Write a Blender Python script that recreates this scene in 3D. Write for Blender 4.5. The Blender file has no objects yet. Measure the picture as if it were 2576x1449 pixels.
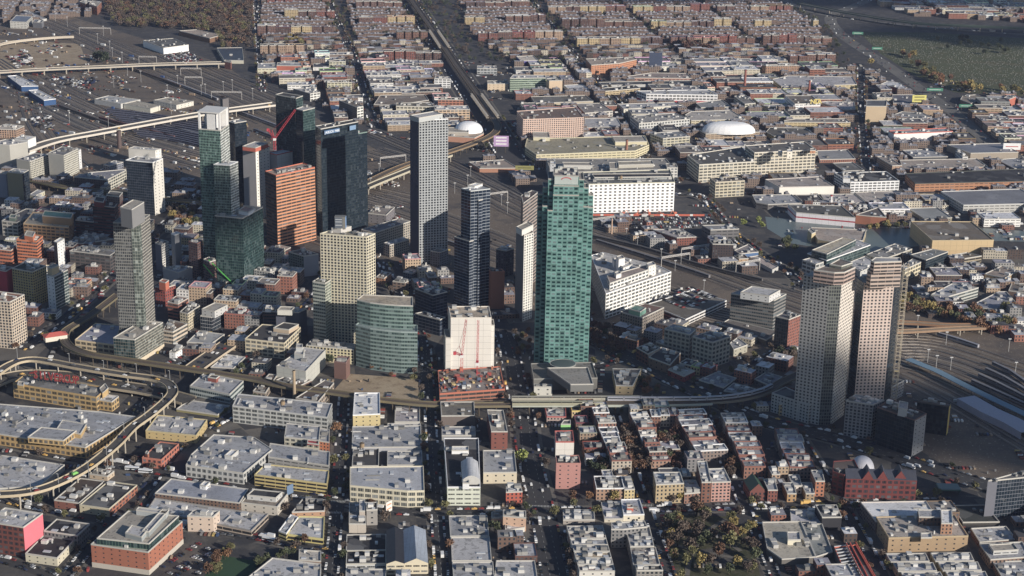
import bpy, math, random
from math import radians as R_, sin, cos, pi, sqrt, atan2
random.seed(7)
SC = bpy.context.scene
COL = SC.collection
# ---------------------------------------------------------------- camera
CF, CP, CR, CH = 4328.4,0.324294,0.017468,619.6      # focal (px of a 2576 px wide frame), pitch, roll, height
cam = bpy.data.cameras.new('camera'); camo = bpy.data.objects.new('camera', cam); COL.objects.link(camo)
cam.sensor_width = 36; cam.lens = 36 * CF / 2576; cam.clip_start = 5; cam.clip_end = 30000
from mathutils import Matrix, Vector
_fw = Vector((0, cos(CP),-sin(CP))); _r0 = Vector((1,0,0)); _u0 = Vector((0, sin(CP), cos(CP)))
_R = _r0 * cos(CR) + _u0 * sin(CR); _U = _u0 * cos(CR) - _r0 * sin(CR)
M = Matrix((_R, _U, -_fw)).transposed().to_4x4(); M.translation = (0,0, CH)
camo.matrix_world = M
SC.camera = camo
# ---------------------------------------------------------------- world, sun, exposure
SUN_EL, SUN_DIR = R_(20),(0.75,-0.6614)                  # towards the sun in the ground plane
SUN_AZ = atan2(SUN_DIR[0], SUN_DIR[1])
W = bpy.data.worlds.new('World'); SC.world = W; W.use_nodes = True
nt = W.node_tree; bg = nt.nodes['Background']
sky = nt.nodes.new('ShaderNodeTexSky'); sky.sky_type = 'NISHITA'; sky.sun_disc = False
sky.sun_elevation = SUN_EL; sky.sun_rotation = SUN_AZ; sky.air_density = 1.2; sky.dust_density = 0.6; sky.ozone_density = 4.0
nt.links.new(sky.outputs[0], bg.inputs[0]); bg.inputs[1].default_value = 0.068
sd = bpy.data.lights.new('sun', 'SUN'); sun = bpy.data.objects.new('sun', sd); COL.objects.link(sun)
sd.energy = 5.0; sd.angle = R_(0.5); sd.color = (1.0,0.92,0.81)
_s = Vector((SUN_DIR[0] * cos(SUN_EL), SUN_DIR[1] * cos(SUN_EL), sin(SUN_EL)))
sun.rotation_euler = (-_s).to_track_quat('-Z', 'Y').to_euler(); sun.location = (600,300,900)
SC.view_settings.view_transform = 'Standard'; SC.view_settings.look = 'None'
SC.view_settings.exposure = 0.16; SC.view_settings.gamma = 1
SC.cycles.max_bounces = 4; SC.cycles.diffuse_bounces = 2; SC.cycles.glossy_bounces = 2
SC.cycles.use_adaptive_sampling = True

# ---------------------------------------------------------------- surveying: photo point -> ground
def c(col, row, x, y): return (644 * col + x / 4,362.25 * row + y / 4)
def G(P, z=0.0):
    d = _fw * CF + _R * (P[0] - 1288) - _U * (P[1] - 724.5); t = (z - CH) / d.z
    return Vector((d.x * t, d.y * t))
def proj(x, y, z):
    v = Vector((x, y, z - CH)); d = v.dot(_fw)
    return (1288 + CF * v.dot(_R) / d, 724.5 - CF * v.dot(_U) / d)
def hsolve(P, hp):
    g = G((P[0], P[1] + hp)); h = 10.
    for _ in range(12):
        y = proj(g.x, g.y, h)[1]; y2 = proj(g.x, g.y, h + 1)[1]
        h += (P[1] - y) / (y2 - y)
    return h
# ---------------------------------------------------------------- mesh builder
class MB:
    def __init__(s): s.v = []; s.f = []; s.uv = []; s.m = []
    def quad(s, a, b, c_, d, uv=None, m=0):
        i = len(s.v); s.v += [tuple(a), tuple(b), tuple(c_), tuple(d)]; s.f.append((i, i + 1, i + 2, i + 3))
        s.uv += uv or [(0,0),(1,0),(1,1),(0,1)]; s.m.append(m)
    def poly(s, pts, m=0, uv=None):
        i = len(s.v); s.v += [tuple(p) for p in pts]; s.f.append(tuple(range(i, i + len(pts))))
        s.uv += uv or [(p[0] * .2, p[1] * .2) for p in pts]; s.m.append(m)
    def prism(s, poly, z0, z1, bay=4., flo=4., top=True, edges=None, m=0, voff=0):
        n = len(poly); nf = max(1, round((z1 - z0) / flo)) if flo else 1
        for i in range(n):
            if edges is not None and i not in edges: continue
            p, q = poly[i], poly[(i + 1) % n]; L = sqrt((p[0] - q[0]) ** 2 + (p[1] - q[1]) ** 2); nb = max(1, round(L / bay))
            s.quad((p[0], p[1], z0),(q[0], q[1], z0),(q[0], q[1], z1),(p[0], p[1], z1),[(0, voff),(nb, voff),(nb, nf + voff),(0, nf + voff)], m)
        if top: s.poly([(p[0], p[1], z1) for p in poly], m)
    def box(s, x0, x1, y0, y1, z0, z1, m=0):
        s.prism([(x0, y0),(x1, y0),(x1, y1),(x0, y1)], z0, z1, m=m)
        s.poly([(x0, y0, z0),(x0, y1, z0),(x1, y1, z0),(x1, y0, z0)], m)
    def bar(s, a, b, w, h=None, m=0):                     # a beam between two 3d points
        a = Vector(a); b = Vector(b); d = (b - a); L = d.length
        if L < 1e-6: return
        d /= L; up = Vector((0,0,1)) if abs(d.z) < .95 else Vector((1,0,0))
        x = d.cross(up).normalized() * w / 2; y = x.normalized().cross(d) * (h or w) / 2
        P = [a - x - y, a + x - y, a + x + y, a - x + y]; Q = [p + d * L for p in P]
        for i in range(4): j = (i + 1) % 4; s.quad(P[i], P[j], Q[j], Q[i], m=m)
        s.quad(P[3], P[2], P[1], P[0], m=m); s.quad(*Q, m=m)
    def cyl(s, x, y, z0, z1, r, r2=None, n=12, m=0, cap=True):
        r2 = r if r2 is None else r2
        for i in range(n):
            a, b = 2 * pi * i / n, 2 * pi * (i + 1) / n
            s.quad((x + r * cos(a), y + r * sin(a), z0),(x + r * cos(b), y + r * sin(b), z0),(x + r2 * cos(b), y + r2 * sin(b), z1),(x + r2 * cos(a), y + r2 * sin(a), z1), m=m)
        if cap and r2 > .01: s.poly([(x + r2 * cos(2 * pi * i / n), y + r2 * sin(2 * pi * i / n), z1) for i in range(n)], m)
    def dome(s, x, y, z, rx, ry, h, n=20, k=6, m=0, p=1.0):
        for j in range(k):
            a, b = pi / 2 * j / k, pi / 2 * (j + 1) / k
            for i in range(n):
                t, u = 2 * pi * i / n, 2 * pi * (i + 1) / n
                f = lambda e, w: (x + rx * cos(e) ** p * cos(w), y + ry * cos(e) ** p * sin(w), z + h * sin(e))
                s.quad(f(a, t), f(a, u), f(b, u), f(b, t), m=m)
    def build(s, name, mats, parent=None, loc=None, color=None, smooth=False):
        me = bpy.data.meshes.new(name); me.from_pydata(s.v, [], s.f)
        if s.uv:
            ul = me.uv_layers.new(name='UVMap'); ul.data.foreach_set('uv', [q for t in s.uv for q in t])
        mats = mats if isinstance(mats, (list, tuple)) else [mats]
        for mm in mats: me.materials.append(mm)
        if len(mats) > 1: me.polygons.foreach_set('material_index', s.m)
        if smooth: me.polygons.foreach_set('use_smooth', [True] * len(s.f))
        me.update()
        o = bpy.data.objects.new(name, me); COL.objects.link(o)
        if loc: o.location = loc
        if parent: o.parent = parent
        if color: o.color = (*color[:3], 1)
        return o
def tag(o, label=None, cat=None, group=None, kind=None):
    if label: o['label'] = label
    if cat: o['category'] = cat
    if group: o['group'] = group
    if kind: o['kind'] = kind
    return o
def empty(name, loc, label=None, cat=None, group=None, rz=0):
    o = bpy.data.objects.new(name, None); COL.objects.link(o); o.location = loc; o.rotation_euler.z = rz
    o.empty_display_size = 1
    return tag(o, label, cat, group)
def offs(poly, d):                                        # inset a CCW polygon by d
    n = len(poly); out = []
    for i in range(n):
        p0, p1, p2 = poly[i - 1], poly[i], poly[(i + 1) % n]
        a = Vector((p1[0] - p0[0], p1[1] - p0[1])).normalized(); b = Vector((p2[0] - p1[0], p2[1] - p1[1])).normalized()
        na = Vector((-a.y, a.x)); nb = Vector((-b.y, b.x)); m = na + nb; k = m.dot(na)
        m = m / k if k > .25 else na
        out.append((p1[0] + m.x * d, p1[1] + m.y * d))
    return out
def area(p): return sum(p[i - 1][0] * p[i][1] - p[i][0] * p[i - 1][1] for i in range(len(p))) / 2
def inside(pt, poly):
    r = False; x, y = pt; j = len(poly) - 1
    for i in range(len(poly)):
        xi, yi = poly[i]; xj, yj = poly[j]
        if (yi > y) != (yj > y) and x < (xj - xi) * (y - yi) / (yj - yi) + xi: r = not r
        j = i
    return r
def S(r, g, b, k=1.0):                                    # 0..255 paint chip -> linear
    f = lambda v: ((v / 255 + .055) / 1.055) ** 2.4 if v > 10 else v / 255 / 12.92
    R, Gn, Bl = f(r) * k, f(g) * k, f(b) * k; l = .3 * R + .59 * Gn + .11 * Bl; q = .30
    return (R + (l - R) * q, Gn + (l - Gn) * q, Bl + (l - Bl) * q)
# ---------------------------------------------------------------- materials
def newmat(name):
    m = bpy.data.materials.new(name); m.use_nodes = True; nt = m.node_tree; return m, nt, nt.nodes['Principled BSDF']
class N:                                                   # tiny node helper
    def __init__(s, nt): s.t = nt
    def n(s, typ, **k):
        o = s.t.nodes.new(typ)
        for a, b in k.items(): setattr(o, a, b)
        return o
    def set(s, sock, v):
        if isinstance(v, bpy.types.NodeSocket): s.t.links.new(v, sock)
        elif v is not None: sock.default_value = v
    def math(s, op, a, b=None, c_=None, clamp=False):
        o = s.n('ShaderNodeMath', operation=op, use_clamp=clamp); s.set(o.inputs[0], a); s.set(o.inputs[1], b)
        if c_ is not None: s.set(o.inputs[2], c_)
        return o.outputs[0]
    def mix(s, f, a, b, mode='MIX'):
        o = s.n('ShaderNodeMix', data_type='RGBA', blend_type=mode); s.set(o.inputs[0], f)
        s.set(o.inputs[6], (*a, 1) if isinstance(a, tuple) and len(a) == 3 else a); s.set(o.inputs[7], (*b, 1) if isinstance(b, tuple) and len(b) == 3 else b)
        return o.outputs[2]
    def noise(s, vec, scale, detail=3., rough=.55):
        o = s.n('ShaderNodeTexNoise'); s.set(o.inputs['Vector'], vec); o.inputs['Scale'].default_value = scale
        o.inputs['Detail'].default_value = detail; o.inputs['Roughness'].default_value = rough; return o.outputs[0]
    def ramp(s, f, lo, hi):                                # smooth 0..1 between lo and hi
        o = s.n('ShaderNodeMapRange'); s.set(o.inputs[0], f); o.inputs[1].default_value = lo; o.inputs[2].default_value = hi; return o.outputs[0]
    def geo(s): return s.n('ShaderNodeNewGeometry').outputs['Position']
    def objcol(s): return s.n('ShaderNodeObjectInfo').outputs['Color']
    def grey(s, v):
        o = s.n('ShaderNodeCombineColor'); [s.set(o.inputs[i], v) for i in range(3)]; return o.outputs[0]
def facade(name, wx, wy, glass=(.035, .045, .055), gvar=.5, rough=.25, mull=0, base=None, wvar=.16, cy=.5, inv=False, spandrel=None, metal=0.):
    """window pattern in units of bays and floors; wall colour comes from the object's own colour"""
    m, nt, bs = newmat(name); k = N(nt)
    uv = k.n('ShaderNodeUVMap').outputs[0]; sp = k.n('ShaderNodeSeparateXYZ'); nt.links.new(uv, sp.inputs[0]); u, v = sp.outputs[0], sp.outputs[1]
    fu, fv = k.math('FRACT', u), k.math('FRACT', v)
    mx = k.math('LESS_THAN', k.math('ABSOLUTE', k.math('SUBTRACT', fu, .5)), wx / 2)
    my = k.math('LESS_THAN', k.math('ABSOLUTE', k.math('SUBTRACT', fv, cy)), wy / 2)
    mask = k.math('MULTIPLY', mx, my)
    if mull:
        mm = k.math('GREATER_THAN', k.math('ABSOLUTE', k.math('SUBTRACT', k.math('FRACT', k.math('MULTIPLY', u, mull)), .5)), .43)
        mask = k.math('MULTIPLY', mask, k.math('SUBTRACT', 1., mm))
    rnd = k.n('ShaderNodeObjectInfo').outputs['Random']
    cv = k.n('ShaderNodeCombineXYZ'); k.set(cv.inputs[0], k.math('FLOOR', u)); k.set(cv.inputs[1], k.math('FLOOR', v)); k.set(cv.inputs[2], k.math('MULTIPLY', rnd, 99.))
    wn = k.n('ShaderNodeTexWhiteNoise'); nt.links.new(cv.outputs[0], wn.inputs['Vector']); w = wn.outputs['Value']
    bright = k.ramp(w, .72,1.0)
    g = k.mix(k.math('MULTIPLY', bright, gvar), glass, tuple(min(.6, x * 2.2 + .16) for x in glass))
    g = k.mix(k.math('MULTIPLY', k.math('LESS_THAN', w, .3), .45 if gvar > .3 else .2), g, tuple(x * .35 for x in glass))
    pos = k.geo()
    n1 = k.noise(pos, .07,4); n2 = k.noise(pos, .6,2)
    var = k.math('ADD', 1 - wvar * 1.1, k.math('MULTIPLY', k.math('ADD', n1, k.math('MULTIPLY', n2, .5)), wvar * 1.4))
    wall = k.mix(1., k.objcol(), k.grey(var), 'MULTIPLY')
    if rough < .2:                                           # random tone per glass panel imitates uneven reflections in its colour
        wall = k.mix(1., wall, k.grey(k.math('ADD', .62 if gvar >= .9 else .84, k.math('MULTIPLY', w, .62 if gvar >= .9 else .3))), 'MULTIPLY')
    if spandrel:                                            # second wall tone between the piers
        wall = k.mix(k.math('MULTIPLY', mx, .95), wall, spandrel)
    if base:
        wall = k.mix(k.math('LESS_THAN', v, 1.0), wall, base)
    col = k.mix(mask, wall, g)
    nt.links.new(col, bs.inputs['Base Color'])
    k.set(bs.inputs['Roughness'], k.math('SUBTRACT', .85, k.math('MULTIPLY', mask, .85 - rough)))
    bs.inputs['Specular IOR Level'].default_value = .5
    bp = k.n('ShaderNodeBump'); bp.inputs['Distance'].default_value = .35; bp.inputs['Strength'].default_value = .8
    nt.links.new(k.math('SUBTRACT', 1., mask), bp.inputs['Height']); nt.links.new(bp.outputs[0], bs.inputs['Normal'])
    return m
ST = {  # style: (material, bay, floor)
 'brick': (facade('wall_punched', .42, .5),3.2,3.2),
 'apt':   (facade('wall_apartment', .56, .52, gvar=.8),3.4,3.0),
 'old':   (facade('wall_old_factory', .66, .56, mull=3, gvar=.6),5.0,4.2),
 'ind':   (facade('wall_factory_glazing', .8, .6,(.05, .06, .065), mull=4, gvar=.9),6.2,4.2),
 'band':  (facade('wall_ribbon', .94, .48,(.03, .05, .06), gvar=.7, mull=3),6., 3.8),
 'office': (facade('wall_office', .9, .55,(.03, .055, .055), gvar=.8, mull=2),3.2,3.9),
 'grid':  (facade('wall_deep_grid', .6, .62,(.03, .035, .045), gvar=.5),3.5,3.1),
 'glass': (facade('wall_curtain', .9, .84,(.028, .052, .056), gvar=.35, rough=.12, wvar=.1),2.4,3.3),
 'dglass': (facade('wall_dark_curtain', .93, .88,(.018, .028, .040), gvar=.14, rough=.1),2.6,3.5),
 'bglass': (facade('wall_blue_curtain', .95, .8,(.02, .03, .05), gvar=.3, rough=.1),4.5,3.4),
 'mosaic': (facade('wall_mosaic_curtain', .66, .66,(.022, .042, .044), gvar=.9, rough=.12, wvar=.1),1.9,3.1),
 'green': (facade('wall_green_glass', .66, .46,(.018, .052, .055), gvar=1., rough=.12, wvar=.08, cy=.42),4.7,4.1),  # random panes paled in colour to imitate glints
 'blank': (facade('wall_plain', 0,0, wvar=.14),5., 5.),
 'light': (facade('wall_light_grid', .5, .52,(.045, .05, .055), gvar=.5),3.5,3.1),
 'fine': (facade('wall_fine_grid', .74, .7,(.045, .05, .055), gvar=.5, rough=.2),2.0,3.2),
 'mirror': (facade('wall_mirror_panels', .9, .86,(.10, .12, .11), gvar=1., rough=.1, wvar=.1),2.6,3.2),  # bright random cells stand in for mirror reflections
 'panel': (facade('wall_panels', .97, .97,(.6, .6, .6), gvar=0., rough=.7),9., 9.),
 'few':   (facade('wall_few_windows', .2, .26, gvar=.4),7., 4.),
 'floors': (facade('wall_open_floors', .95, .5,(.05, .045, .045), gvar=.5, rough=.8),7., 3.9),
 'wide': (facade('wall_wide_spaced', .5, .46,(.12, .12, .12), gvar=.3),6.4,4.3),
 'garage': (facade('wall_parking_slots', .95, .5,(.02, .02, .022), gvar=.1, rough=.9),9., 3.2),
 'strip': (facade('wall_strip_windows', .8, .3,(.04, .045, .05), gvar=.7, mull=5),7., 3.6),
}
# panels: joints only, so the panel itself takes the wall colour
def panelmat():
    m, nt, bs = newmat('wall_panel_joints'); k = N(nt)
    uv = k.n('ShaderNodeUVMap').outputs[0]; sp = k.n('ShaderNodeSeparateXYZ'); nt.links.new(uv, sp.inputs[0])
    e = lambda s_, w: k.math('GREATER_THAN', k.math('ABSOLUTE', k.math('SUBTRACT', k.math('FRACT', s_), .5)), w)
    ln = k.math('MAXIMUM', e(sp.outputs[0], .488), e(sp.outputs[1], .485))
    n1 = k.noise(k.geo(), .05,4)
    col = k.mix(1., k.objcol(), k.grey(k.math('ADD', .86, k.math('MULTIPLY', n1, .25))), 'MULTIPLY')
    col = k.mix(k.math('MULTIPLY', ln, .55), col, (.05, .05, .05)); nt.links.new(col, bs.inputs['Base Color']); bs.inputs['Roughness'].default_value = .7
    return m
ST['panel'] = (panelmat(),8., 6.)
def roofmat(name, seams=0, stain=.5, rough=.85, patch=.5, metal=0.):
    m, nt, bs = newmat(name); k = N(nt); pos = k.geo(); rnd = k.n('ShaderNodeObjectInfo').outputs['Random']
    off = k.n('ShaderNodeVectorMath', operation='ADD'); nt.links.new(pos, off.inputs[0]); cv = k.n('ShaderNodeCombineXYZ'); k.set(cv.inputs[2], k.math('MULTIPLY', rnd, 500.)); nt.links.new(cv.outputs[0], off.inputs[1])
    p = off.outputs[0]
    n1 = k.noise(p, .035,5, .6); n2 = k.noise(p, .25,4, .6); n3 = k.noise(p, 1.3,2)
    f = k.math('ADD', k.math('MULTIPLY', n1, .7), k.math('ADD', k.math('MULTIPLY', n2, .5), k.math('MULTIPLY', n3, .2)))
    col = k.mix(1., k.objcol(), k.grey(k.math('ADD', .14, k.math('MULTIPLY', f, 1.12))), 'MULTIPLY')
    st = k.math('MULTIPLY', k.ramp(n2, .54, .60), stain); col = k.mix(st, col, (.06, .055, .05))
    vo = k.n('ShaderNodeTexVoronoi', distance='CHEBYCHEV'); nt.links.new(p, vo.inputs['Vector']); vo.inputs['Scale'].default_value = .07
    sx = k.n('ShaderNodeSeparateColor'); nt.links.new(vo.outputs['Color'], sx.inputs[0])
    col = k.mix(k.math('MULTIPLY', k.math('GREATER_THAN', sx.outputs[0], .72), patch * .5), col, k.mix(sx.outputs[1], (.08, .08, .085),(.5, .5, .5)))
    if seams:
        uvs = k.n('ShaderNodeSeparateXYZ'); nt.links.new(pos, uvs.inputs[0])
        e = k.math('GREATER_THAN', k.math('ABSOLUTE', k.math('SUBTRACT', k.math('FRACT', k.math('MULTIPLY', uvs.outputs[0], 1 / seams)), .5)), .46)
        col = k.mix(k.math('MULTIPLY', e, .35), col, (.05, .05, .06))
    nt.links.new(col, bs.inputs['Base Color']); bs.inputs['Roughness'].default_value = rough; bs.inputs['Metallic'].default_value = metal
    return m
RF = {'flat': roofmat('roof_membrane'), 'clean': roofmat('roof_clean', stain=.3, patch=.25), 'metal': roofmat('roof_seamed_metal', seams=3., stain=.2, rough=.45, patch=0.)}
def plain(name, col, rough=.7, metal=0., var=.2, sc=.4, tint=False, em=0.):
    m, nt, bs = newmat(name); k = N(nt)
    n = k.grey(k.math('ADD', 1 - var, k.math('MULTIPLY', k.noise(k.geo(), sc, 3), var * 2)))
    base = k.objcol() if tint else k.n('ShaderNodeRGB').outputs[0]
    if not tint: base.default_value = (*col, 1)
    nt.links.new(k.mix(1., base, n, 'MULTIPLY'), bs.inputs['Base Color']); bs.inputs['Roughness'].default_value = rough; bs.inputs['Metallic'].default_value = metal
    return m
MT = {'tint': plain('painted', (1,1,1), .6, tint=True, var=.12), 'unit': plain('unit_metal', (1,1,1), .5, tint=True, var=.15), 'glassy': plain('window_glass', (.02, .03, .04), .12, var=.1),
      'steel': plain('weathered_steel', (.10, .08, .06), .6), 'conc': plain('concrete', (.42, .38, .32), .85, var=.25, sc=.2), 'rail': plain('rail_deck', (.10, .085, .07), .8),
      'bark': plain('bark', (.06, .045, .035), .9), 'wood': plain('tank_wood', (.30, .22, .14), .8), 'yellow': plain('edge_paint', (.6, .45, .1), .6)}
# ================================================================ the building kit
FOOT = []                                                  # (polygon, centre, radius) of everything that stands on the ground
AUTO = []                                                  # things labelled at the end: (object, description, x, y)
LANDM = []                                                 # (phrase, x, y, px, py)
_cube = None
def unitcube():
    global _cube
    if _cube is None:
        b = MB(); b.box(-.5, .5,-.5, .5,0,1); o = b.build('unit', MT['unit']); _cube = o.data; bpy.data.objects.remove(o)
    return _cube
def addbox(name, parent, x, y, z, sx, sy, sz, rz, color):
    o = bpy.data.objects.new(name, unitcube()); COL.objects.link(o); o.parent = parent
    o.location = (x, y, z); o.scale = (sx, sy, sz); o.rotation_euler.z = rz; o.color = (*color, 1); return o
def watertank(parent, x, y, z, s=1.):
    b = MB()
    for a in range(4): b.bar((x + 1.6 * s * cos(a * pi / 2 + .8), y + 1.6 * s * sin(a * pi / 2 + .8), z),(x + 1.4 * s * cos(a * pi / 2 + .8), y + 1.4 * s * sin(a * pi / 2 + .8), z + 3 * s), .3)
    o = b.build('water_tank', MT['steel'], parent)
    t = MB(); t.cyl(x, y, z + 3 * s, z + 6.5 * s, 2.1 * s, cap=False); t.build('tank_barrel', MT['wood'], o)
    t = MB(); t.cyl(x, y, z + 6.5 * s, z + 8 * s, 2.3 * s, .05); t.build('tank_roof', MT['steel'], o)
def hvac(parent, poly, z, n, rnd, rz, col=None, big=False, tank=False):
    inner = offs(poly, 3.0)
    if area(inner) < 8: return
    n = int(n * 1.9 + .5); xs = [p[0] for p in inner]; ys = [p[1] for p in inner]; k = 0; t = 0; used = []
    while k < n and t < n * 12:
        t += 1; x = rnd.uniform(min(xs), max(xs)); y = rnd.uniform(min(ys), max(ys))
        if not inside((x, y), inner) or any((x - a) ** 2 + (y - b) ** 2 < 15 for a, b in used): continue
        used.append((x, y)); k += 1; q = rnd.random()
        g = rnd.uniform(.18, .7); cc = col or (g, g * .98, g * .94)
        if q < .3: addbox('stair_bulkhead', parent, x, y, z, rnd.uniform(3,5), rnd.uniform(3.5,6), rnd.uniform(2.4,3.2), rz, cc)
        elif q < .75: addbox('rooftop_unit', parent, x, y, z, rnd.uniform(1.6,3.4), rnd.uniform(2,5), rnd.uniform(1.2,2.2), rz, cc)
        elif q < .9: addbox('skylight', parent, x, y, z, rnd.uniform(2,4), rnd.uniform(2,7), .5, rz, (.5, .52, .55))
        elif q < .95: addbox('roof_duct', parent, x, y, z + .2, .9, rnd.uniform(6,14), .8, rz + rnd.choice((0, pi / 2)), cc) if area(poly) > 700 else None
        else: addbox('vent_stack', parent, x, y, z, .9, .9, rnd.uniform(1.5,3), rz, cc)
    if tank: watertank(parent, *(used[0] if used else (sum(xs) / len(xs), sum(ys) / len(ys))), z + .2)
PAR = (.52, .50, .46)
def walls(parent, name, poly, z0, z1, style, col, edges=None, voff=0):
    mt, bay, flo = ST[style]; b = MB(); b.prism(poly, z0, z1, bay, flo, top=False, edges=edges, voff=voff)
    return b.build(name, mt, parent, color=col)
def roofpart(parent, poly, z, kind, col, name='roof'):
    b = MB(); b.poly([(p[0], p[1], z) for p in poly]); return b.build(name, RF[kind], parent, color=col)
def parapet(parent, poly, z, col, h=.9, t=.55, name='parapet'):
    o, i = offs(poly, -.06), offs(poly, t); b = MB(); n = len(poly)
    for k in range(n):
        j = (k + 1) % n
        b.quad((*o[k], z - .25),(*o[j], z - .25),(*o[j], z + h),(*o[k], z + h)); b.quad((*o[k], z + h),(*o[j], z + h),(*i[j], z + h),(*i[k], z + h)); b.quad((*i[j], z),(*i[k], z),(*i[k], z + h),(*i[j], z + h))
    return b.build(name, MT['tint'], parent, color=col)
def tier(root, poly, z0, z1, style, col, rcol, rk='flat', sides=None, par=PAR, name='tier', nu=0, rnd=random):
    sides = sides or {}
    rest = [i for i in range(len(poly)) if i not in sides]
    w = walls(root, name, poly, z0, z1, style, col, rest)
    for e, (st, cc) in sides.items(): walls(root, 'side_wall', poly, z0, z1, st, cc, [e])
    roofpart(root, poly, z1, rk, rcol);
    if par: parapet(root, poly, z1, par)
    return w
def building(name, label, cat, cc, rr, pts, hp, style, col, rcol, n=3, tiers=(), sides=None, rk='flat', par=PAR, h=None, group=None, tank=False, lm=None, foot=True, base=None, off=(0,0)):
    P = [c(cc, rr, x + off[0], y + off[1]) for x, y in pts]
    ref = P[1]; H = h if h is not None else hsolve(ref, hp / 4)
    Wp = [G(p, H) for p in P]
    if len(Wp) == 3: Wp.append(Wp[0] + Wp[2] - Wp[1])
    if area([(p.x, p.y) for p in Wp]) < 0: Wp.reverse()
    cx = sum(p.x for p in Wp) / len(Wp); cy = sum(p.y for p in Wp) / len(Wp)
    root = empty(name, (cx, cy, 0), label, cat, group)
    loc = [(p.x - cx, p.y - cy) for p in Wp]; rnd = random.Random(int(cx * 7 + cy))
    e = Wp[2] - Wp[1]; rz = atan2(e.y, e.x)
    tier(root, loc, 0, H, style, col, rcol, rk, sides, par, name='wall')
    if base: walls(root, 'ground_floor', offs(loc, -.12),0,4.2, base[0], base[1])
    hvac(root, loc, H, n, rnd, rz, tank=tank)
    z = H
    for t in tiers:                                          # (pts, dz, style, colour, roofcolour[, name][, from z])
        z0 = t[6] if len(t) > 6 else H
        z1 = z0 + t[1]; q = [G(c(cc, rr, x + off[0], y + off[1]), z1) - Vector((cx, cy)) for x, y in t[0]]
        if len(q) == 3: q.append(q[0] + q[2] - q[1])
        q = [(v.x, v.y) for v in q]
        if area(q) < 0: q.reverse()
        tier(root, q, z0, z1, t[2], t[3], t[4], name=(t[5] if len(t) > 5 and t[5] else 'penthouse'))
    r = max(sqrt(p[0] ** 2 + p[1] ** 2) for p in loc)
    if foot: FOOT.append(([(p.x, p.y) for p in Wp], cx, cy, r))
    if lm: LANDM.append((lm, cx, cy))
    root['h'] = H
    return root, H, loc
def free(x, y, r=0):
    for poly, cx, cy, rad in FOOT:
        d = (x - cx) ** 2 + (y - cy) ** 2
        if d < (rad + r) ** 2:
            if inside((x, y), poly): return False
            if r:
                for k in range(8):
                    if inside((x + r * cos(k * pi / 4), y + r * sin(k * pi / 4)), poly): return False
    return True
def ribbon_pts(pts, w):
    L, Rr = [], []
    for i, p in enumerate(pts):
        a = pts[max(0, i - 1)]; b = pts[min(len(pts) - 1, i + 1)]; d = Vector((b[0] - a[0], b[1] - a[1])).normalized(); nn = Vector((-d.y, d.x)) * w / 2
        L.append((p[0] + nn.x, p[1] + nn.y)); Rr.append((p[0] - nn.x, p[1] - nn.y))
    return L, Rr
def smooth(pts, n=6):
    out = []
    for i in range(len(pts) - 1):
        p0, p1, p2, p3 = pts[max(0, i - 1)], pts[i], pts[i + 1], pts[min(len(pts) - 1, i + 2)]
        for k in range(n):
            t = k / n
            out.append(tuple(.5 * ((2 * p1[j]) + (-p0[j] + p2[j]) * t + (2 * p0[j] - 5 * p1[j] + 4 * p2[j] - p3[j]) * t * t + (-p0[j] + 3 * p1[j] - 3 * p2[j] + p3[j]) * t ** 3) for j in (0,1)))
    out.append(tuple(pts[-1])); return out
def ribbon(b, pts, w, z, m=0, uvl=10.):
    L, Rr = ribbon_pts(pts, w); d = 0
    for i in range(len(pts) - 1):
        s = sqrt((pts[i][0] - pts[i + 1][0]) ** 2 + (pts[i][1] - pts[i + 1][1]) ** 2)
        b.quad((*Rr[i], z),(*Rr[i + 1], z),(*L[i + 1], z),(*L[i], z),[(0, d / uvl),(0,(d + s) / uvl),(1,(d + s) / uvl),(1, d / uvl)], m); d += s
def resample(pts, step):
    out = []; d = 0; nx = 0
    for i in range(len(pts) - 1):
        a, b = Vector(pts[i]), Vector(pts[i + 1]); L = (b - a).length
        while nx <= d + L and L > 0:
            t = (nx - d) / L; p = a.lerp(b, t); out.append((p.x, p.y, atan2(b.y - a.y, b.x - a.x))); nx += step
        d += L
    return out
# ================================================================ ground and roads
def groundmat(name, a, b, scale=.01, det=6, c3=None, rough=.9, spots=None):
    m, nt, bs = newmat(name); k = N(nt); p = k.geo()
    col = k.mix(k.ramp(k.noise(p, scale, det, .62), .35, .65), a, b)
    if c3: col = k.mix(k.ramp(k.noise(p, scale * 6,4, .6), .5, .68), col, c3)
    col = k.mix(k.math('MULTIPLY', k.ramp(k.noise(p, .5,2), .4, .7), .3), col, tuple(x * .5 for x in a))
    if spots: col = k.mix(k.ramp(k.noise(p, .35,2), .64, .68), col, spots)
    nt.links.new(col, bs.inputs['Base Color']); bs.inputs['Roughness'].default_value = rough; return m
M_ASPH = groundmat('asphalt', (.042, .042, .047),(.060, .058, .060), .03)
M_LOT = groundmat('lot_asphalt', (.06, .058, .058),(.10, .092, .086), .03, c3=(.13, .12, .105))
M_PAVE = groundmat('pavement', (.038, .038, .044),(.068, .065, .066), .012, c3=(.11, .10, .09))
M_YARD = groundmat('ballast', (.115, .092, .075),(.20, .16, .125), .005, c3=(.08, .07, .066), spots=(.30, .27, .23))
M_DIRT = groundmat('dirt', (.33, .25, .17),(.42, .34, .24), .02, c3=(.25, .19, .13))
M_GRASS = groundmat('grass', (.035, .045, .022),(.075, .07, .035), .03, c3=(.11, .095, .07))
M_CEM = groundmat('cemetery_grass', (.055, .068, .030),(.085, .095, .042), .004, c3=(.11, .10, .05))
M_HWY = groundmat('highway_concrete', (.12, .115, .11),(.18, .17, .155), .02)
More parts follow.
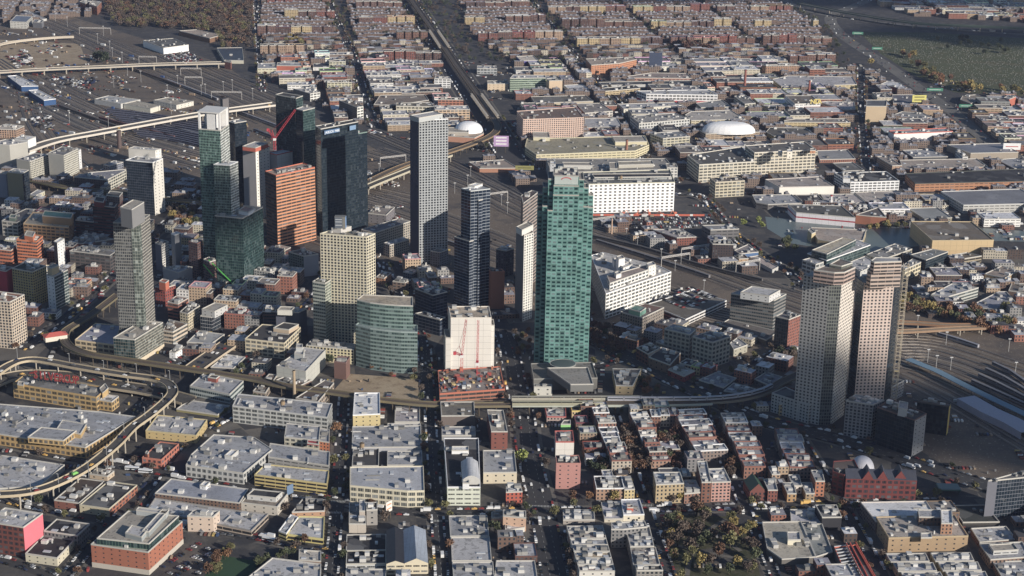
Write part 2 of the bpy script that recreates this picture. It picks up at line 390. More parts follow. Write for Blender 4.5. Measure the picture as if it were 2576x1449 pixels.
def sheet(name, pts, z, mt, kind='structure', label=None, cat=None):
    b = MB(); q = [(p[0], p[1]) for p in pts]
    if area(q) < 0: q.reverse()
    b.poly([(x, y, z) for x, y in q]); o = b.build(name, mt); tag(o, label, cat, kind=kind); return o
def Pp(*pts): return [tuple(G(p)) for p in pts]
sheet('ground', [(-9000,-500),(9000,-500),(9000,14000),(-9000,14000)], 0, M_PAVE)
sheet('rail_yard_ground', Pp((-60,560),(330,470),(640,560),(1010,660),(1300,760),(1700,960),(2000,1000),(2200,1060),(2420,1200),(2700,1330),(2760,860),(2150,760),(1900,720),(1480,540),(1030,420),(640,215),(560,160),(240,60),(-60,-30)), .02, M_YARD)
sheet('cemetery_lawn', Pp((2160,80),(2350,82),(2700,105),(2720,250),(2400,232),(2300,190),(2215,135)), .03, M_CEM)
sheet('creek_water', Pp((1925,545),(2150,568),(2290,572),(2420,570),(2700,590),(2700,612),(2480,605),(2300,620),(2160,640),(1990,612),(1930,575)), .03, None or plain('creek_water', (.15, .185, .185), .35, var=.1))
sheet('dirt_lot', [tuple(G(c(1,2, *p))) for p in ((770,1045),(930,862),(1630,915),(1640,1140),(1240,1105))], .03, M_DIRT)
sheet('park_lawn', [tuple(G(c(2,3, *p))) for p in ((1500,830),(2180,850),(2400,1000),(2500,1449),(1700,1600),(1560,1100))], .03, M_GRASS)
sheet('playing_field', [tuple(G(c(0,3, *p))) for p in ((2230,1240),(2640,1310),(2480,1460),(2050,1460))], .03, plain('turf', (.03, .07, .035), .9))
sheet('works_ground', Pp((1180,925),(1240,925),(1240,1010),(1100,1010)), .03, M_DIRT)
sheet('parking_ground', [tuple(G(c(2,1, *p))) for p in ((990,745),(2050,735),(2060,800),(1900,860),(1380,890),(1010,800))], .045, M_LOT)
sheet('yard_works_ground', Pp((0,100),(200,110),(220,160),(0,180)), .04, M_DIRT)
ROADS = [  # name, width, points (photo), two-sided parking?, phrase
 ('street', 12,[(833,1460),(848,1270),(860,1087),(866,1000)], 'the street left of the cream factory'),
 ('street', 12,[(1112,1460),(1098,1270),(1085,1087),(1078,960),(1072,880)], 'the street right of the cream factory'),
 ('avenue', 22,[(1398,1460),(1362,1277),(1328,1137),(1318,1050),(1296,960),(1280,880),(1262,830)], 'the wide avenue below the green glass tower'),
 ('street', 10,[(1692,1460),(1625,1277),(1570,1120),(1545,1040)], 'the street left of the park'),
 ('street', 10,[(1960,1470),(1872,1275),(1800,1110),(1775,1040)], 'the street right of the park'),
 ('street', 11,[(2225,1460),(2144,1312),(2082,1212),(2014,1105)], 'the street left of the tan brick school'),
 ('street', 13,[(0,1110),(162,1149),(425,1192),(644,1229),(819,1257),(956,1285),(1106,1290),(1300,1287),(1640,1282),(1890,1275),(2130,1268),(2400,1262)], 'the cross street in front of the cream factory'),
 ('street', 11,[(-40,1245),(80,1275),(275,1312),(330,1330)], 'the street in front of the pink wall'),
 ('street', 11,[(150,1470),(275,1325),(375,1224),(462,1112),(560,1060),(640,1000)], 'the diagonal street beside the red brick office'),
 ('street', 10,[(460,1325),(640,1352),(835,1392)], 'the street behind the playing field'),
 ('street', 10,[(-40,1400),(60,1425),(160,1465)], 'the street at the lower left corner'),
 ('avenue', 24,[(1455,770),(1480,840),(1560,890),(1650,935),(1780,1000),(1932,1062),(2090,1100),(2207,1135),(2357,1185),(2640,1270)], 'the boulevard beside the dark red school'),
 ('street', 11,[(1470,930),(1570,905),(1640,870)], 'the street beside the courthouse garden'),
 ('street', 11,[(1790,1000),(1870,935),(1960,880)], 'the street beside the off-white offices'),
 ('boulevard', 50,[(1300,420),(1262,360),(1215,285),(1150,185),(1085,85),(1030,0),(990,-60)], 'the boulevard under the far elevated railway'),
 ('street', 16,[(945,320),(925,270),(890,150),(855,70),(818,-20)], 'the far dark avenue'),
 ('street', 12,[(660,230),(650,100),(640,-20)], 'the far street beside the wood'),
 ('street', 14,[(1620,400),(1575,290),(1510,210),(1440,130),(1350,20),(1320,-20)], 'the far street behind the pink factory'),
 ('street', 14,[(2180,440),(2168,300),(2165,170)], 'the far narrow street'),
 ('street', 12,[(1700,460),(1660,400),(1880,330),(1790,210),(1700,130)][:2], 'the street beside the white factory'),
 ('street', 12,[(1790,480),(1700,490),(1830,600),(1880,640)][2:], 'the street beside the car park'),
 ('street', 12,[(1700,490),(1770,500),(1850,590),(1990,690),(2010,730)], 'the street beside the creek'),
 ('street', 12,[(-20,470),(140,500),(300,640),(360,660)][:2], 'a'),
 ('street', 14,[(60,880),(250,730),(420,560),(520,480)], 'the street under the left elevated railway'),
 ('street', 10,[(560,960),(780,760),(830,660)], 'the street behind the yellow tower'),
 ('street', 12,[(1060,960),(1060,850),(1000,740),(960,660)], 'the street beside the curved glass building'),
 ('highway', 26,[(2640,420),(2500,370),(2420,300),(2330,235),(2240,170),(2170,125),(2120,90),(2090,55),(2100,35),(2150,15),(2230,-20)], 'the far curving motorway'),
 ('highway', 18,[(1930,-30),(2010,20),(2120,45),(2300,65),(2450,78),(2700,95)], 'the far straight motorway'),
]
PT = [MB(), MB(), MB()]; rp = random.Random(17)
for k in range(420):
    g_ = G((rp.uniform(0,2576), rp.uniform(500,1449))); a = rp.uniform(-.25, .25) + (.5 if g_.x < -150 and g_.y < 1500 else 0); w, L = rp.uniform(5,26), rp.uniform(8,40); z_ = .006 + k * .00003
    PT[k % 3].quad(*[(g_.x + cos(a) * p - sin(a) * q, g_.y + sin(a) * p + cos(a) * q, z_) for p, q in ((-w, -L),(w, -L),(w, L),(-w, L))])
for b_, m_ in zip(PT, (M_LOT, M_ASPH, groundmat('worn_concrete', (.11, .10, .09),(.17, .155, .135), .04))): tag(b_.build('lot_surface', m_), kind='structure')
rz_ = .06; ROADP = []; M_KERB = groundmat('kerb_concrete', (.12, .112, .10),(.18, .165, .145), .05); bk = MB(); zk = .045
for nm, w, pts, ph in ROADS:
    g = smooth([tuple(G(p)) for p in pts]); b = MB(); ribbon(b, g, w, rz_)
    if nm != 'highway': b2 = MB(); ribbon(b2, g, w + 6.5, zk - .04); tag(b2.build('pavement', M_KERB), kind='structure'); zk += .0008
    o = b.build(nm, M_HWY if nm == 'highway' else M_ASPH); tag(o, kind='structure'); rz_ += .004
    ROADP.append((g, w, ph, nm))
# centre lines and crossings, as thin painted sheets
b = MB()
for g, w, ph, nm in ROADP:
    if w < 12 or nm == 'boulevard': continue
    for x, y, a in resample(g, 9):
        for off in ((0,) if w < 16 else (-w / 6, w / 6)):
            cx, cy = x - sin(a) * off, y + cos(a) * off; dx, dy = cos(a) * 1.6, sin(a) * 1.6; ex, ey = -sin(a) * .12, cos(a) * .12
            b.quad((cx - dx + ex, cy - dy + ey, .26),(cx - dx - ex, cy - dy - ey, .26),(cx + dx - ex, cy + dy - ey, .26),(cx + dx + ex, cy + dy + ey, .26))
for P, w, ang in (((1358,1274),22,0),((1366,1303),22,0),((1110,1311),12,0),((1098,1280),12,0),((1623,1272),12,0),((852,1262),12,0),((840,1290),12,0)):
    g = G(P)
    for k in range(int(w / 1.2)):
        x = g.x - w / 2 + k * 1.2; b.quad((x, g.y - 1.8, .262),(x + .6, g.y - 1.8, .262),(x + .6, g.y + 1.8, .262),(x, g.y + 1.8, .262))
tag(b.build('road_marking', plain('road_paint', (.45, .45, .42), .7)), kind='structure')
def nearroad(x, y, r=0):
    for g, w, ph, nm in ROADP:
        lim = (w / 2 + r) ** 2
        for k in range(0, len(g) - 1):
            ax, ay = g[k]; bx, by = g[k + 1]; dx, dy = bx - ax, by - ay; L = dx * dx + dy * dy
            if L == 0: continue
            t = max(0, min(1,((x - ax) * dx + (y - ay) * dy) / L))
            if (x - ax - t * dx) ** 2 + (y - ay - t * dy) ** 2 < lim: return True
    return False
# ================================================================ elevated roads and railways
def viaduct(name, label, cat, pts, w, z, thick=1.2, barrier=1.0, bcol=(.45, .38, .28), dm=None, step=28, pw=1.4, rails=0, pcol='conc', group=None, sm=True):
    g = [tuple(G(p, z)) for p in pts]; g = smooth(g) if sm else g
    cx, cy = g[len(g) // 2]; root = empty(name, (cx, cy, 0), label, cat, group); g = [(x - cx, y - cy) for x, y in g]
    L, Rr = ribbon_pts(g, w); b = MB(); ribbon(b, g, w, z)
    for i in range(len(g) - 1):
        b.quad((*L[i], z - thick),(*L[i + 1], z - thick),(*Rr[i + 1], z - thick),(*Rr[i], z - thick))
    b.build('deck', dm or M_HWY, root)
    for side in (L, Rr):
        b = MB(); s2 = [(p[0] * .996 + q[0] * .004, p[1] * .996 + q[1] * .004) for p, q in zip(side, g)]
        for i in range(len(g) - 1):
            p, q = side[i], side[i + 1]; d = Vector((q[0] - p[0], q[1] - p[1]))
            if d.length < .01: continue
            b.bar((p[0], p[1], z + (barrier - thick) / 2),(q[0], q[1], z + (barrier - thick) / 2), .5, barrier + thick + .1)
        b.build('barrier' if not rails else 'girder', MT['tint'], root, color=bcol)
    for t in range(rails):
        o_ = (t - (rails - 1) / 2) * (w / rails); b = MB()
        for s in (-.72, .72):
            A, _ = ribbon_pts(g, 2 * (o_ + s) if abs(o_ + s) > .01 else .02)
            for i in range(len(g) - 1):
                if (Vector(A[i]) - Vector(A[i + 1])).length > .01: b.bar((*A[i], z + .2),(*A[i + 1], z + .2), .28, .25)
        b.build('track', MT['tint'], root, color=(.17, .13, .10))
    for x, y, a in resample(g, step):
        b = MB(); q = w * .36
        for s in (-q, q): b.cyl(x - sin(a) * s, y + cos(a) * s, 0, z - thick - .6, pw / 2, n=8, cap=False)
        b.bar((x - sin(a) * w * .46, y + cos(a) * w * .46, z - thick - .5),(x + sin(a) * w * .46, y - cos(a) * w * .46, z - thick - .5), pw, 1.1)
        b.build('pier', MT[pcol], root)
    return root, g, (cx, cy)
r0c = lambda *p: [c(0,2, x, y) for x, y in p]
ramp_pts = [c(0,2, *p) for p in ((-160,950),(-40,860),(90,775),(220,728),(400,722),(800,795),(1200,862),(1520,905),(1680,955),(1738,1030),(1690,1115),(1510,1270),(1330,1400))] + [c(0,3, *p) for p in ((1180,110),(1040,230),(880,350),(690,460),(450,560),(200,612),(-150,630))]
viaduct('elevated_ramp', 'grey elevated road ramp looping in a hairpin around the yellow bakery building', 'road ramp', ramp_pts, 9.5,13, bcol=(.50, .42, .30), dm=M_LOT, step=26, pw=1.3)
viaduct('bridge_approach', 'lower multi-lane bridge approach road passing behind the big red rooftop letters', 'bridge approach', [c(0,2, *p) for p in ((-180,1010),(60,905),(300,868),(700,890),(1100,965),(1450,1020),(1700,1075),(1900,1130))], 20,5.5, bcol=(.42, .36, .27), dm=M_LOT, step=24)
viaduct('elevated_road', 'three short parallel elevated bridge lanes descending right of the grey glass tower', 'bridge ramp', [c(0,2, *p) for p in ((1960,800),(2100,700),(2260,590),(2420,480),(2640,360))], 20,5, bcol=(.50, .42, .32), dm=M_LOT, step=24)
ML = dict(dm=MT['rail'], rails=2, barrier=.9, pcol='steel', pw=1.0, step=16)
viaduct('elevated_railway', 'dark elevated railway curving round the grey glass tower and crossing in front of the dirt lot', 'elevated railway', [c(0,2, *p) for p in ((1190,60),(900,280),(700,400),(655,450),(650,520),(720,600),(900,665),(1200,712),(1480,752),(1900,815),(2300,875),(2560,915))] + [c(1,2, *p) for p in ((300,985),(790,1050),(1250,1120),(1850,1172),(2560,1172))], 9,10, bcol=(.20, .17, .11), **ML)
stv = viaduct('elevated_station', 'long elevated railway station with white slatted sides in front of the green tower', 'railway station', [c(2,2, *p) for p in ((0,1160),(600,1158),(1200,1158),(1700,1152),(2000,1140))], 13,10, bcol=(.45, .48, .42), **ML)
viaduct('elevated_railway', 'curved elevated railway under the silver train beside the twin concrete towers', 'elevated railway', [c(2,2, *p) for p in ((1990,1140),(2200,1125),(2400,1090),(2560,1040))] + [c(3,2, *p) for p in ((130,950),(300,870),(500,760))], 9,10, bcol=(.22, .2, .16), **ML)
viaduct('elevated_railway', 'far elevated railway running straight up along the boulevard from its double bend', 'elevated railway', [(900,470),(1010,418),(1120,385),(1200,357),(1243,335),(1252,315),(1240,296),(1205,240),(1150,165),(1093,80),(1040,5),(1000,-60)], 11,9, bcol=(.26, .19, .12), **ML)
viaduct('road_viaduct', 'long pale road viaduct crossing the rail yard behind the white-crowned tower', 'road viaduct', [(60,380),(140,354),(250,333),(380,309),(500,288),(600,274),(692,262)], 20,10, barrier=1.8, bcol=(.62, .57, .50), dm=M_HWY, step=30)
viaduct('road_viaduct', 'straight grey road viaduct crossing the top of the rail yard on stout piers', 'road viaduct', [(-60,185),(120,174),(260,168),(400,162),(565,158)], 16,9, barrier=1.4, bcol=(.48, .43, .36), dm=M_HWY, step=38, pw=2.2)
viaduct('road_viaduct', 'low curved pale wall and flyover at the far left of the rail yard', 'road viaduct', [(-40,122),(20,108),(80,100),(140,95),(186,93)], 9,5, barrier=1.6, bcol=(.50, .44, .36), dm=M_HWY, step=40)
viaduct('road_viaduct', 'yellowish double-deck bridge over the tracks between the dark green and white towers', 'road viaduct', [(920,472),(960,455),(1005,437),(1060,415),(1130,390)], 12,9, barrier=1.6, bcol=(.48, .44, .34), dm=M_LOT, step=30)
viaduct('elevated_railway', 'dark elevated railway passing the brown apartments at the far left', 'elevated railway', [(-30,435),(75,452),(160,470),(260,480),(420,500),(510,512),(640,540)], 9,9, bcol=(.2, .18, .11), **ML)
viaduct('rail_bridge', 'rusty brown railway bridge over the tracks right of the twin towers', 'railway bridge', [c(3,2, *p) for p in ((1280,345),(1500,352),(1800,372),(2150,375))], 8,7, bcol=(.26, .15, .09), dm=M_DIRT, step=24)
viaduct('rail_bridge', 'lower of the two rusty brown railway bridges right of the twin towers', 'railway bridge', [c(3,2, *p) for p in ((1280,440),(1500,430),(1800,412),(2180,395))], 8,7, bcol=(.30, .2, .13), dm=M_DIRT, step=24)
viaduct('motorway_flyover', 'far green-sided motorway flyover above the cemetery', 'flyover', [(2010,8),(2070,20),(2140,34),(2300,58),(2440,66),(2640,74)], 14,10, barrier=1.6, bcol=(.10, .14, .11), dm=M_HWY, step=45)
# station canopies, platforms
def canopy(parent, g, off, w, z, col, name='canopy'):
    A, _ = ribbon_pts(g, 2 * off if abs(off) > .01 else .02); b = MB(); L, Rr = ribbon_pts(A, w)
    for i in range(len(A) - 1):
        b.quad((*Rr[i], z),(*Rr[i + 1], z),(*L[i + 1], z + .3),(*L[i], z + .3)); b.quad((*Rr[i], z - 3.6),(*Rr[i + 1], z - 3.6),(*Rr[i + 1], z - .9),(*Rr[i], z - .9))
        b.bar((*Rr[i], z - 3.6),(*Rr[i], z), .2)
    b.build(name, MT['tint'], parent, color=col)
root, g, _c = stv
canopy(root, g[:10], -6.2,2.6,14.2,(.36, .35, .26)); canopy(root, g[:14], 6.2,2.6,14.2,(.40, .38, .32))
def strip_thing(name, label, cat, pts, w, z0, z1, col, mt='tint', sm=False, under=True):
    g = [tuple(G(p, z1)) for p in pts]; cx, cy = g[0]; g = [(x - cx, y - cy) for x, y in g]; root = empty(name, (cx, cy, 0), label, cat)
    L, Rr = ribbon_pts(g, w); b = MB()
    for i in range(len(g) - 1):
        b.quad((*Rr[i], z1),(*Rr[i + 1], z1),(*L[i + 1], z1),(*L[i], z1)); b.quad((*Rr[i + 1], z0 if not under else z1 - .6),(*Rr[i], z0 if not under else z1 - .6),(*Rr[i], z1),(*Rr[i + 1], z1))
        b.quad((*L[i], z0 if not under else z1 - .6),(*L[i + 1], z0 if not under else z1 - .6),(*L[i + 1], z1),(*L[i], z1))
    b.build('roof', MT[mt], root, color=col)
    if under:
        for x, y, a in resample(g, 15): b = MB(); b.cyl(x, y, 0, z1 - .5, .25, n=6, cap=False); b.build('post', MT['steel'], root)
    FOOT.append(([(x + cx, y + cy) for x, y in L + Rr[::-1]], cx, cy, 400)); return root
for nm, a0, a1, lab in (('station_platform', (1226.5,293),(1186,237), 'nearer platform canopies of the far elevated railway above the white dome'),('station_platform', (1107,117),(1079,74), 'farther platform canopies of the far elevated railway near the brick apartments')):
    p, q = G(a0,12), G(a1,12); d = (q - p).normalized(); nn = Vector((d.y, -d.x)); L = (q - p).length; q = p + d * min(L, 175)
    root = empty(nm, (p.x, p.y, 0), lab, 'station platform')
    for s in (0,17):
        b = MB(); o_ = nn * s; e = q - p; b.bar((o_.x, o_.y, 13),(e.x + o_.x, e.y + o_.y, 13),3.5, .5); b.bar((o_.x, o_.y, 9.6),(e.x + o_.x, e.y + o_.y, 9.6),4, .8); b.build('canopy', MT['tint'], root, color=(.50, .44, .36))
        for k in range(8): b = MB(); z = o_ + e * (k / 7); b.bar((z.x, z.y, 0),(z.x, z.y, 12.8), .4); b.build('post', MT['steel'], root)
strip_thing('platform_roof', 'long blue-grey platform roof crossing the tracks right of the twin towers', 'platform roof', [c(3,2, *p) for p in ((1410,712),(1700,830),(2000,985),(2300,1130),(2640,1290))], 9,0,6,(.17, .26, .34))
strip_thing('train_shed', 'long pale lavender train shed roof at the right edge below the blue platform', 'train shed', [c(3,2, *p) for p in ((1990,1095),(2230,1230),(2450,1330),(2640,1440))], 20,0,7,(.42, .42, .50), under=False)
# tracks
ON = ['first', 'second', 'third', 'fourth', 'fifth', 'sixth', 'seventh', 'eighth', 'ninth', 'tenth', 'eleventh', 'twelfth', 'thirteenth', 'fourteenth', 'fifteenth', 'sixteenth', 'seventeenth', 'eighteenth', 'nineteenth', 'twentieth']
def ORD(k):
    if k < 20: return ON[k]
    t = ['', '', 'twenty', 'thirty', 'forty', 'fifty', 'sixty', 'seventy', 'eighty', 'ninety']
    if k + 1 < 100:
        q, r = divmod(k + 1,10); return t[q] + ('-' + ON[r - 1] if r else '').replace('--', '-') if r else t[q][:-1] + 'ieth'
    return '%d%s' % (k + 1, 'th' if (k + 1) % 100 in (11,12,13) else {1: 'st', 2: 'nd', 3: 'rd'}.get((k + 1) % 10, 'th'))
tb = 0; TCOL = [(.05, .042, .04),(.20, .16, .12),(.075, .06, .055),(.13, .10, .08),(.04, .036, .038),(.24, .20, .16)]
def track(pts, n, gap, lab, col=(.085, .066, .055)):
    g0 = smooth([tuple(G(p)) for p in pts])
    for k in range(n):
        o_ = (k - (n - 1) / 2) * gap; A, _ = ribbon_pts(g0,2 * o_ if abs(o_) > .01 else .02); cx, cy = A[0]; A = [(x - cx, y - cy) for x, y in A]
        root = empty('railway_track', (cx, cy, 0), lab % ORD(k), 'railway track', 'tracks of the rail yard'); col = TCOL[(k * 7 + tb * 3) % 6]
        b = MB(); ribbon(b, A, 4.2, .12 + (k % 3) * .01 + tb * .02); b.build('sleepers', MT['tint'], root, color=col)
        b = MB()
        for s in (-.72, .72):
            q, _ = ribbon_pts(A, 2 * s)
            for i in range(len(q) - 1): b.bar((*q[i], .3 + tb * .02),(*q[i + 1], .3 + tb * .02), .2, .25)
        b.build('rails', MT['tint'], root, color=(.52, .46, .40))
track([(30,20),(200,88),(400,178),(560,245),(700,305)], 10,8, 'main line track in the upper left yard, %s from the left'); tb += 1
track([(60,195),(160,250),(300,310),(480,360),(640,400),(800,470),(1000,520)], 16,8, 'yard track sweeping under the pale viaduct, %s from the left'); tb += 1
track([(920,500),(1100,560),(1300,640),(1480,690),(1700,760),(2000,830),(2300,900)], 12,7, 'track passing behind the green tower, %s from the near side'); tb += 1
track([(930,380),(1030,410),(1200,470),(1340,540),(1500,590),(1700,650),(1900,720),(2050,770),(2300,860)], 9,7, 'track running past the white factory, %s from the near side'); tb += 1
track([(2262,875),(2350,880),(2480,920),(2600,960),(2700,990)], 9,9, 'track right of the twin towers, %s from the near side'); tb += 1
track([(2270,940),(2380,990),(2500,1060),(2700,1180)], 5,9, 'track below the blue platform roof, %s from the near side')
tb = 7
track([(120,250),(300,330),(480,385),(700,450),(1010,560)], 14,7.5, 'yard track below the train sheds, %s from the left'); tb += 1
track([(-20,150),(60,210),(90,300),(150,380),(260,470)], 5,8, 'curving track beside the blue depots, %s from the left'); tb += 1
track([(230,440),(420,470),(640,540),(900,640)], 4,9, 'track behind the left towers, %s from the near side'); tb += 1
track([(2270,900),(2400,935),(2560,1010),(2700,1080)], 7,9, 'middle track right of the twin towers, %s from the near side')
tb += 1
track([(420,135),(520,180),(655,235),(720,262)], 8,9, 'track between the superstore and the pale viaduct, %s from the left'); tb += 1
track([(930,330),(1030,372),(1150,420),(1300,500)], 5,8, 'track behind the tall pale grey tower, %s from the near side')
# ================================================================ the buildings one can tell apart
B = building
ORB = S(174,96,62); RB = S(150,72,55); DRB = S(105,52,46); BRN = S(118,92,78); TAN = S(196,172,140); CRM = S(222,212,184); YEL = S(214,184,84); YB = S(196,158,84)
GRY = S(150,150,150); LG = S(190,190,188); DG = S(80,82,86); WH = S(232,232,232); OW = S(205,202,190); DK = S(48,50,58); BLU = S(70,80,105); TEA = S(90,130,125); PNK = S(205,165,150)
rG = S(165,166,172); rL = S(190,188,190); rD = S(70,68,70); rB = S(120,105,92); rW = S(225,225,228); rT = S(175,165,150); rK = S(48,47,54)
# ---- lower left
B('office_building', 'red-orange brick office with small square windows and a green glass top storey', 'office building', 0,3,[(915,1135),(1490,1215),(1835,905)], 225, 'few', ORB, rT, 5, par=S(180,180,170), lm='the red brick office with the green glass top',
  base=('blank', S(190,180,165)), tiers=[([(975,1075),(1500,1130),(1800,850)], 4.6, 'glass', S(90,130,110), rT, 'glass_storey'),([(1260,1020),(1425,1065),(1490,985)], 3.8, 'blank', S(150,158,160), rL, 'penthouse', 23.),([(1430,1000),(1500,1010),(1700,790)], 4, 'blank', S(140,148,150), rG, 'screen_wall', 23.),([(1370,790),(1670,830),(1690,800)], 4, 'blank', S(170,175,176), rL, 'screen_wall', 23.)])
B('loft_building', 'dark red brick loft with yellow bands and a huge blank pink side wall', 'loft building', 0,3,[(-150,905),(235,965),(430,825)], 300, 'old', S(120,58,48), rL, 4, sides={1: ('blank', S(232,96,116))}, lm='the building with the pink wall', tank=False)
B('garage_building', 'dark flat-roofed grey block with a row of windows behind the cream-walled garage', 'workshop', 0,3,[(440,1000),(780,1050),(905,930)], 130, 'brick', S(120,122,124), rK, 2)
B('garage_building', 'low cream-walled garage with a black roof right of the pink wall', 'garage', 0,3,[(255,1228),(575,1275),(780,1060)], 78, 'few', S(205,195,165), rK, 3)
B('warehouse', 'low cream-fronted warehouse with orange brick side and dark square-patched roof', 'warehouse', 0,3,[(800,738),(1100,780),(1380,540)], 75, 'few', S(205,190,150), rD, 3, sides={1: ('old', ORB)}, par=S(200,190,160))
B('warehouse', 'long narrow dark-roofed brick workshop joined to the left of the cream-fronted warehouse', 'warehouse', 0,3,[(545,690),(795,722),(1050,500)], 75, 'few', S(140,80,62), S(85,70,62),4)
B('brick_building', 'small tan brick building tucked beside the elevated ramp curve', 'shop building', 0,3,[(900,425),(1080,452),(1150,398)], 42, 'few', TAN, rB, 2)
B('warehouse', 'big pale low warehouse roof under the elevated ramp at the left edge', 'warehouse', 0,3,[(-300,590),(395,552),(650,335),(-300,190)], 55, 'blank', GRY, rL, 9)
B('brick_building', 'small orange brick building with tall windows, a stair tower and two long white roof units', 'workshop', 0,3,[(1430,262),(1625,285),(1800,125)], 88, 'old', S(200,105,75), rD, 2, tiers=[([(1460,215),(1485,225),(1500,205)], 4, 'blank', ORB, rD)], par=S(200,115,85))
B('studio_building', 'long yellow brick bakery building with vertical piers under the red rooftop sign', 'studio building', 0,2,[(130,965),(970,1105),(1080,1010)], 140, 'ind', YB, S(120,120,118),6, par=YB, lm='the yellow bakery building',
  tiers=[([(1000,1015),(1030,1060),(1090,1010)], 9, 'blank', YB, rT, 'stair_tower', 6.),([(175,975),(235,985),(245,950)], 3, 'blank', YB, rT, 'stair_tower')])
B('studio_annex', 'small yellow brick annex at the right end of the long yellow building', 'annex', 0,2,[(1000,1130),(1125,1150),(1195,1095)], 95, 'old', YB, rW, 1)
B('studio_building', 'sprawling low yellow brick studio block with pale cluttered roofs in front of the yellow bakery', 'studio building', 0,3,[(-300,-20),(860,160),(1370,-150),(1000,-200),(-300,-300)], 110, 'old', S(190,150,75), rG, 22,
  tiers=[([(565,-20),(810,25),(870,-75)], 4, 'blank', YB, rG),([(280,55),(640,90),(770,-10)], 5, 'old', YB, rG)])
B('warehouse', 'tan yellow low warehouse with a pale grey roof beside the hairpin ramp', 'warehouse', 0,2,[(1465,1440),(1975,1490),(2085,1330)], 75, 'few', S(200,170,95), rL, 5, par=S(200,180,120))
B('office_building', 'white and teal glass office block right of the hairpin ramp', 'office building', 0,2,[(1910,990),(2310,1075),(2450,940)], 90, 'band', S(175,185,182), rG, 4, tiers=[([(2090,900),(2175,915),(2210,890)], 4, 'blank', RB, rD)])
B('warehouse', 'flat grey roofed low building in front of the white and teal office', 'warehouse', 0,2,[(1775,1222),(2190,1282),(2310,1190)], 22, 'blank', S(150,140,80), rG, 1)
B('warehouse', 'large grey patched roof building with graffiti-covered white walls at the lower left', 'warehouse', 0,3,[(1870,340),(2450,420),(2740,180),(2560,60),(2150,30),(1925,230)], 110, 'old', S(185,185,182), rG, 12, lm='the graffiti-covered warehouse', tiers=[([(2260,240),(2330,250),(2400,190)], 3, 'blank', LG, rW)])
B('warehouse', 'long warehouse with sagging blue-grey roof and ruined brick side', 'warehouse', 0,3,[(1560,620),(2410,720),(2500,580),(1720,475)], 95, 'brick', S(125,95,78), S(160,164,178),2, rk='clean', tiers=[([(2010,540),(2070,552),(2115,510)], 3, 'few', WH, rW)])
B('warehouse', 'low sprawling pale roof with black edge below the ruined brick warehouse', 'warehouse', 0,3,[(1480,790),(2530,1000),(2700,830),(2420,800),(1560,670)], 50, 'garage', S(185,165,145), rL, 8, par=S(150,145,140))
B('shop_building', 'three-storey beige block with small square windows beside the red brick office', 'office building', 0,3,[(1885,850),(2145,860),(2210,800)], 150, 'few', S(205,180,158), rG, 2, foot=False)
B('shop_building', 'low white building with terrace roof left of the street lined with yellow cabs', 'shop building', 1,3,[(-150,715),(215,760),(325,620)], 85, 'few', S(195,185,170), S(150,135,120),3, tiers=[([(-90,640),(200,670),(265,610)], 3.4, 'few', LG, rK)])
# ---- lower middle
B('warehouse', 'long two-storey yellow building with dark garage bays and pale roof', 'warehouse', 1,3,[(-15,435),(715,530),(735,395),(90,330)], 105, 'garage', S(205,180,90), rL, 4, par=S(205,185,110), lm='the long yellow garage')
B('warehouse', 'plain grey upper block standing behind the long yellow garage', 'warehouse', 1,3,[(122,255),(735,345),(742,205)], 100, 'strip', S(160,158,155), rG, 2)
B('office_building', 'cream office with ribbon windows behind the plain grey block', 'office building', 1,3,[(285,55),(635,90),(650,-50)], 120, 'old', S(195,188,165), rG, 4, tiers=[([(515,115),(630,130),(632,95)], 1, 'blank', S(190,60,60), S(200,50,60), 'red_roof')])
B('brick_building', 'narrow orange brick end building beside the street behind the yellow garage', 'brick building', 1,3,[(638,95),(738,110),(740,-20)], 95, 'brick', S(205,115,60), rG, 2)
B('factory', 'cream two-storey factory with wide window bays and huge silver roof', 'factory', 1,3,[(945,545),(1525,600),(1695,597),(1685,348),(945,358)], 160, 'ind', S(212,202,172), S(182,184,192),6, rk='clean', par=S(215,205,175), lm='the cream factory with the silver roof')
B('warehouse', 'wide light grey flat roof behind the cream factory with small white corner hut', 'warehouse', 1,3,[(965,160),(1665,155),(1660,-60),(970,-50)], 45, 'blank', rG, rG, 8)
B('workshop', 'low grey workshop with black edging directly behind the cream factory', 'workshop', 1,3,[(1320,338),(1675,338),(1670,195)], 30, 'blank', LG, rG, 3)
B('workshop', 'small dark-roofed yard building behind the left end of the cream factory', 'workshop', 1,3,[(965,348),(1235,345),(1240,165)], 30, 'blank', GRY, rD, 3, tank=True)
B('apartment_building', 'cream-and-mustard building with a bright white crumpled-looking roof beside the dirt lot', 'apartment building', 1,2,[(975,1285),(1250,1272),(1245,1060),(990,1060)], 120, 'few', S(200,178,110), rW, 4, rk='clean', par=WH, lm='the building with the bright white roof')
B('workshop', 'pale pinkish low roof right of the bright white roof', 'workshop', 1,2,[(1395,1352),(1650,1352),(1650,1200)], 28, 'blank', LG, S(180,172,176),3)
B('workshop', 'low pale roof in front of the pinkish low roof', 'workshop', 1,2,[(1320,1445),(1655,1445),(1655,1368)], 30, 'blank', LG, rL, 3)
B('tower_block', 'thin beige slab tower at the crossroads with a bright green roof panel', 'office building', 1,3,[(935,930),(1108,932),(1106,720)], 85, 'panel', S(195,182,165), S(150,145,135),2, tiers=[([(1040,800),(1098,802),(1098,690)], 5, 'blank', S(190,175,160), rL)])
B('apartment_building', 'narrow grey block with small windows attached right of the thin beige slab', 'apartment building', 1,3,[(1112,790),(1222,786),(1222,712)], 150, 'few', S(150,145,140), rD, 2)
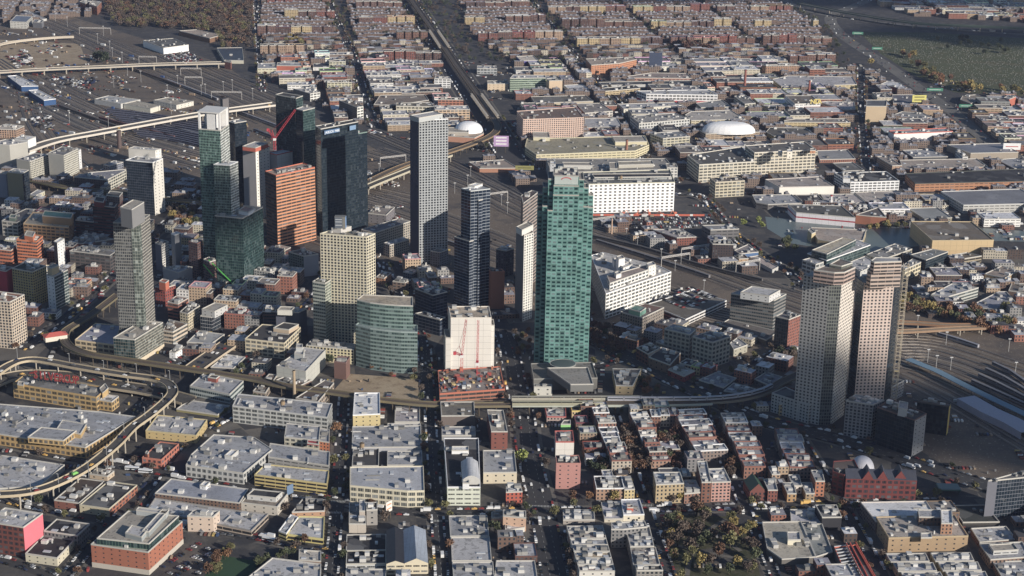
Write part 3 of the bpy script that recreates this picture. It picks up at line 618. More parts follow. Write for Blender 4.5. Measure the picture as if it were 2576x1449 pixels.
B('workshop', 'small black-roofed orange-walled workshop at the crossroads left of the thin beige slab', 'workshop', 1,3,[(362,812),(690,800),(700,690),(480,665)], 45, 'few', S(190,140,100), rK, 4)
B('shop_building', 'pale grey roofed building with bright yellow trimmed walls', 'shop building', 1,3,[(312,1035),(680,1085),(690,860),(430,855)], 50, 'garage', S(215,195,90), rL, 3, rk='clean', par=S(215,200,110), lm='the yellow-trimmed shop')
B('shop_building', 'narrow taller wing with white parapet left of the yellow-trimmed shop', 'shop building', 1,3,[(228,1000),(305,1030),(425,865)], 70, 'garage', S(215,195,100), rG, 1, par=WH)
B('warehouse', 'big white roof with rows of skylights at the bottom edge', 'warehouse', 1,3,[(-300,1640),(640,1700),(655,1335),(165,1272)], 60, 'blank', LG, rL, 12)
B('shop_building', 'small tan-roofed building behind the big white skylit roof', 'shop building', 1,3,[(430,1292),(655,1308),(655,1205)], 45, 'few', S(150,120,100), S(200,190,175),2)
B('workshop', 'black flat-roofed yard building left of the gabled sheds', 'workshop', 1,3,[(905,1200),(1310,1195),(1310,1035)], 25, 'blank', LG, rK, 2)
B('workshop', 'black roof with pale equipment and white front parapet left of the gabled sheds', 'workshop', 1,3,[(905,1335),(1310,1330),(1310,1195)], 50, 'strip', LG, rK, 6, par=S(190,185,170))
B('workshop', 'pale grey low roof at the bottom edge left of the gabled sheds', 'workshop', 1,3,[(900,1490),(1310,1490),(1310,1385)], 30, 'blank', LG, rG, 2)
B('office_building', 'modern white-framed building with a long black roof and silver barrel vault', 'office building', 1,3,[(1925,560),(2258,560),(2240,68),(1890,68)], 180, 'strip', S(205,210,190), rK, 4, par=rW, lm='the white-framed building with the silver vault',
  tiers=[([(1970,190),(2140,190),(2140,150)], 3, 'blank', WH, WH, 'cooling_plant'),([(2080,520),(2145,520),(2145,490)], 5, 'blank', rW, rL)])
B('warehouse', 'grey flat-roofed warehouse with a cream front right of the silver vault', 'warehouse', 1,3,[(2288,415),(2625,410),(2600,190),(2285,190)], 105, 'few', S(205,190,160), rG, 3)
B('workshop', 'cluttered pale roof with three skylights below the modern white-framed building', 'workshop', 1,3,[(1955,1055),(2345,1050),(2325,845),(1940,850)], 40, 'blank', LG, rG, 8)
B('workshop', 'plain stained grey roof in the row below the modern white-framed building', 'workshop', 1,3,[(1972,1300),(2372,1300),(2350,1060),(1960,1065)], 40, 'blank', LG, rL, 1)
B('workshop', 'grey roof with sawtooth white skylights at the bottom edge', 'workshop', 1,3,[(1985,1470),(2400,1470),(2385,1312),(1975,1315)], 40, 'blank', LG, rG, 4)
B('workshop', 'low brown shaded building beneath the construction deck and the railway', 'workshop', 1,2,[(1865,1292),(2202,1290),(2195,1150),(1855,1150)], 110, 'blank', S(120,105,98), S(130,122,110),3)
B('workshop', 'grey flat roof just above the modern white-framed building', 'workshop', 1,2,[(1870,1490),(2210,1488),(2205,1400),(1868,1400)], 60, 'blank', GRY, rG, 3)
B('brick_building', 'dark red brick corner building with beige window columns right of the modern white-framed building', 'apartment building', 1,2,[(2368,1450),(2532,1450),(2490,1235),(2325,1230)], 175, 'few', S(140,75,62), rT, 3, tiers=[([(2375,1330),(2440,1330),(2435,1275)], 3, 'blank', RB, rD)])
B('shop_building', 'small red-orange shop building at the avenue corner', 'shop building', 2,3,[(-60,612),(105,605),(85,530),(-60,530)], 108, 'brick', S(190,80,50), rG, 3)
B('apartment_building', 'peach-coloured stepped building at the corner below the crossing', 'apartment building', 1,3,[(2370,870),(2500,868),(2492,800),(2370,812)], 60, 'few', S(215,165,130), rT, 2)
B('apartment_building', 'peach building with castellated top beside the avenue crossing', 'apartment building', 2,3,[(-90,850),(142,870),(140,800),(-90,790)], 130, 'few', S(215,170,135), rT, 2)
B('shop_building', 'white rounded roof building beside the peach building', 'shop building', 2,3,[(-70,1000),(128,965),(120,880),(-70,880)], 40, 'blank', OW, S(205,198,200),2)
B('warehouse', 'wide stained grey roof at the bottom edge left of the avenue', 'warehouse', 2,3,[(-180,1500),(260,1500),(230,1300),(-160,1300)], 30, 'blank', LG, rL, 2)
# ---- middle left industrial
B('factory', 'long grey-white concrete frame factory with wide dark windows and rooftop water tanks', 'factory', 1,2,[(-236,1190),(720,1308),(768,1170),(-180,1070)], 165, 'ind', S(185,186,182), S(165,165,170),10, par=LG, tank=True, lm='the long grey-white factory')
B('factory', 'old brown-roofed factory wing with vertical white piers beside the dirt lot', 'factory', 1,2,[(400,1110),(625,1150),(785,960),(690,930)], 95, 'old', S(175,155,135), S(100,82,72),2)
B('factory', 'old brown factory wing with tall chimney left of the white-piered wing', 'factory', 1,2,[(-30,1040),(95,1062),(215,880),(130,870)], 60, 'old', S(170,150,130), S(120,105,95),3)
B('factory', 'old brown cross wing joining the two white-piered factory wings', 'factory', 1,2,[(200,930),(420,1000),(560,930),(330,880)], 60, 'old', S(130,100,85), S(110,90,80),4)
B('office_building', 'pale grey stepped office with a big round roof tank behind the old brown factory', 'office building', 1,2,[(205,790),(500,845),(700,630),(480,600)], 160, 'panel', S(190,190,180), rL, 4, tiers=[([(385,665),(475,680),(490,630)], 5, 'blank', S(180,182,180), rL),([(402,600),(465,605),(470,570)], 9, 'blank', S(195,197,195), rG, 'cooling_tower')])
B('warehouse', 'cream five-storey loft with large dark windows left of the pale grey office', 'loft building', 1,2,[(-110,515),(285,560),(450,400),(60,370)], 155, 'ind', S(215,198,160), rD, 4, par=S(215,200,165), tiers=[([(175,405),(330,425),(430,370)], 4, 'blank', TAN, rD)])
B('apartment_building', 'low yellow-cream block of square windows between balcony tower and curved glass building', 'apartment building', 1,2,[(505,580),(985,625),(1000,570),(560,525)], 145, 'grid', S(215,200,150), rT, 5)
B('brick_building', 'small windowless brown brick tower standing at the corner of the dirt lot', 'brick tower', 1,2,[(785,742),(905,760),(945,700),(830,690)], 165, 'blank', S(125,88,78), S(150,120,115),1, par=S(140,105,100))
B('office_building', 'dark slate apartment block behind the cream loft', 'apartment building', 1,2,[(200,245),(430,250),(510,215),(300,205)], 250, 'blank', S(84,88,104), rG, 2, tiers=[([(215,225),(360,230),(390,195)], 5, 'blank', OW, rT)])
B('office_building', 'brown banded block with green roof left of the dark slate apartment block', 'apartment building', 1,2,[(65,240),(195,242),(205,205),(80,200)], 190, 'band', S(105,80,72), S(80,88,60),2, tiers=[([(92,208),(150,210),(160,180)], 4, 'blank', WH, rW)])
B('warehouse', 'small grey pitched workshop with bare side beside the descending bridge lanes', 'workshop', 0,2,[(1880,550),(2130,562),(2260,470),(2000,435)], 50, 'blank', GRY, S(170,172,174),2)
B('office_building', 'dark glass and white framed office behind the grey workshop', 'office building', 0,2,[(2015,285),(2130,300),(2315,200),(2170,165)], 140, 'dglass', S(170,172,178), rD, 3, tiers=[([(2030,215),(2160,240),(2290,175)], 7, 'few', LG, rT)])
B('office_building', 'cream office with ribbon of windows right of the grey glass tower', 'office building', 0,2,[(1810,245),(1890,262),(2012,180),(1930,140)], 170, 'apt', S(205,190,155), rD, 3)
B('office_building', 'brown-roofed three-storey office with white window bands at the foot of the grey glass tower', 'office building', 0,2,[(1640,430),(1740,445),(1885,365),(1700,320)], 120, 'band', S(205,185,160), S(125,95,70),3)
B('shop_building', 'little white and red two-storey house facing a full car park', 'shop building', 0,2,[(1703,645),(1765,655),(1862,598),(1790,585)], 60, 'few', WH, rD, 2)
B('warehouse', 'flat white roof with dark patches beside the descending bridge lanes', 'warehouse', 0,2,[(2120,800),(2350,812),(2470,700),(2280,672)], 30, 'blank', DG, rW, 4)
B('factory', 'tan two-storey factory with lavender roof inside the railway bend', 'factory', 0,2,[(755,525),(1150,578),(1215,380),(960,360)], 130, 'ind', S(205,180,135), S(158,158,178),3, rk='clean', par=S(215,190,145))
# ---- left towers
B('tower', 'slim grey glass residential tower with bright mirrored centre strip', 'tower', 0,1,[(1138,795),(1390,805),(1508,715)], 1285, 'fine', S(128,128,124), rT, 2, par=S(160,158,150), sides={1: ('fine', S(176,170,158))}, lm='the slim grey glass tower',  # right face tinted paler than the others to carry its sunlight
  tiers=[([(1210,640),(1325,665),(1450,590)], 19, 'blank', S(130,130,132), rT, 'crown')])
B('tower_podium', 'grey stone and glass podium at the foot of the slim grey glass tower', 'podium', 0,2,[(1140,505),(1355,525),(1640,350),(1420,335)], 255, 'glass', S(120,118,108), rT, 2, sides={1: ('mosaic', S(160,155,140))}, base=('blank', S(215,195,160)), foot=False)
B('apartment_tower', 'tall tan apartment building with many small windows at the left edge', 'apartment building', 0,2,[(-150,120),(100,145),(245,70),(0,40)], 470, 'grid', S(205,185,160), S(150,100,75),3, lm='the tall tan apartments at the left edge')
B('apartment_tower', 'lower tan apartment wing with a crimson corner stripe at the left edge', 'apartment building', 0,2,[(-150,330),(70,352),(145,300),(-80,270)], 225, 'grid', S(210,188,165), S(150,100,75),2, foot=False, sides={1: ('grid', S(205,180,160))})
B('apartment_building', 'white corner building with green glass bays and a tan roof box', 'apartment building', 0,1,[(468,1320),(545,1340),(682,1270),(600,1240)], 330, 'few', WH, rL, 2, sides={1: ('glass', S(222,228,225))}, lm='the white building with green glass bays', tiers=[([(475,1240),(520,1255),(592,1225)], 8, 'blank', S(205,180,130), rT)])
B('apartment_building', 'yellow-striped apartment block with a planted roof left of the white building', 'apartment building', 0,1,[(120,1255),(325,1292),(465,1230),(250,1195)], 350, 'apt', S(176,158,92), S(70,72,55),6)
B('apartment_building', 'crimson red slab rising at the left edge', 'apartment building', 0,1,[(-90,1262),(62,1285),(128,1245),(-30,1225)], 300, 'blank', S(185,30,60), S(140,110,110),2)
B('apartment_building', 'bright orange stepped apartment complex at the left edge', 'apartment building', 0,1,[(165,965),(368,985),(432,930),(240,905)], 250, 'band', S(222,116,50), S(140,110,95),3, lm='the bright orange apartments', par=S(215,120,55), tiers=[([(245,920),(330,935),(355,890)], 6, 'blank', S(215,110,50), rT)])
B('apartment_building', 'lower orange wing with balconies left of the bright orange complex', 'apartment building', 0,1,[(-80,1055),(110,1075),(165,1035),(-30,1010)], 140, 'band', S(205,105,50), S(140,110,95),3)
B('apartment_building', 'slender dark and white striped tower right of the bright orange apartments', 'apartment building', 0,1,[(540,985),(575,1000),(648,955),(605,945)], 262, 'few', S(110,105,105), rW, 2, sides={1: ('few', WH)})
B('office_building', 'tan brick office with tall pilasters and a teal-topped upper floor', 'office building', 0,1,[(235,805),(690,845),(738,715),(330,690)], 190, 'ind', S(190,140,85), S(190,175,150),4, par=S(205,170,120), lm='the tan brick office with the teal top', tiers=[([(425,725),(715,750),(735,700)], 9, 'blank', S(170,130,85), S(90,150,140), 'upper_floor')])
B('office_building', 'white-trimmed dark red building left of the tan brick office', 'office building', 0,1,[(18,775),(175,792),(420,665),(260,655)], 145, 'ind', S(200,190,175), S(110,105,105),3, tiers=[([(90,740),(150,748),(170,715)], 4, 'blank', S(120,140,125), S(110,130,120))])
B('office_building', 'dark brown low office with a pale cornice left of the slim grey glass tower', 'office building', 0,1,[(700,1078),(1105,1125),(1158,1090),(835,1025)], 165, 'ind', S(95,85,85), S(150,140,130),5)
B('office_building', 'flat brown roofed block with boxed plant rooms behind the dark brown office', 'office building', 0,1,[(755,968),(945,990),(1145,960),(860,900)], 80, 'blank', S(120,100,88), S(140,128,115),5)
B('apartment_building', 'large dark maroon apartment block with a red roof tower in shade', 'apartment building', 0,1,[(930,620),(1150,640),(1235,545),(1000,520)], 300, 'band', S(100,55,55), S(95,85,85),5, tiers=[([(945,575),(1040,590),(1060,545)], 7, 'blank', S(130,50,45), rD),([(1070,520),(1200,535),(1235,490)], 9, 'brick', S(120,100,95), rD)], lm='the large maroon block')
B('apartment_building', 'lower maroon wing stepping down left of the large maroon block', 'apartment building', 0,1,[(760,770),(940,790),(960,740),(800,730)], 140, 'band', S(90,60,60), S(95,90,92),3)
B('hotel_tower', 'dark blue glass slab tower backed by a tall white concrete wall', 'tower', 0,1,[(1265,165),(1535,190),(1640,150),(1370,128)], 530, 'dglass', S(80,88,108), rG, 1, lm='the dark blue slab tower', sides={1: ('few', S(215,210,200))}, par=WH)
B('tower_core', 'tall white concrete slab with slot windows behind the dark blue glass', 'tower', 0,1,[(1292,48),(1562,68),(1622,52),(1350,28)], 600, 'blank', S(205,200,190), rL, 2, sides={1: ('few', S(225,222,215))}, foot=False)
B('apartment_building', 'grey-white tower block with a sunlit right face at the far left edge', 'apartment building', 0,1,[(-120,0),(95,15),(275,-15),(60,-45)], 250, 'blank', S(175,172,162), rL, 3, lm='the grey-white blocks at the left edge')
B('apartment_building', 'narrow white sunlit slab behind the grey-white tower block', 'apartment building', 0,1,[(150,-55),(280,-38),(360,-70),(220,-85)], 150, 'blank', WH, rW, 1)
B('office_building', 'long grey-white office with rows of square windows left of the plain grey slab', 'office building', 0,1,[(165,155),(300,180),(485,112),(340,95)], 185, 'blank', S(180,176,162), S(120,120,128),3, sides={1: ('apt', S(190,185,168))})
B('office_building', 'plain grey slab-ended office with a windowed right face', 'office building', 0,1,[(485,95),(640,118),(785,50),(620,30)], 235, 'blank', S(170,168,160), S(110,110,115),3, sides={1: ('apt', S(205,200,182))})
B('office_building', 'small bright white stair block at the right end of the grey slab-ended office', 'office building', 0,1,[(740,55),(790,68),(815,55),(770,40)], 190, 'blank', WH, rL, 0, sides={1: ('few', WH)})
B('apartment_building', 'ochre-grey tower with a dark blue right face at the left edge', 'apartment building', 0,1,[(70,285),(225,300),(290,265),(140,248)], 290, 'blank', S(140,132,100), rG, 2, sides={1: ('dglass', S(70,75,95))})
B('apartment_building', 'blue-grey block at the very left edge beside the ochre-grey tower', 'apartment building', 0,1,[(-120,285),(62,305),(100,280),(-60,265)], 240, 'blank', S(130,138,160), rT, 1)
B('shop_building', 'small cream building with a row of windows right of the ochre-grey tower', 'shop building', 0,1,[(290,515),(345,528),(450,478),(380,460)], 40, 'few', S(205,198,165), rG, 1)
B('warehouse', 'long low brown block with a windowed cream right face behind the maroon block', 'office building', 0,1,[(745,335),(1072,365),(1290,255),(900,290)], 115, 'brick', S(100,80,75), S(140,140,150),4, sides={1: ('ind', S(205,200,180))})
B('warehouse', 'small blue-grey block at the edge of the rail yard left of the dark blue slab', 'office building', 0,1,[(1040,212),(1100,225),(1240,185),(1150,170)], 60, 'apt', S(130,135,150), rG, 2)
B('apartment_building', 'grey block standing between grey glass tower and tall green tower, white-windowed right face', 'apartment building', 0,1,[(1560,1000),(1625,1022),(1698,985),(1620,965)], 265, 'blank', S(105,108,125), rB, 2, sides={1: ('apt', S(215,212,205))})
B('tower', 'slender pale grey tower with a white hollow top', 'tower', 0,1,[(1720,905),(1758,922),(1818,900),(1775,885)], 380, 'blank', S(140,142,150), rW, 0, par=WH)
B('apartment_building', 'brown brick tower left of the green construction rails', 'apartment building', 0,1,[(1895,985),(1985,1008),(2040,975),(1950,960)], 370, 'apt', S(120,85,82), S(190,180,175),2, par=S(160,110,100))
B('apartment_building', 'brown stepped apartment block with bright green construction guardrails', 'apartment building', 0,1,[(2045,1165),(2110,1190),(2190,1165),(2100,1140)], 240, 'apt', S(125,90,85), S(150,105,95),1, tiers=[([(2120,1290),(2190,1310),(2260,1280)], 5, 'apt', S(125,90,85), S(150,110,100), 'terrace', 6.),([(2190,1390),(2235,1400),(2340,1388)], 2, 'blank', S(125,92,86), S(150,115,105), 'terrace', 2.)])
B('office_building', 'pale grey stepped block below the slender grey tower', 'apartment building', 0,1,[(1640,1250),(1795,1300),(1935,1240),(1780,1225)], 130, 'blank', S(165,165,170), rG, 4)
B('apartment_building', 'red brick building crowned by an orange stair tower with a wooden tank', 'apartment building', 0,1,[(1560,1440),(1660,1455),(1765,1420),(1640,1400)], 180, 'brick', S(150,62,52), rL, 2, tank=True, tiers=[([(1600,1385),(1665,1400),(1700,1375)], 9, 'blank', S(205,100,60), S(190,100,70))])
B('apartment_building', 'orange scaffold-netted building right of the grey glass tower', 'apartment building', 0,2,[(1685,145),(1790,165),(1895,105),(1770,85)], 170, 'floors', S(175,95,70), S(150,90,70),2)
# ---- centre towers
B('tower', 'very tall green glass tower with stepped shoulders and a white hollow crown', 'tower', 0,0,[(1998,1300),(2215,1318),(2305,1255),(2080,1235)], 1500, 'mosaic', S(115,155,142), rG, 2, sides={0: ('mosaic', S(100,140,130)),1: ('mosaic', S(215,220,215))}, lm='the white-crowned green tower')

def crown(H):
    g = G(c(0,0,2215,1318), H); g0 = G(c(0,0,1998,1300), H); g2 = G(c(0,0,2305,1255), H); u = (g0 - g); v = (g2 - g)
    root = bpy.data.objects[LASTN]; o = root.location
    P = lambda a, b_: (g.x + u.x * a + v.x * b_ - o.x, g.y + u.y * a + v.y * b_ - o.y)
    for a0, a1, b0, b1, h in ((0, .08,0, .1,19),(.92,1,0, .1,19),(.25, .62, .05, .6,18),(.0,1., .7, .95,19),(0,1,0, .5,0)):
        if not h: continue
        b = MB(); q = [P(a0, b0), P(a1, b0), P(a1, b1), P(a0, b1)]
        if area(q) < 0: q.reverse()
        b.prism(q, H, H + h); b.build('crown_panel', MT['tint'], root, color=S(226,224,222))
    b = MB(); q = offs([P(0,0), P(1,0), P(1, .95), P(0, .95)][::-1], 0);
    if area(q) < 0: q.reverse()
    b.prism(q, H + 19.01, H + 20.4); b.build('crown_roof', MT['tint'], root, color=S(215,213,210))
LASTN = [o.name for o in COL.objects if o.get('label', '').startswith('very tall green')][0]; HG = bpy.data.objects[LASTN]['h']; crown(HG)
B('tower', 'middle shoulder of green patterned glass stepping down right of the white-crowned tower', 'tower', 0,1,[(2150,208),(2312,218),(2395,182),(2240,175)], 1180, 'mosaic', S(120,145,135), rW, 1, sides={1: ('mosaic', S(220,222,215))}, par=WH, foot=False)
B('tower', 'broad dark green glass tower base with two wooden tanks on its white roof', 'tower', 0,1,[(2160,725),(2440,752),(2645,640),(2380,615)], 690, 'glass', S(62,100,94), rT, 6, lm='the broad dark green glass block', tiers=[([(2400,670),(2500,690),(2560,650)], 4, 'blank', WH, S(200,150,130))], tank=True)
B('office_tower', 'rust-orange banded tower under construction with open floors', 'tower', 1,1,[(90,278),(202,322),(592,238),(470,195)], 740, 'floors', S(125,88,72), S(190,155,130),7, sides={1: ('floors', S(214,134,76))}, par=S(220,105,60), lm='the rust-orange construction tower')  # other faces darkened in colour for shade, front given a lit orange
B('tower_podium', 'low dark red podium with a cluttered roof at the foot of the rust-orange tower', 'podium', 1,1,[(72,1092),(190,1125),(350,1045),(240,1020)], 115, 'floors', S(110,50,45), S(190,150,130),4, foot=False)
B('tower', 'white concrete tower under construction with an orange netted top', 'tower', 1,1,[(-135,45),(-5,62),(135,25),(10,5)], 700, 'blank', S(150,148,152), rL, 1, sides={1: ('few', S(232,228,218))}, par=S(215,90,60), lm='the white tower with orange netting', tiers=[([(-135,25),(-5,42),(120,-5)], 5, 'blank', S(210,95,65), rL, 'netting'),([(-125,-20),(0,-5),(110,-40)], 6, 'blank', S(240,236,228), rW, 'core_top', None)][:1])  # left face greyed to carry shade beside the lit white front
B('tower_core', 'white concrete core box standing directly behind the rust-orange tower', 'tower', 1,1,[(108,92),(212,112),(388,72),(290,52)], 620, 'blank', S(150,150,158), rW, 0, sides={1: ('panel', S(240,238,232))}, par=S(220,90,70), foot=False)
B('tower', 'square black glass tower right of the white-crowned tower', 'tower', 0,0,[(2290,1225),(2360,1242),(2480,1222),(2410,1200)], 900, 'dglass', S(50,54,66), rG, 1, lm='the square black tower')
B('tower', 'bare grey concrete shaft behind the white crown', 'tower core', 0,0,[(2215,990),(2240,1000),(2300,985),(2270,975)], 900, 'blank', S(110,105,108), rD, 0, par=None)
B('tower', 'rippled dark mirror glass residential tower behind the red crane', 'tower', 1,0,[(195,955),(405,992),(472,968),(270,935)], 1160, 'mosaic', S(70,74,82), rD, 1, sides={1: ('glass', S(78,108,105))}, lm='the rippled mirror glass tower')
B('tower', 'green glass companion tower right of the rippled mirror tower', 'tower', 1,0,[(400,1100),(472,1118),(592,1088),(500,1065)], 1100, 'dglass', S(50,60,75), rL, 1, sides={1: ('glass', S(75,110,105))})
JP, JH, _ = B('tower', 'wide dark green glass tower with blue letters on its top band', 'tower', 1,0,[(597,1272),(652,1302),(1028,1228),(980,1205)], 1090, 'dglass', S(55,70,72), rD, 2, sides={1: ('dglass', S(45,66,70))}, lm='the wide dark green tower')
B('tower', 'front slab of the wide dark green tower with pale edge strips', 'tower', 1,0,[(700,1378),(772,1392),(1118,1332),(1040,1315)], 960, 'mosaic', S(95,125,115), rD, 2, sides={1: ('dglass', S(30,50,60))}, par=S(120,150,140), foot=False)
B('construction_hoist', 'red scaffold hoist column climbing the wide dark green tower', 'hoist', 1,0,[(598,1400),(640,1410),(665,1402),(620,1392)], 860, 'floors', S(165,75,65), S(150,80,70),0, par=None, foot=False)
B('tower', 'tall pale grey tower with blank left side tinted as shaded and sunlit gridded front', 'tower', 1,0,[(1550,1190),(1640,1215),(1934,1200),(1850,1180)], 1440, 'blank', S(78,80,98), rL, 2, sides={1: ('grid', S(168,173,176))}, lm='the tall pale grey tower', par=WH,  # left side darkened and blued in colour to carry shade
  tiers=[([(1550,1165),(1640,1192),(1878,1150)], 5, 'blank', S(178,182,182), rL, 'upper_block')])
B('tower', 'dark blue-black glass tower stepping down in white floor lines', 'tower', 1,1,[(2065,452),(2160,478),(2357,455),(2260,432)], 1180, 'bglass', S(150,160,172), rG, 1, par=S(190,195,195), lm='the dark glass tower with white floor lines', tiers=[([(2130,420),(2200,430),(2280,405)], 2, 'blank', WH, rW)])
B('tower', 'slightly lower dark glass slab in front of the white-lined dark tower', 'tower', 1,1,[(2125,540),(2240,572),(2342,548),(2230,520)], 1080, 'bglass', S(140,150,165), rG, 1, foot=False)
B('tower', 'lower front block of the white-lined dark tower', 'tower', 1,1,[(1995,938),(2148,985),(2357,930),(2200,900)], 680, 'bglass', S(145,155,168), S(90,92,105),1, foot=False)
HT, HTH, _ = B('tower', 'broad yellow-cream gridded hotel tower with a billboard box on its roof', 'tower', 1,1,[(645,905),(1112,942),(1200,905),(760,872)], 1080, 'grid', S(206,196,165), S(150,140,120),4, par=S(215,206,175), lm='the yellow-cream tower',
  tiers=[([(760,850),(855,862),(960,835)], 4, 'blank', S(190,185,180), rL),([(778,760),(835,770),(915,740)], 12, 'blank', S(90,120,170), rT, 'billboard_box', None)][:1])
B('apartment_tower', 'thin tower wrapped in balconies with a planted roof in front of the yellow-cream tower', 'tower', 1,1,[(570,1388),(695,1408),(842,1312),(730,1290)], 625, 'band', S(165,172,160), S(95,105,70),3, lm='the thin balcony tower', sides={1: ('mosaic', S(185,190,170))})
B('office_tower', 'curved green glass office building with banded floors beside the dirt lot', 'office tower', 1,2,[(1002,375),(1150,412),(1300,432),(1460,446),(1625,450),(1625,380),(1080,320)], 410, 'office', S(120,145,142), S(130,150,148),0, par=S(150,170,168), lm='the curved green glass office',
  tiers=[([(1015,122),(1150,152),(1300,170),(1450,180),(1580,184),(1578,95),(1080,72)], 24, 'office', S(118,148,142), S(190,172,145), 'upper_block'),([(1335,95),(1515,120),(1540,62)], 9, 'blank', S(200,180,155), S(215,195,170), 'plant_room', None)][:1])
B('office_building', 'dark navy glass offices with white frames left of the white blank wall', 'office building', 1,2,[(1600,10),(1780,78),(1925,42),(1760,-20)], 330, 'bglass', S(95,105,125), rD, 4, lm='the dark navy offices')
B('office_building', 'lower navy glass wing spreading below the dark navy offices', 'office building', 1,2,[(1600,260),(1850,325),(1905,300),(1700,240)], 160, 'bglass', S(85,95,112), rD, 2, foot=False)
B('office_building', 'tall building with an enormous blank white front wall behind the red crane', 'office building', 1,2,[(1960,306),(2370,304),(2345,190),(1935,190)], 545, 'panel', S(222,216,206), S(195,175,150),7, lm='the blank white wall', par=S(225,215,200),
  tiers=[])
B('office_building', 'left shoulder of the blank white wall building', 'office building', 1,2,[(1908,507),(1962,507),(1950,420),(1890,420)], 350, 'panel', S(215,210,200), S(150,140,125),0, foot=False)
B('office_building', 'right shoulder of the blank white wall building', 'office building', 1,2,[(2368,380),(2400,380),(2390,320),(2355,320)], 460, 'panel', S(222,216,206), S(150,140,125),0, foot=False)
B('office_building', 'orange-brown brick slab right of the white-lined dark tower', 'apartment building', 1,1,[(2345,1272),(2368,1292),(2502,1286),(2470,1262)], 370, 'blank', S(190,112,75), rD, 3, par=S(200,120,80))
B('hotel_tower', 'brown tower with a white picture-frame top left of the green glass tower', 'tower', 2,1,[(92,522),(112,600),(262,488),(200,470)], 900, 'band', S(120,90,85), S(95,80,78),1, sides={1: ('band', S(165,145,135))})
B('hotel_tower', 'white windowed tower left of the green glass tower', 'tower', 2,1,[(42,850),(122,925),(218,895),(140,835)], 860, 'blank', S(130,125,125), rD, 2, sides={1: ('apt', S(225,222,212))}, tiers=[([(42,838),(100,870),(215,815)], 6, 'blank', S(215,212,205), rT)])
for a in [('teal-grey office with a blue scaffold net below the rust-orange tower', 1,1,[(325,1088),(480,1132),(630,1112),(480,1060)], 205, 'apt', S(110,120,118), S(110,100,90), {1: ('blank', S(150,150,158))}),
          ('small light grey office left of the teal-grey office', 1,1,[(-20,1270),(140,1295),(255,1268),(90,1240)], 120, 'apt', S(170,170,168), rG, None),
          ('tan complex with tall windows behind the yellow-cream tower', 1,1,[(1060,865),(1200,895),(1560,780),(1420,755)], 175, 'apt', S(165,155,140), S(135,132,135), None),
          ('stepped tan factory wing in front of the tan complex', 1,1,[(1285,1000),(1345,1022),(1540,965),(1470,945)], 120, 'apt', S(170,158,142), rG, None),
          ('grey brown block at the edge of the tracks behind the wide dark green tower', 1,1,[(1130,700),(1310,720),(1395,640),(1200,625)], 90, 'few', S(120,115,120), S(150,135,125), None),
          ('low orange-roofed brick house group right of the yellow-cream tower', 1,1,[(1210,1340),(1290,1355),(1362,1300),(1280,1285)], 70, 'brick', S(200,135,85), S(150,120,100), None),
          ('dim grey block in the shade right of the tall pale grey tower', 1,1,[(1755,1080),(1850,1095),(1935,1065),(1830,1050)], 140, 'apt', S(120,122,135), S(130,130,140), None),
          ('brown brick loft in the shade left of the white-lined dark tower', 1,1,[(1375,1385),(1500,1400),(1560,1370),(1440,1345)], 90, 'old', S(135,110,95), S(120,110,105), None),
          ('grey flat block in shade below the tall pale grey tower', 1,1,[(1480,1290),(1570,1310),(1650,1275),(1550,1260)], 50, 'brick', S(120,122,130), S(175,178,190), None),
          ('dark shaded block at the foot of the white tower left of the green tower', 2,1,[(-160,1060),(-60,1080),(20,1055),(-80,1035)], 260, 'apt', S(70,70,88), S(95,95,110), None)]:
    B('office_building', a[0], 'office building', a[1], a[2], a[3], a[4], a[5], a[6], a[7], 3, sides=a[8])
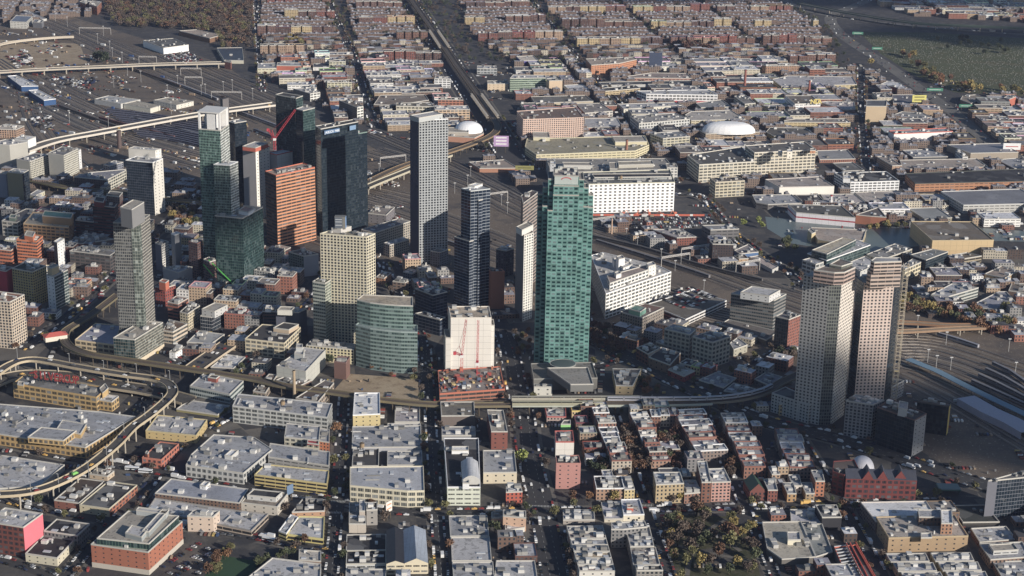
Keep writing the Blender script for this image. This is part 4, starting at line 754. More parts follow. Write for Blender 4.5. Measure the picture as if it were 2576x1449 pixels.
# ---- the green glass tower and its neighbours
GH = None
def green_tower():
    # square plan with stepped corners; core five bays wide, wings one bay further back at each step
    base = G(c(2,2,495,820),0); bay = 4.9; y0 = base.y; x0 = base.x; z = lambda yy: None
    H = hsolve((1288 + 410 / 4 + 29,443),(929.5 - 446))
    root = empty('office_tower', (x0, y0 + 27,0), 'tall green glass office tower with stepped corners and white glints coloured into its windows', 'office tower'); global GH; GH = H
    D = 36; mt, bw, fl = ST['green']; GC = S(88,146,140); R2 = S(150,140,135)
    def blk(xa, xb, ya, yb, z1, nm, par=True, z0=0):
        q = [(xa, ya - 27),(xb, ya - 27),(xb, yb - 27),(xa, yb - 27)]; tier(root, q, z0, z1, 'green', GC, R2, name=nm, par=S(170,165,155) if par else None)
    h = bay * 2.5; F = 4.1
    blk(-h, h, 0, D, H - 18.5, 'core'); blk(-h + .3, h - .3,1.2, D - 1.2, H - 9.5, 'core_setback'); blk(-h + .6, h - .6,2.4, D - 2.4, H, 'core_top')
    for k, (zt, yy) in enumerate(((H - 4., bay),(H - 13.5, bay * 2),(H - 22, bay * 3))):
        for s in (-1,1):
            xa, xb = (h + bay * k, h + bay * (k + 1)); xa, xb = (xa, xb) if s > 0 else (-xb, -xa); blk(xa, xb, yy, D - yy, zt, 'wing')
    for k, (zt, yy) in enumerate(((H - 34., 0.),(H - 31, bay * .98),(H - 33, bay * 1.98))):     # lower flush bays
        for s in (-1,1):
            xa, xb = (h + bay * k + .05, h + bay * (k + 1) + .05); xa, xb = (xa, xb) if s > 0 else (-xb, -xa)
            if s < 0 or k: blk(xa, xb, yy, D - yy, zt, 'lower_bay')
    b = MB(); b.box(-h + 1, h - 1,2.0 - 27,2.35 - 27, H - 8, H - .3); sg = b.build('sign_band', MT['tint'], root, color=S(172,184,180))
    b = MB()
    for k in range(12):
        a0, a1 = pi * k / 12, pi * (k + 1) / 12
        b.bar((4.6 * cos(a0),1.9 - 27, H - 3.2 + 2. * sin(a0)),(4.6 * cos(a1),1.9 - 27, H - 3.2 + 2. * sin(a1)), .25, .9)
    b.build('red_arc', MT['tint'], sg, color=S(200,60,70))
    rnd = random.Random(5)
    for k in range(14): addbox('rooftop_unit', root, rnd.uniform(-10,10), rnd.uniform(-22,4), H, 2.5,3, rnd.uniform(1.5,3.5),0,(.5, .5, .47))
    FOOT.append(([(x0 - 27, y0),(x0 + 27, y0),(x0 + 27, y0 + 36),(x0 - 27, y0 + 36)], x0, y0 + 18,34)); LANDM.append(('the green glass tower', x0, y0 + 27))
green_tower()
def letters(text, root, p, q, z, h, col, name='letter', depth=.5, sx=.9, up=None):
    """3d letters standing between ground points p and q (world, relative to root)"""
    d = Vector((q[0] - p[0], q[1] - p[1])); L = d.length; d.normalize(); n = len(text); rz = atan2(d.y, d.x)
    m = MT['tint']
    for i, ch in enumerate(text):
        if ch == ' ': continue
        cu = bpy.data.curves.new(name, 'FONT'); cu.body = ch; cu.size = h * 1.38; cu.extrude = depth / 2; cu.align_x = 'CENTER'; cu.offset = h * .022; cu.resolution_u = 2
        t = bpy.data.objects.new('t', cu); COL.objects.link(t); dg = bpy.context.evaluated_depsgraph_get(); me = bpy.data.meshes.new_from_object(t.evaluated_get(dg))
        bpy.data.objects.remove(t); me.name = name
        o = bpy.data.objects.new(name, me); COL.objects.link(o); o.parent = root; me.materials.clear(); me.materials.append(m); o.color = (*col, 1)
        x = p[0] + d.x * L * (i + .5) / n; y = p[1] + d.y * L * (i + .5) / n
        o.rotation_euler = (pi / 2,0, rz); o.location = (x, y, z); o.scale = (sx, 1,1)
bz = [o for o in COL.objects if o.get('label', '').startswith('long yellow brick bakery')][0]; zb = bz['h']
pA, pB = G(c(0,2,335,905), zb + 4), G(c(0,2,800,968), zb + 4)
sroot = empty('rooftop_sign', (pA.x, pA.y, 0), 'huge red open-frame letters reading SILVERCUP standing on the yellow bakery roof', 'rooftop sign')
dl = (pB - pA); letters('SILVERCUP', sroot, (0,0),(dl.x, dl.y), zb + 4,8.2, S(165,42,45), sx=.82, depth=.6)
b = MB()
for k in range(16):
    q = dl * (k / 15); b.bar((q.x, q.y + .8, zb),(q.x, q.y + .8, zb + 13), .25); b.bar((q.x, q.y + 5, zb),(q.x, q.y + .8, zb + 9), .22)
for zz in (4,8,12): b.bar((0, .8, zb + zz),(dl.x, dl.y + .8, zb + zz), .22)
b.build('sign_frame', MT['steel'], sroot)
# letters on the wide dark tower
def wallsign(root, H, cc, rr, a, b_, zt, h, text, band, col, fwd=.7):
    p, q = G(c(cc, rr, *a), zt), G(c(cc, rr, *b_), zt); o = root.location; d = (q - p).normalized(); nn = Vector((d.y, -d.x)) * fwd
    b = MB(); b.bar((p.x - o.x + nn.x, p.y - o.y + nn.y, zt),(q.x - o.x + nn.x, q.y - o.y + nn.y, zt), .4, h * 1.6); s = b.build('sign_band', MT['tint'], root, color=band)
    if text:
        n2 = nn * (1 + .35 / fwd); letters(text, s, (p.x - o.x + n2.x, p.y - o.y + n2.y),(q.x - o.x + n2.x, q.y - o.y + n2.y), zt - h * .5, h, col, depth=.2, sx=.8)
    return s
wallsign(JP, JH, 1,0,(684,1334),(836,1306), JH - 4,3.0, 'JACKSON PARK', S(60,110,160), S(225,232,240))
wallsign(JP, JH, 1,0,(938,1290),(1000,1277), JH - 4.5,3.4, '', S(110,150,190), WH)
g = G(c(1,1,846,858), HTH + 4)
bb = empty('rooftop_billboard', (g.x, g.y, 0), 'blue and white billboard box on the roof of the yellow-cream tower', 'billboard')
b = MB(); b.box(-5.5,5.5,0,7, HTH + 4, HTH + 17); b.build('frame_box', MT['tint'], bb, color=S(120,118,112))
b = MB(); b.box(-5.2,2.6,-.3,-.02, HTH + 5, HTH + 16.5); b.build('poster', MT['tint'], bb, color=S(90,100,115))
for zz in (8,11.5,14): b = MB(); b.box(-4.6,2,-.4,-.3, HTH + zz, HTH + zz + .6); b.build('poster_line', MT['tint'], bb, color=S(190,195,200))
b = MB(); b.box(5.5,5.8, .2,6.8, HTH + 5, HTH + 16.5); b.build('poster', MT['tint'], bb, color=S(110,160,220))
# podium and low buildings around the green tower
B('office_annex', 'grey granite annex with an L-shaped raised roof at the foot of the green glass tower', 'annex', 2,2,[(190,765),(218,920),(860,910),(808,752)], 110, 'blank', S(120,118,112), S(125,120,112),1, par=S(150,148,140),
  tiers=[([(352,808),(590,975),(820,972),(765,802)], 7, 'blank', S(120,120,118), S(150,145,138), 'raised_block')], lm='the grey granite annex')
gp = G(c(2,2,512,750),18); r_ = empty('canopy', (gp.x, gp.y, 0), 'oval glass entrance canopy between green tower and granite annex', 'canopy')
b = MB(); b.dome(0,0,17,12.5,11,1.2, n=28, k=3); b.build('glass_roof', MT['tint'], r_, color=S(75,90,92)); b = MB()
for k in range(28):
    a0, a1 = 2 * pi * k / 28,2 * pi * (k + 1) / 28; b.bar((12.6 * cos(a0),11.1 * sin(a0),17),(12.6 * cos(a1),11.1 * sin(a1),17), .7)
    if k % 2 == 0: b.bar((12 * cos(a0),10.6 * sin(a0),0),(12 * cos(a0),10.6 * sin(a0),17), .4)
b.build('rim', MT['tint'], r_, color=S(165,165,160))
T = [
 ('shop_building', 'white two-storey house block left of the granite annex beside the station', 'shop building', 2,2,[(222,1000),(405,1000),(400,975),(220,972)], 90, 'few', OW, rT, 1),
 ('white_factory', 'long white factory with a sun-tinted right side and stepped upper storeys behind the green tower', 'factory', 2,1,[(795,1125),(945,1512),(1602,1290),(1480,1232),(915,1095)], 250, 'ind', S(215,212,200), S(200,195,190),18, dict(sides={1: ('ind', S(240,238,232))}, par=WH, lm='the long white factory', tiers=[([(955,1330),(985,1405),(1450,1240),(1400,1212)], 8, 'ind', S(240,238,232), S(170,150,140)),([(1048,1135),(1075,1165),(1135,1150)], 14, 'blank', WH, rL, 'stair_tower'),([(1010,1160),(1030,1190),(1080,1180)], 7, 'blank', WH, rL, 'plant_room'),([(1090,1225),(1120,1250),(1210,1215)], 6, 'few', WH, rL, 'plant_room'),([(1350,1205),(1375,1235),(1445,1215)], 12, 'few', S(225,220,210), rL, 'plant_room'),([(1030,1295),(1050,1320),(1100,1305)], 12, 'blank', WH, rL, 'plant_room')])),  # sunlight put into the right side as a paler tint
 ('courthouse', 'grey stone courthouse with a green copper mansard roof and red tiled wing', 'courthouse', 2,2,[(1090,245),(1312,305),(1530,200),(1330,160)], 150, 'brick', S(142,130,118), S(130,95,85),3, dict(lm='the courthouse with the copper roof', tiers=[([(1175,215),(1290,245),(1350,205)], 5, 'blank', S(95,150,132), S(100,155,138), 'copper_mansard')])),
 ('parking_garage', 'multi-storey car park with white parapets and a roof full of cars', 'car park', 2,2,[(1370,165),(1745,322),(2160,130),(1790,30)], 60, 'garage', S(150,75,65), S(110,102,92),0, dict(sides={1: ('garage', S(215,212,210))}, par=S(215,215,215), lm='the roof car park')),
 ('office_building', 'off-white concrete office with grid windows facing the diagonal street', 'office building', 2,2,[(1818,492),(2020,552),(2198,492),(1990,440)], 255, 'old', S(172,168,155), S(110,110,115),4, dict(lm='the off-white grid office')),
 ('office_building', 'left wing of the off-white concrete office with a pale roof', 'office building', 2,2,[(1535,415),(1790,475),(1850,420),(1620,370)], 240, 'old', S(165,160,148), rG, 3),
 ('office_building', 'low pale shed with car park right of the off-white grid office', 'warehouse', 2,2,[(2190,560),(2230,625),(2370,575),(2270,500)], 70, 'few', S(165,160,140), rG, 1),
 ('brick_building', 'dark red four-storey brick corner block with cream end walls below the courthouse garden', 'brick building', 2,2,[(1252,605),(1368,670),(1492,605),(1380,560)], 110, 'old', S(120,70,62), rD, 3, dict(sides={1: ('blank', S(195,170,145))})),
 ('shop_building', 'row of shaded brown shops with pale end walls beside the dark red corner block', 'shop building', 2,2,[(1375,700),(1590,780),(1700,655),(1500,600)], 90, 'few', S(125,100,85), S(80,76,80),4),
 ('shop_building', 'narrow pale-roofed two-storey building above the brown shops', 'shop building', 2,2,[(1445,545),(1640,615),(1695,590),(1520,520)], 60, 'few', S(150,140,125), S(150,148,150),2),
 ('shop_building', 'low red-fronted shop with white parapet on the boulevard', 'shop building', 2,2,[(1570,825),(1730,895),(1842,840),(1665,775)], 55, 'few', S(150,60,60), S(185,178,165),2),
 ('shop_building', 'cream-walled building with a cut-off corner beside the grass triangle', 'shop building', 2,2,[(1045,985),(1215,990),(1300,820),(1010,815)], 85, 'few', S(190,165,115), S(125,115,110),6),
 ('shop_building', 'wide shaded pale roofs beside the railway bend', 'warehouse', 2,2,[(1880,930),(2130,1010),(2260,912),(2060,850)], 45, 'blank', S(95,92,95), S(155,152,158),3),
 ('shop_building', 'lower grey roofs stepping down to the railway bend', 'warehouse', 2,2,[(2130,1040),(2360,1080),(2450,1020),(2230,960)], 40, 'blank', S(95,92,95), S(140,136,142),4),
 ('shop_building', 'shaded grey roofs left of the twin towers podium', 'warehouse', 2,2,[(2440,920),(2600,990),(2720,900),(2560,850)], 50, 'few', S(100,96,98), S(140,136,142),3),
 ('office_building', 'wide grey office with a blurred pale sign band beside the tracks', 'office building', 2,2,[(2205,60),(2640,128),(2760,65),(2330,15)], 300, 'band', S(125,122,120), S(180,180,185),4, dict(lm='the grey office with the sign band', tiers=[([(2300,45),(2590,85),(2700,25)], 7, 'few', S(200,200,200), rL, 'plant_room')])),
 ('warehouse', 'long low shed with a curved grey-brown roof in front of the sign band office', 'warehouse', 2,2,[(2085,370),(2560,530),(2680,440),(2180,320)], 45, 'blank', S(105,98,92), S(120,112,108),1),
 ('brick_building', 'dark tower with a red brick right face and white strips left of the twin towers', 'apartment building', 3,2,[(75,290),(210,322),(330,275),(180,235)], 330, 'dglass', S(62,62,74), S(110,105,105),2, dict(sides={1: ('brick', S(150,85,68))})),
 ('hotel_building', 'pink brick hotel with small square windows stepping up beside the avenue', 'hotel', 2,3,[(445,322),(692,322),(672,240),(440,245)], 250, 'few', S(190,125,115), rD, 5, dict(lm='the pink brick hotel', par=S(190,125,112))),
 ('apartment_building', 'bright white blank stair block behind the pink brick hotel', 'apartment building', 2,3,[(440,105),(625,105),(612,-10),(430,-5)], 150, 'panel', S(222,215,205), S(175,130,120),4, dict(par=S(200,90,80))),
 ('apartment_building', 'long pale terraced roofs with red edges running up to the railway', 'apartment building', 2,2,[(350,1300),(545,1302),(540,1180),(325,1190)], 60, 'brick', S(175,150,140), S(195,185,185),6, dict(par=S(200,90,85))),
 ('site_hut', 'bright lime green construction box on the red-edged terraced roofs', 'site hut', 2,2,[(492,1375),(590,1375),(590,1335),(520,1335)], 75, 'blank', S(140,220,110), S(120,120,115),0),
 ('apartment_building', 'cream and brown apartment building with dark rear court beside orange street trees', 'apartment building', 2,3,[(848,575),(1130,572),(1100,450),(822,450)], 110, 'brick', S(170,130,100), rD, 5, dict(par=WH)),
 ('apartment_building', 'narrow yellow-brick house right of the cream and brown apartment building', 'apartment building', 2,3,[(1132,585),(1235,580),(1192,450),(1100,455)], 105, 'brick', S(205,180,115), rG, 2),
 ('apartment_building', 'wide tan apartment building with a scalloped cornice facing the park', 'apartment building', 2,3,[(1450,535),(1730,522),(1690,410),(1420,410)], 190, 'brick', S(180,155,110), rL, 6, dict(lm='the tan apartments facing the park')),
 ('apartment_building', 'lower white-roofed house between the tan and the red-striped apartments', 'apartment building', 2,3,[(1735,628),(1905,612),(1850,490),(1735,490)], 95, 'brick', S(150,105,85), S(195,195,205),5),
 ('apartment_building', 'brown brick house with black fire escapes left of the red and white one', 'apartment building', 2,3,[(1910,512),(2005,510),(1960,300),(1860,300)], 200, 'brick', S(135,85,65), rG, 3),
 ('apartment_building', 'red and white striped apartment building with pale roof by the park corner', 'apartment building', 2,3,[(2010,512),(2202,505),(2135,370),(1975,375)], 190, 'apt', S(195,140,125), rL, 3),
 ('shop_building', 'pale roofed building of three houses below the crossing', 'shop building', 2,3,[(515,890),(835,888),(825,785),(512,795)], 40, 'few', S(160,150,140), rL, 5),
 ('apartment_building', 'pale lilac-roofed house at the cross street right of the three houses', 'apartment building', 2,3,[(930,880),(1118,878),(1090,700),(895,715)], 30, 'few', S(205,195,170), S(190,188,200),4),
 ('apartment_building', 'cream-fronted house with an orange roof box at the street corner', 'apartment building', 2,3,[(1122,840),(1332,835),(1285,680),(1095,685)], 60, 'few', S(220,208,180), S(185,185,195),3, dict(par=WH, tiers=[([(1160,765),(1222,765),(1215,738)], 3, 'blank', S(200,90,55), S(190,100,70))])),
 ('apartment_building', 'grey apartment block with a light roof and dark left court below the cream-fronted house', 'apartment building', 2,3,[(1000,985),(1120,985),(1360,960),(1335,900),(1000,920)], 180, 'brick', S(130,128,128), rG, 4),
 ('apartment_building', 'grey terraced roofs of the apartment row left of the park', 'apartment building', 2,3,[(1190,1160),(1430,1155),(1385,960),(1140,970)], 120, 'few', S(120,118,115), S(165,165,170),8),
 ('apartment_building', 'tan cluttered roofs at the lower end of the apartment row left of the park', 'apartment building', 2,3,[(1220,1345),(1490,1340),(1445,1165),(1190,1170)], 100, 'few', S(120,118,115), S(170,155,145),8),
 ('apartment_building', 'grey block with square windows at the bottom edge beside the dark park street', 'apartment building', 2,3,[(1255,1400),(1520,1398),(1500,1345),(1240,1345)], 190, 'apt', S(140,135,128), rD, 5),
 ('school_building', 'dark red brick school with three pointed gables and slate roofs', 'school', 3,3,[(785,470),(1500,490),(1395,370),(720,380)], 195, 'old', S(124,48,46), S(75,78,92),0, dict(rk='clean', par=None, lm='the dark red gabled school')),
 ('school_building', 'flat-roofed dark red wing with a green roof patch left of the gabled school', 'school', 3,3,[(650,405),(765,440),(925,400),(868,285),(658,300)], 210, 'old', S(120,45,45), S(105,90,85),1, dict(par=S(125,50,50))),
 ('black_building', 'squat matt black building on the street left of the tan brick school', 'brick building', 3,3,[(545,865),(742,862),(690,740),(475,740)], 125, 'blank', S(50,50,58), S(95,92,96),3),
 ('warehouse', 'wide white-roofed block with a curved canopy beside the tan brick school', 'school', 3,3,[(930,712),(1085,905),(1720,895),(1590,700)], 120, 'brick', S(120,105,100), rW, 3, dict(rk='clean', par=S(200,190,180))),
 ('school_building', 'big tan brick school with pale banding and plant-covered roof', 'school', 3,3,[(1085,860),(1215,1072),(2015,1052),(1878,840)], 140, 'few', S(172,140,98), S(180,168,158),10, dict(lm='the big tan brick school', par=S(190,165,120), tiers=[([(1520,860),(1745,865),(1730,790)], 7, 'brick', S(110,85,70), rG),([(1745,925),(1860,925),(1850,790)], 9, 'brick', S(170,120,85), rW),([(1540,1070),(1650,1068),(1645,1020)], 3, 'blank', S(170,138,95), rL)])),
 ('warehouse', 'rust-stained cream and grey roof with a white central box', 'warehouse', 3,3,[(-10,1180),(140,1285),(480,1262),(330,905),(-60,912)], 60, 'blank', S(110,105,100), S(190,180,160),3, dict(tiers=[([(200,1090),(330,1090),(320,1010)], 4, 'blank', S(225,215,185), rL)])),
 ('warehouse', 'long grey-green stained roof right of the rust-stained one', 'warehouse', 3,3,[(480,1262),(650,1210),(545,930),(340,925)], 60, 'blank', S(110,105,100), S(140,145,142),3),
 ('warehouse', 'pale blotched roof above the rust-stained one', 'warehouse', 3,3,[(230,900),(535,925),(470,782),(222,785)], 50, 'blank', S(110,100,98), S(185,182,190),3),
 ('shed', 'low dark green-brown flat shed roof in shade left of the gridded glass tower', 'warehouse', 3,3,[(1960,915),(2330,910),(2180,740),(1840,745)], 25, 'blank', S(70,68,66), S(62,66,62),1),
 ('glass_tower', 'grey tower with white gridded dark glass at the right edge', 'tower', 3,3,[(2212,495),(2310,490),(2700,450),(2560,400)], 380, 'dglass', S(120,125,140), S(110,108,110),3, dict(sides={0: ('blank', S(110,112,125))}, lm='the gridded tower at the right edge')),
 ('brick_building', 'brown brick block with round skylight mark on its pale roof', 'warehouse', 3,3,[(2130,1115),(2500,1085),(2395,955),(2040,975)], 60, 'brick', S(130,85,72), rL, 3),
 ('warehouse', 'brown-sided block with a ribbed glass roof lantern at the right edge', 'warehouse', 3,3,[(2240,1290),(2640,1260),(2560,1110),(2125,1130)], 90, 'brick', S(135,105,85), rG, 2, dict(tiers=[([(2270,1205),(2520,1190),(2470,1125)], 3, 'strip', LG, rT, 'roof_lantern')])),
 ('warehouse', 'pale grey roofs at the lower right corner', 'warehouse', 3,3,[(2360,1480),(2700,1470),(2600,1300),(2260,1310)], 60, 'brick', S(125,90,75), rG, 4),
]
for t in T:
    kw = t[11] if len(t) > 11 else {}
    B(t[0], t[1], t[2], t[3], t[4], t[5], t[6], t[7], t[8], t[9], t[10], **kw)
# ---- twin towers and their block
CC = S(182,176,168)
B('tower', 'left one of twin concrete towers under construction, pale gridded faces and dark corner strip', 'tower', 3,1,[(358,1318),(624,1366),(745,1366),(886,1280),(600,1225)], 0, 'light', S(176,174,170), rT, 2, h=141, par=None, sides={1: ('fine', S(110,116,110)),2: ('light', S(212,202,190))}, lm='the twin concrete towers',  # right face coloured paler and warmer, as sunlit, than the left
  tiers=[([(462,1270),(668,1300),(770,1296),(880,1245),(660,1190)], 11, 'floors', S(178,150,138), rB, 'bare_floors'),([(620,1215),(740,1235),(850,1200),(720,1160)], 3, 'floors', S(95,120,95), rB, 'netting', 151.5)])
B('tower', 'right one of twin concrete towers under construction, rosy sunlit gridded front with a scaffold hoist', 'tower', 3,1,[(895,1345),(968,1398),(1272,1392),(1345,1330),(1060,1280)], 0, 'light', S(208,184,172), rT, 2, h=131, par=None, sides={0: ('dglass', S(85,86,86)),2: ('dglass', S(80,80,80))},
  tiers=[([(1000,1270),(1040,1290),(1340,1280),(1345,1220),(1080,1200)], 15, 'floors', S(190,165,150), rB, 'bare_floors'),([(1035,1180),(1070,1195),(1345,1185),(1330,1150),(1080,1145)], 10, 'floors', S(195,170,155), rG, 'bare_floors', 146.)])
def scaffold(x, y, z0, z1, w, lab, name='construction_hoist'):
    r = empty(name, (x, y, 0), lab, 'hoist'); b = MB()
    for i in (-1,1):
        for j in (-1,1): b.bar((i * w / 2, j * w / 2, z0),(i * w / 2, j * w / 2, z1), .35)
    b.build('mast', MT['tint'], r, color=S(190,175,150)); b = MB(); z = z0
    while z < z1:
        b.bar((-w / 2,-w / 2, z),(w / 2,-w / 2, z + 2), .22); b.bar((w / 2,-w / 2, z + 2),(w / 2, w / 2, z + 4), .22); b.bar((-w / 2,-w / 2, z),(-w / 2, w / 2, z), .3); b.bar((-w / 2,-w / 2, z),(w / 2,-w / 2, z), .4); z += 4
    b.build('lattice', MT['tint'], r, color=S(185,170,140))
g = G(c(3,1,1375,1380),125); scaffold(g.x, g.y, 0,142,4.5, 'scaffold hoist mast on the right side of the right twin tower')
g = G(c(3,1,700,1400),130); scaffold(g.x, g.y - 6,0,150,3.5, 'dark hoist mast on the corner of the left twin tower')
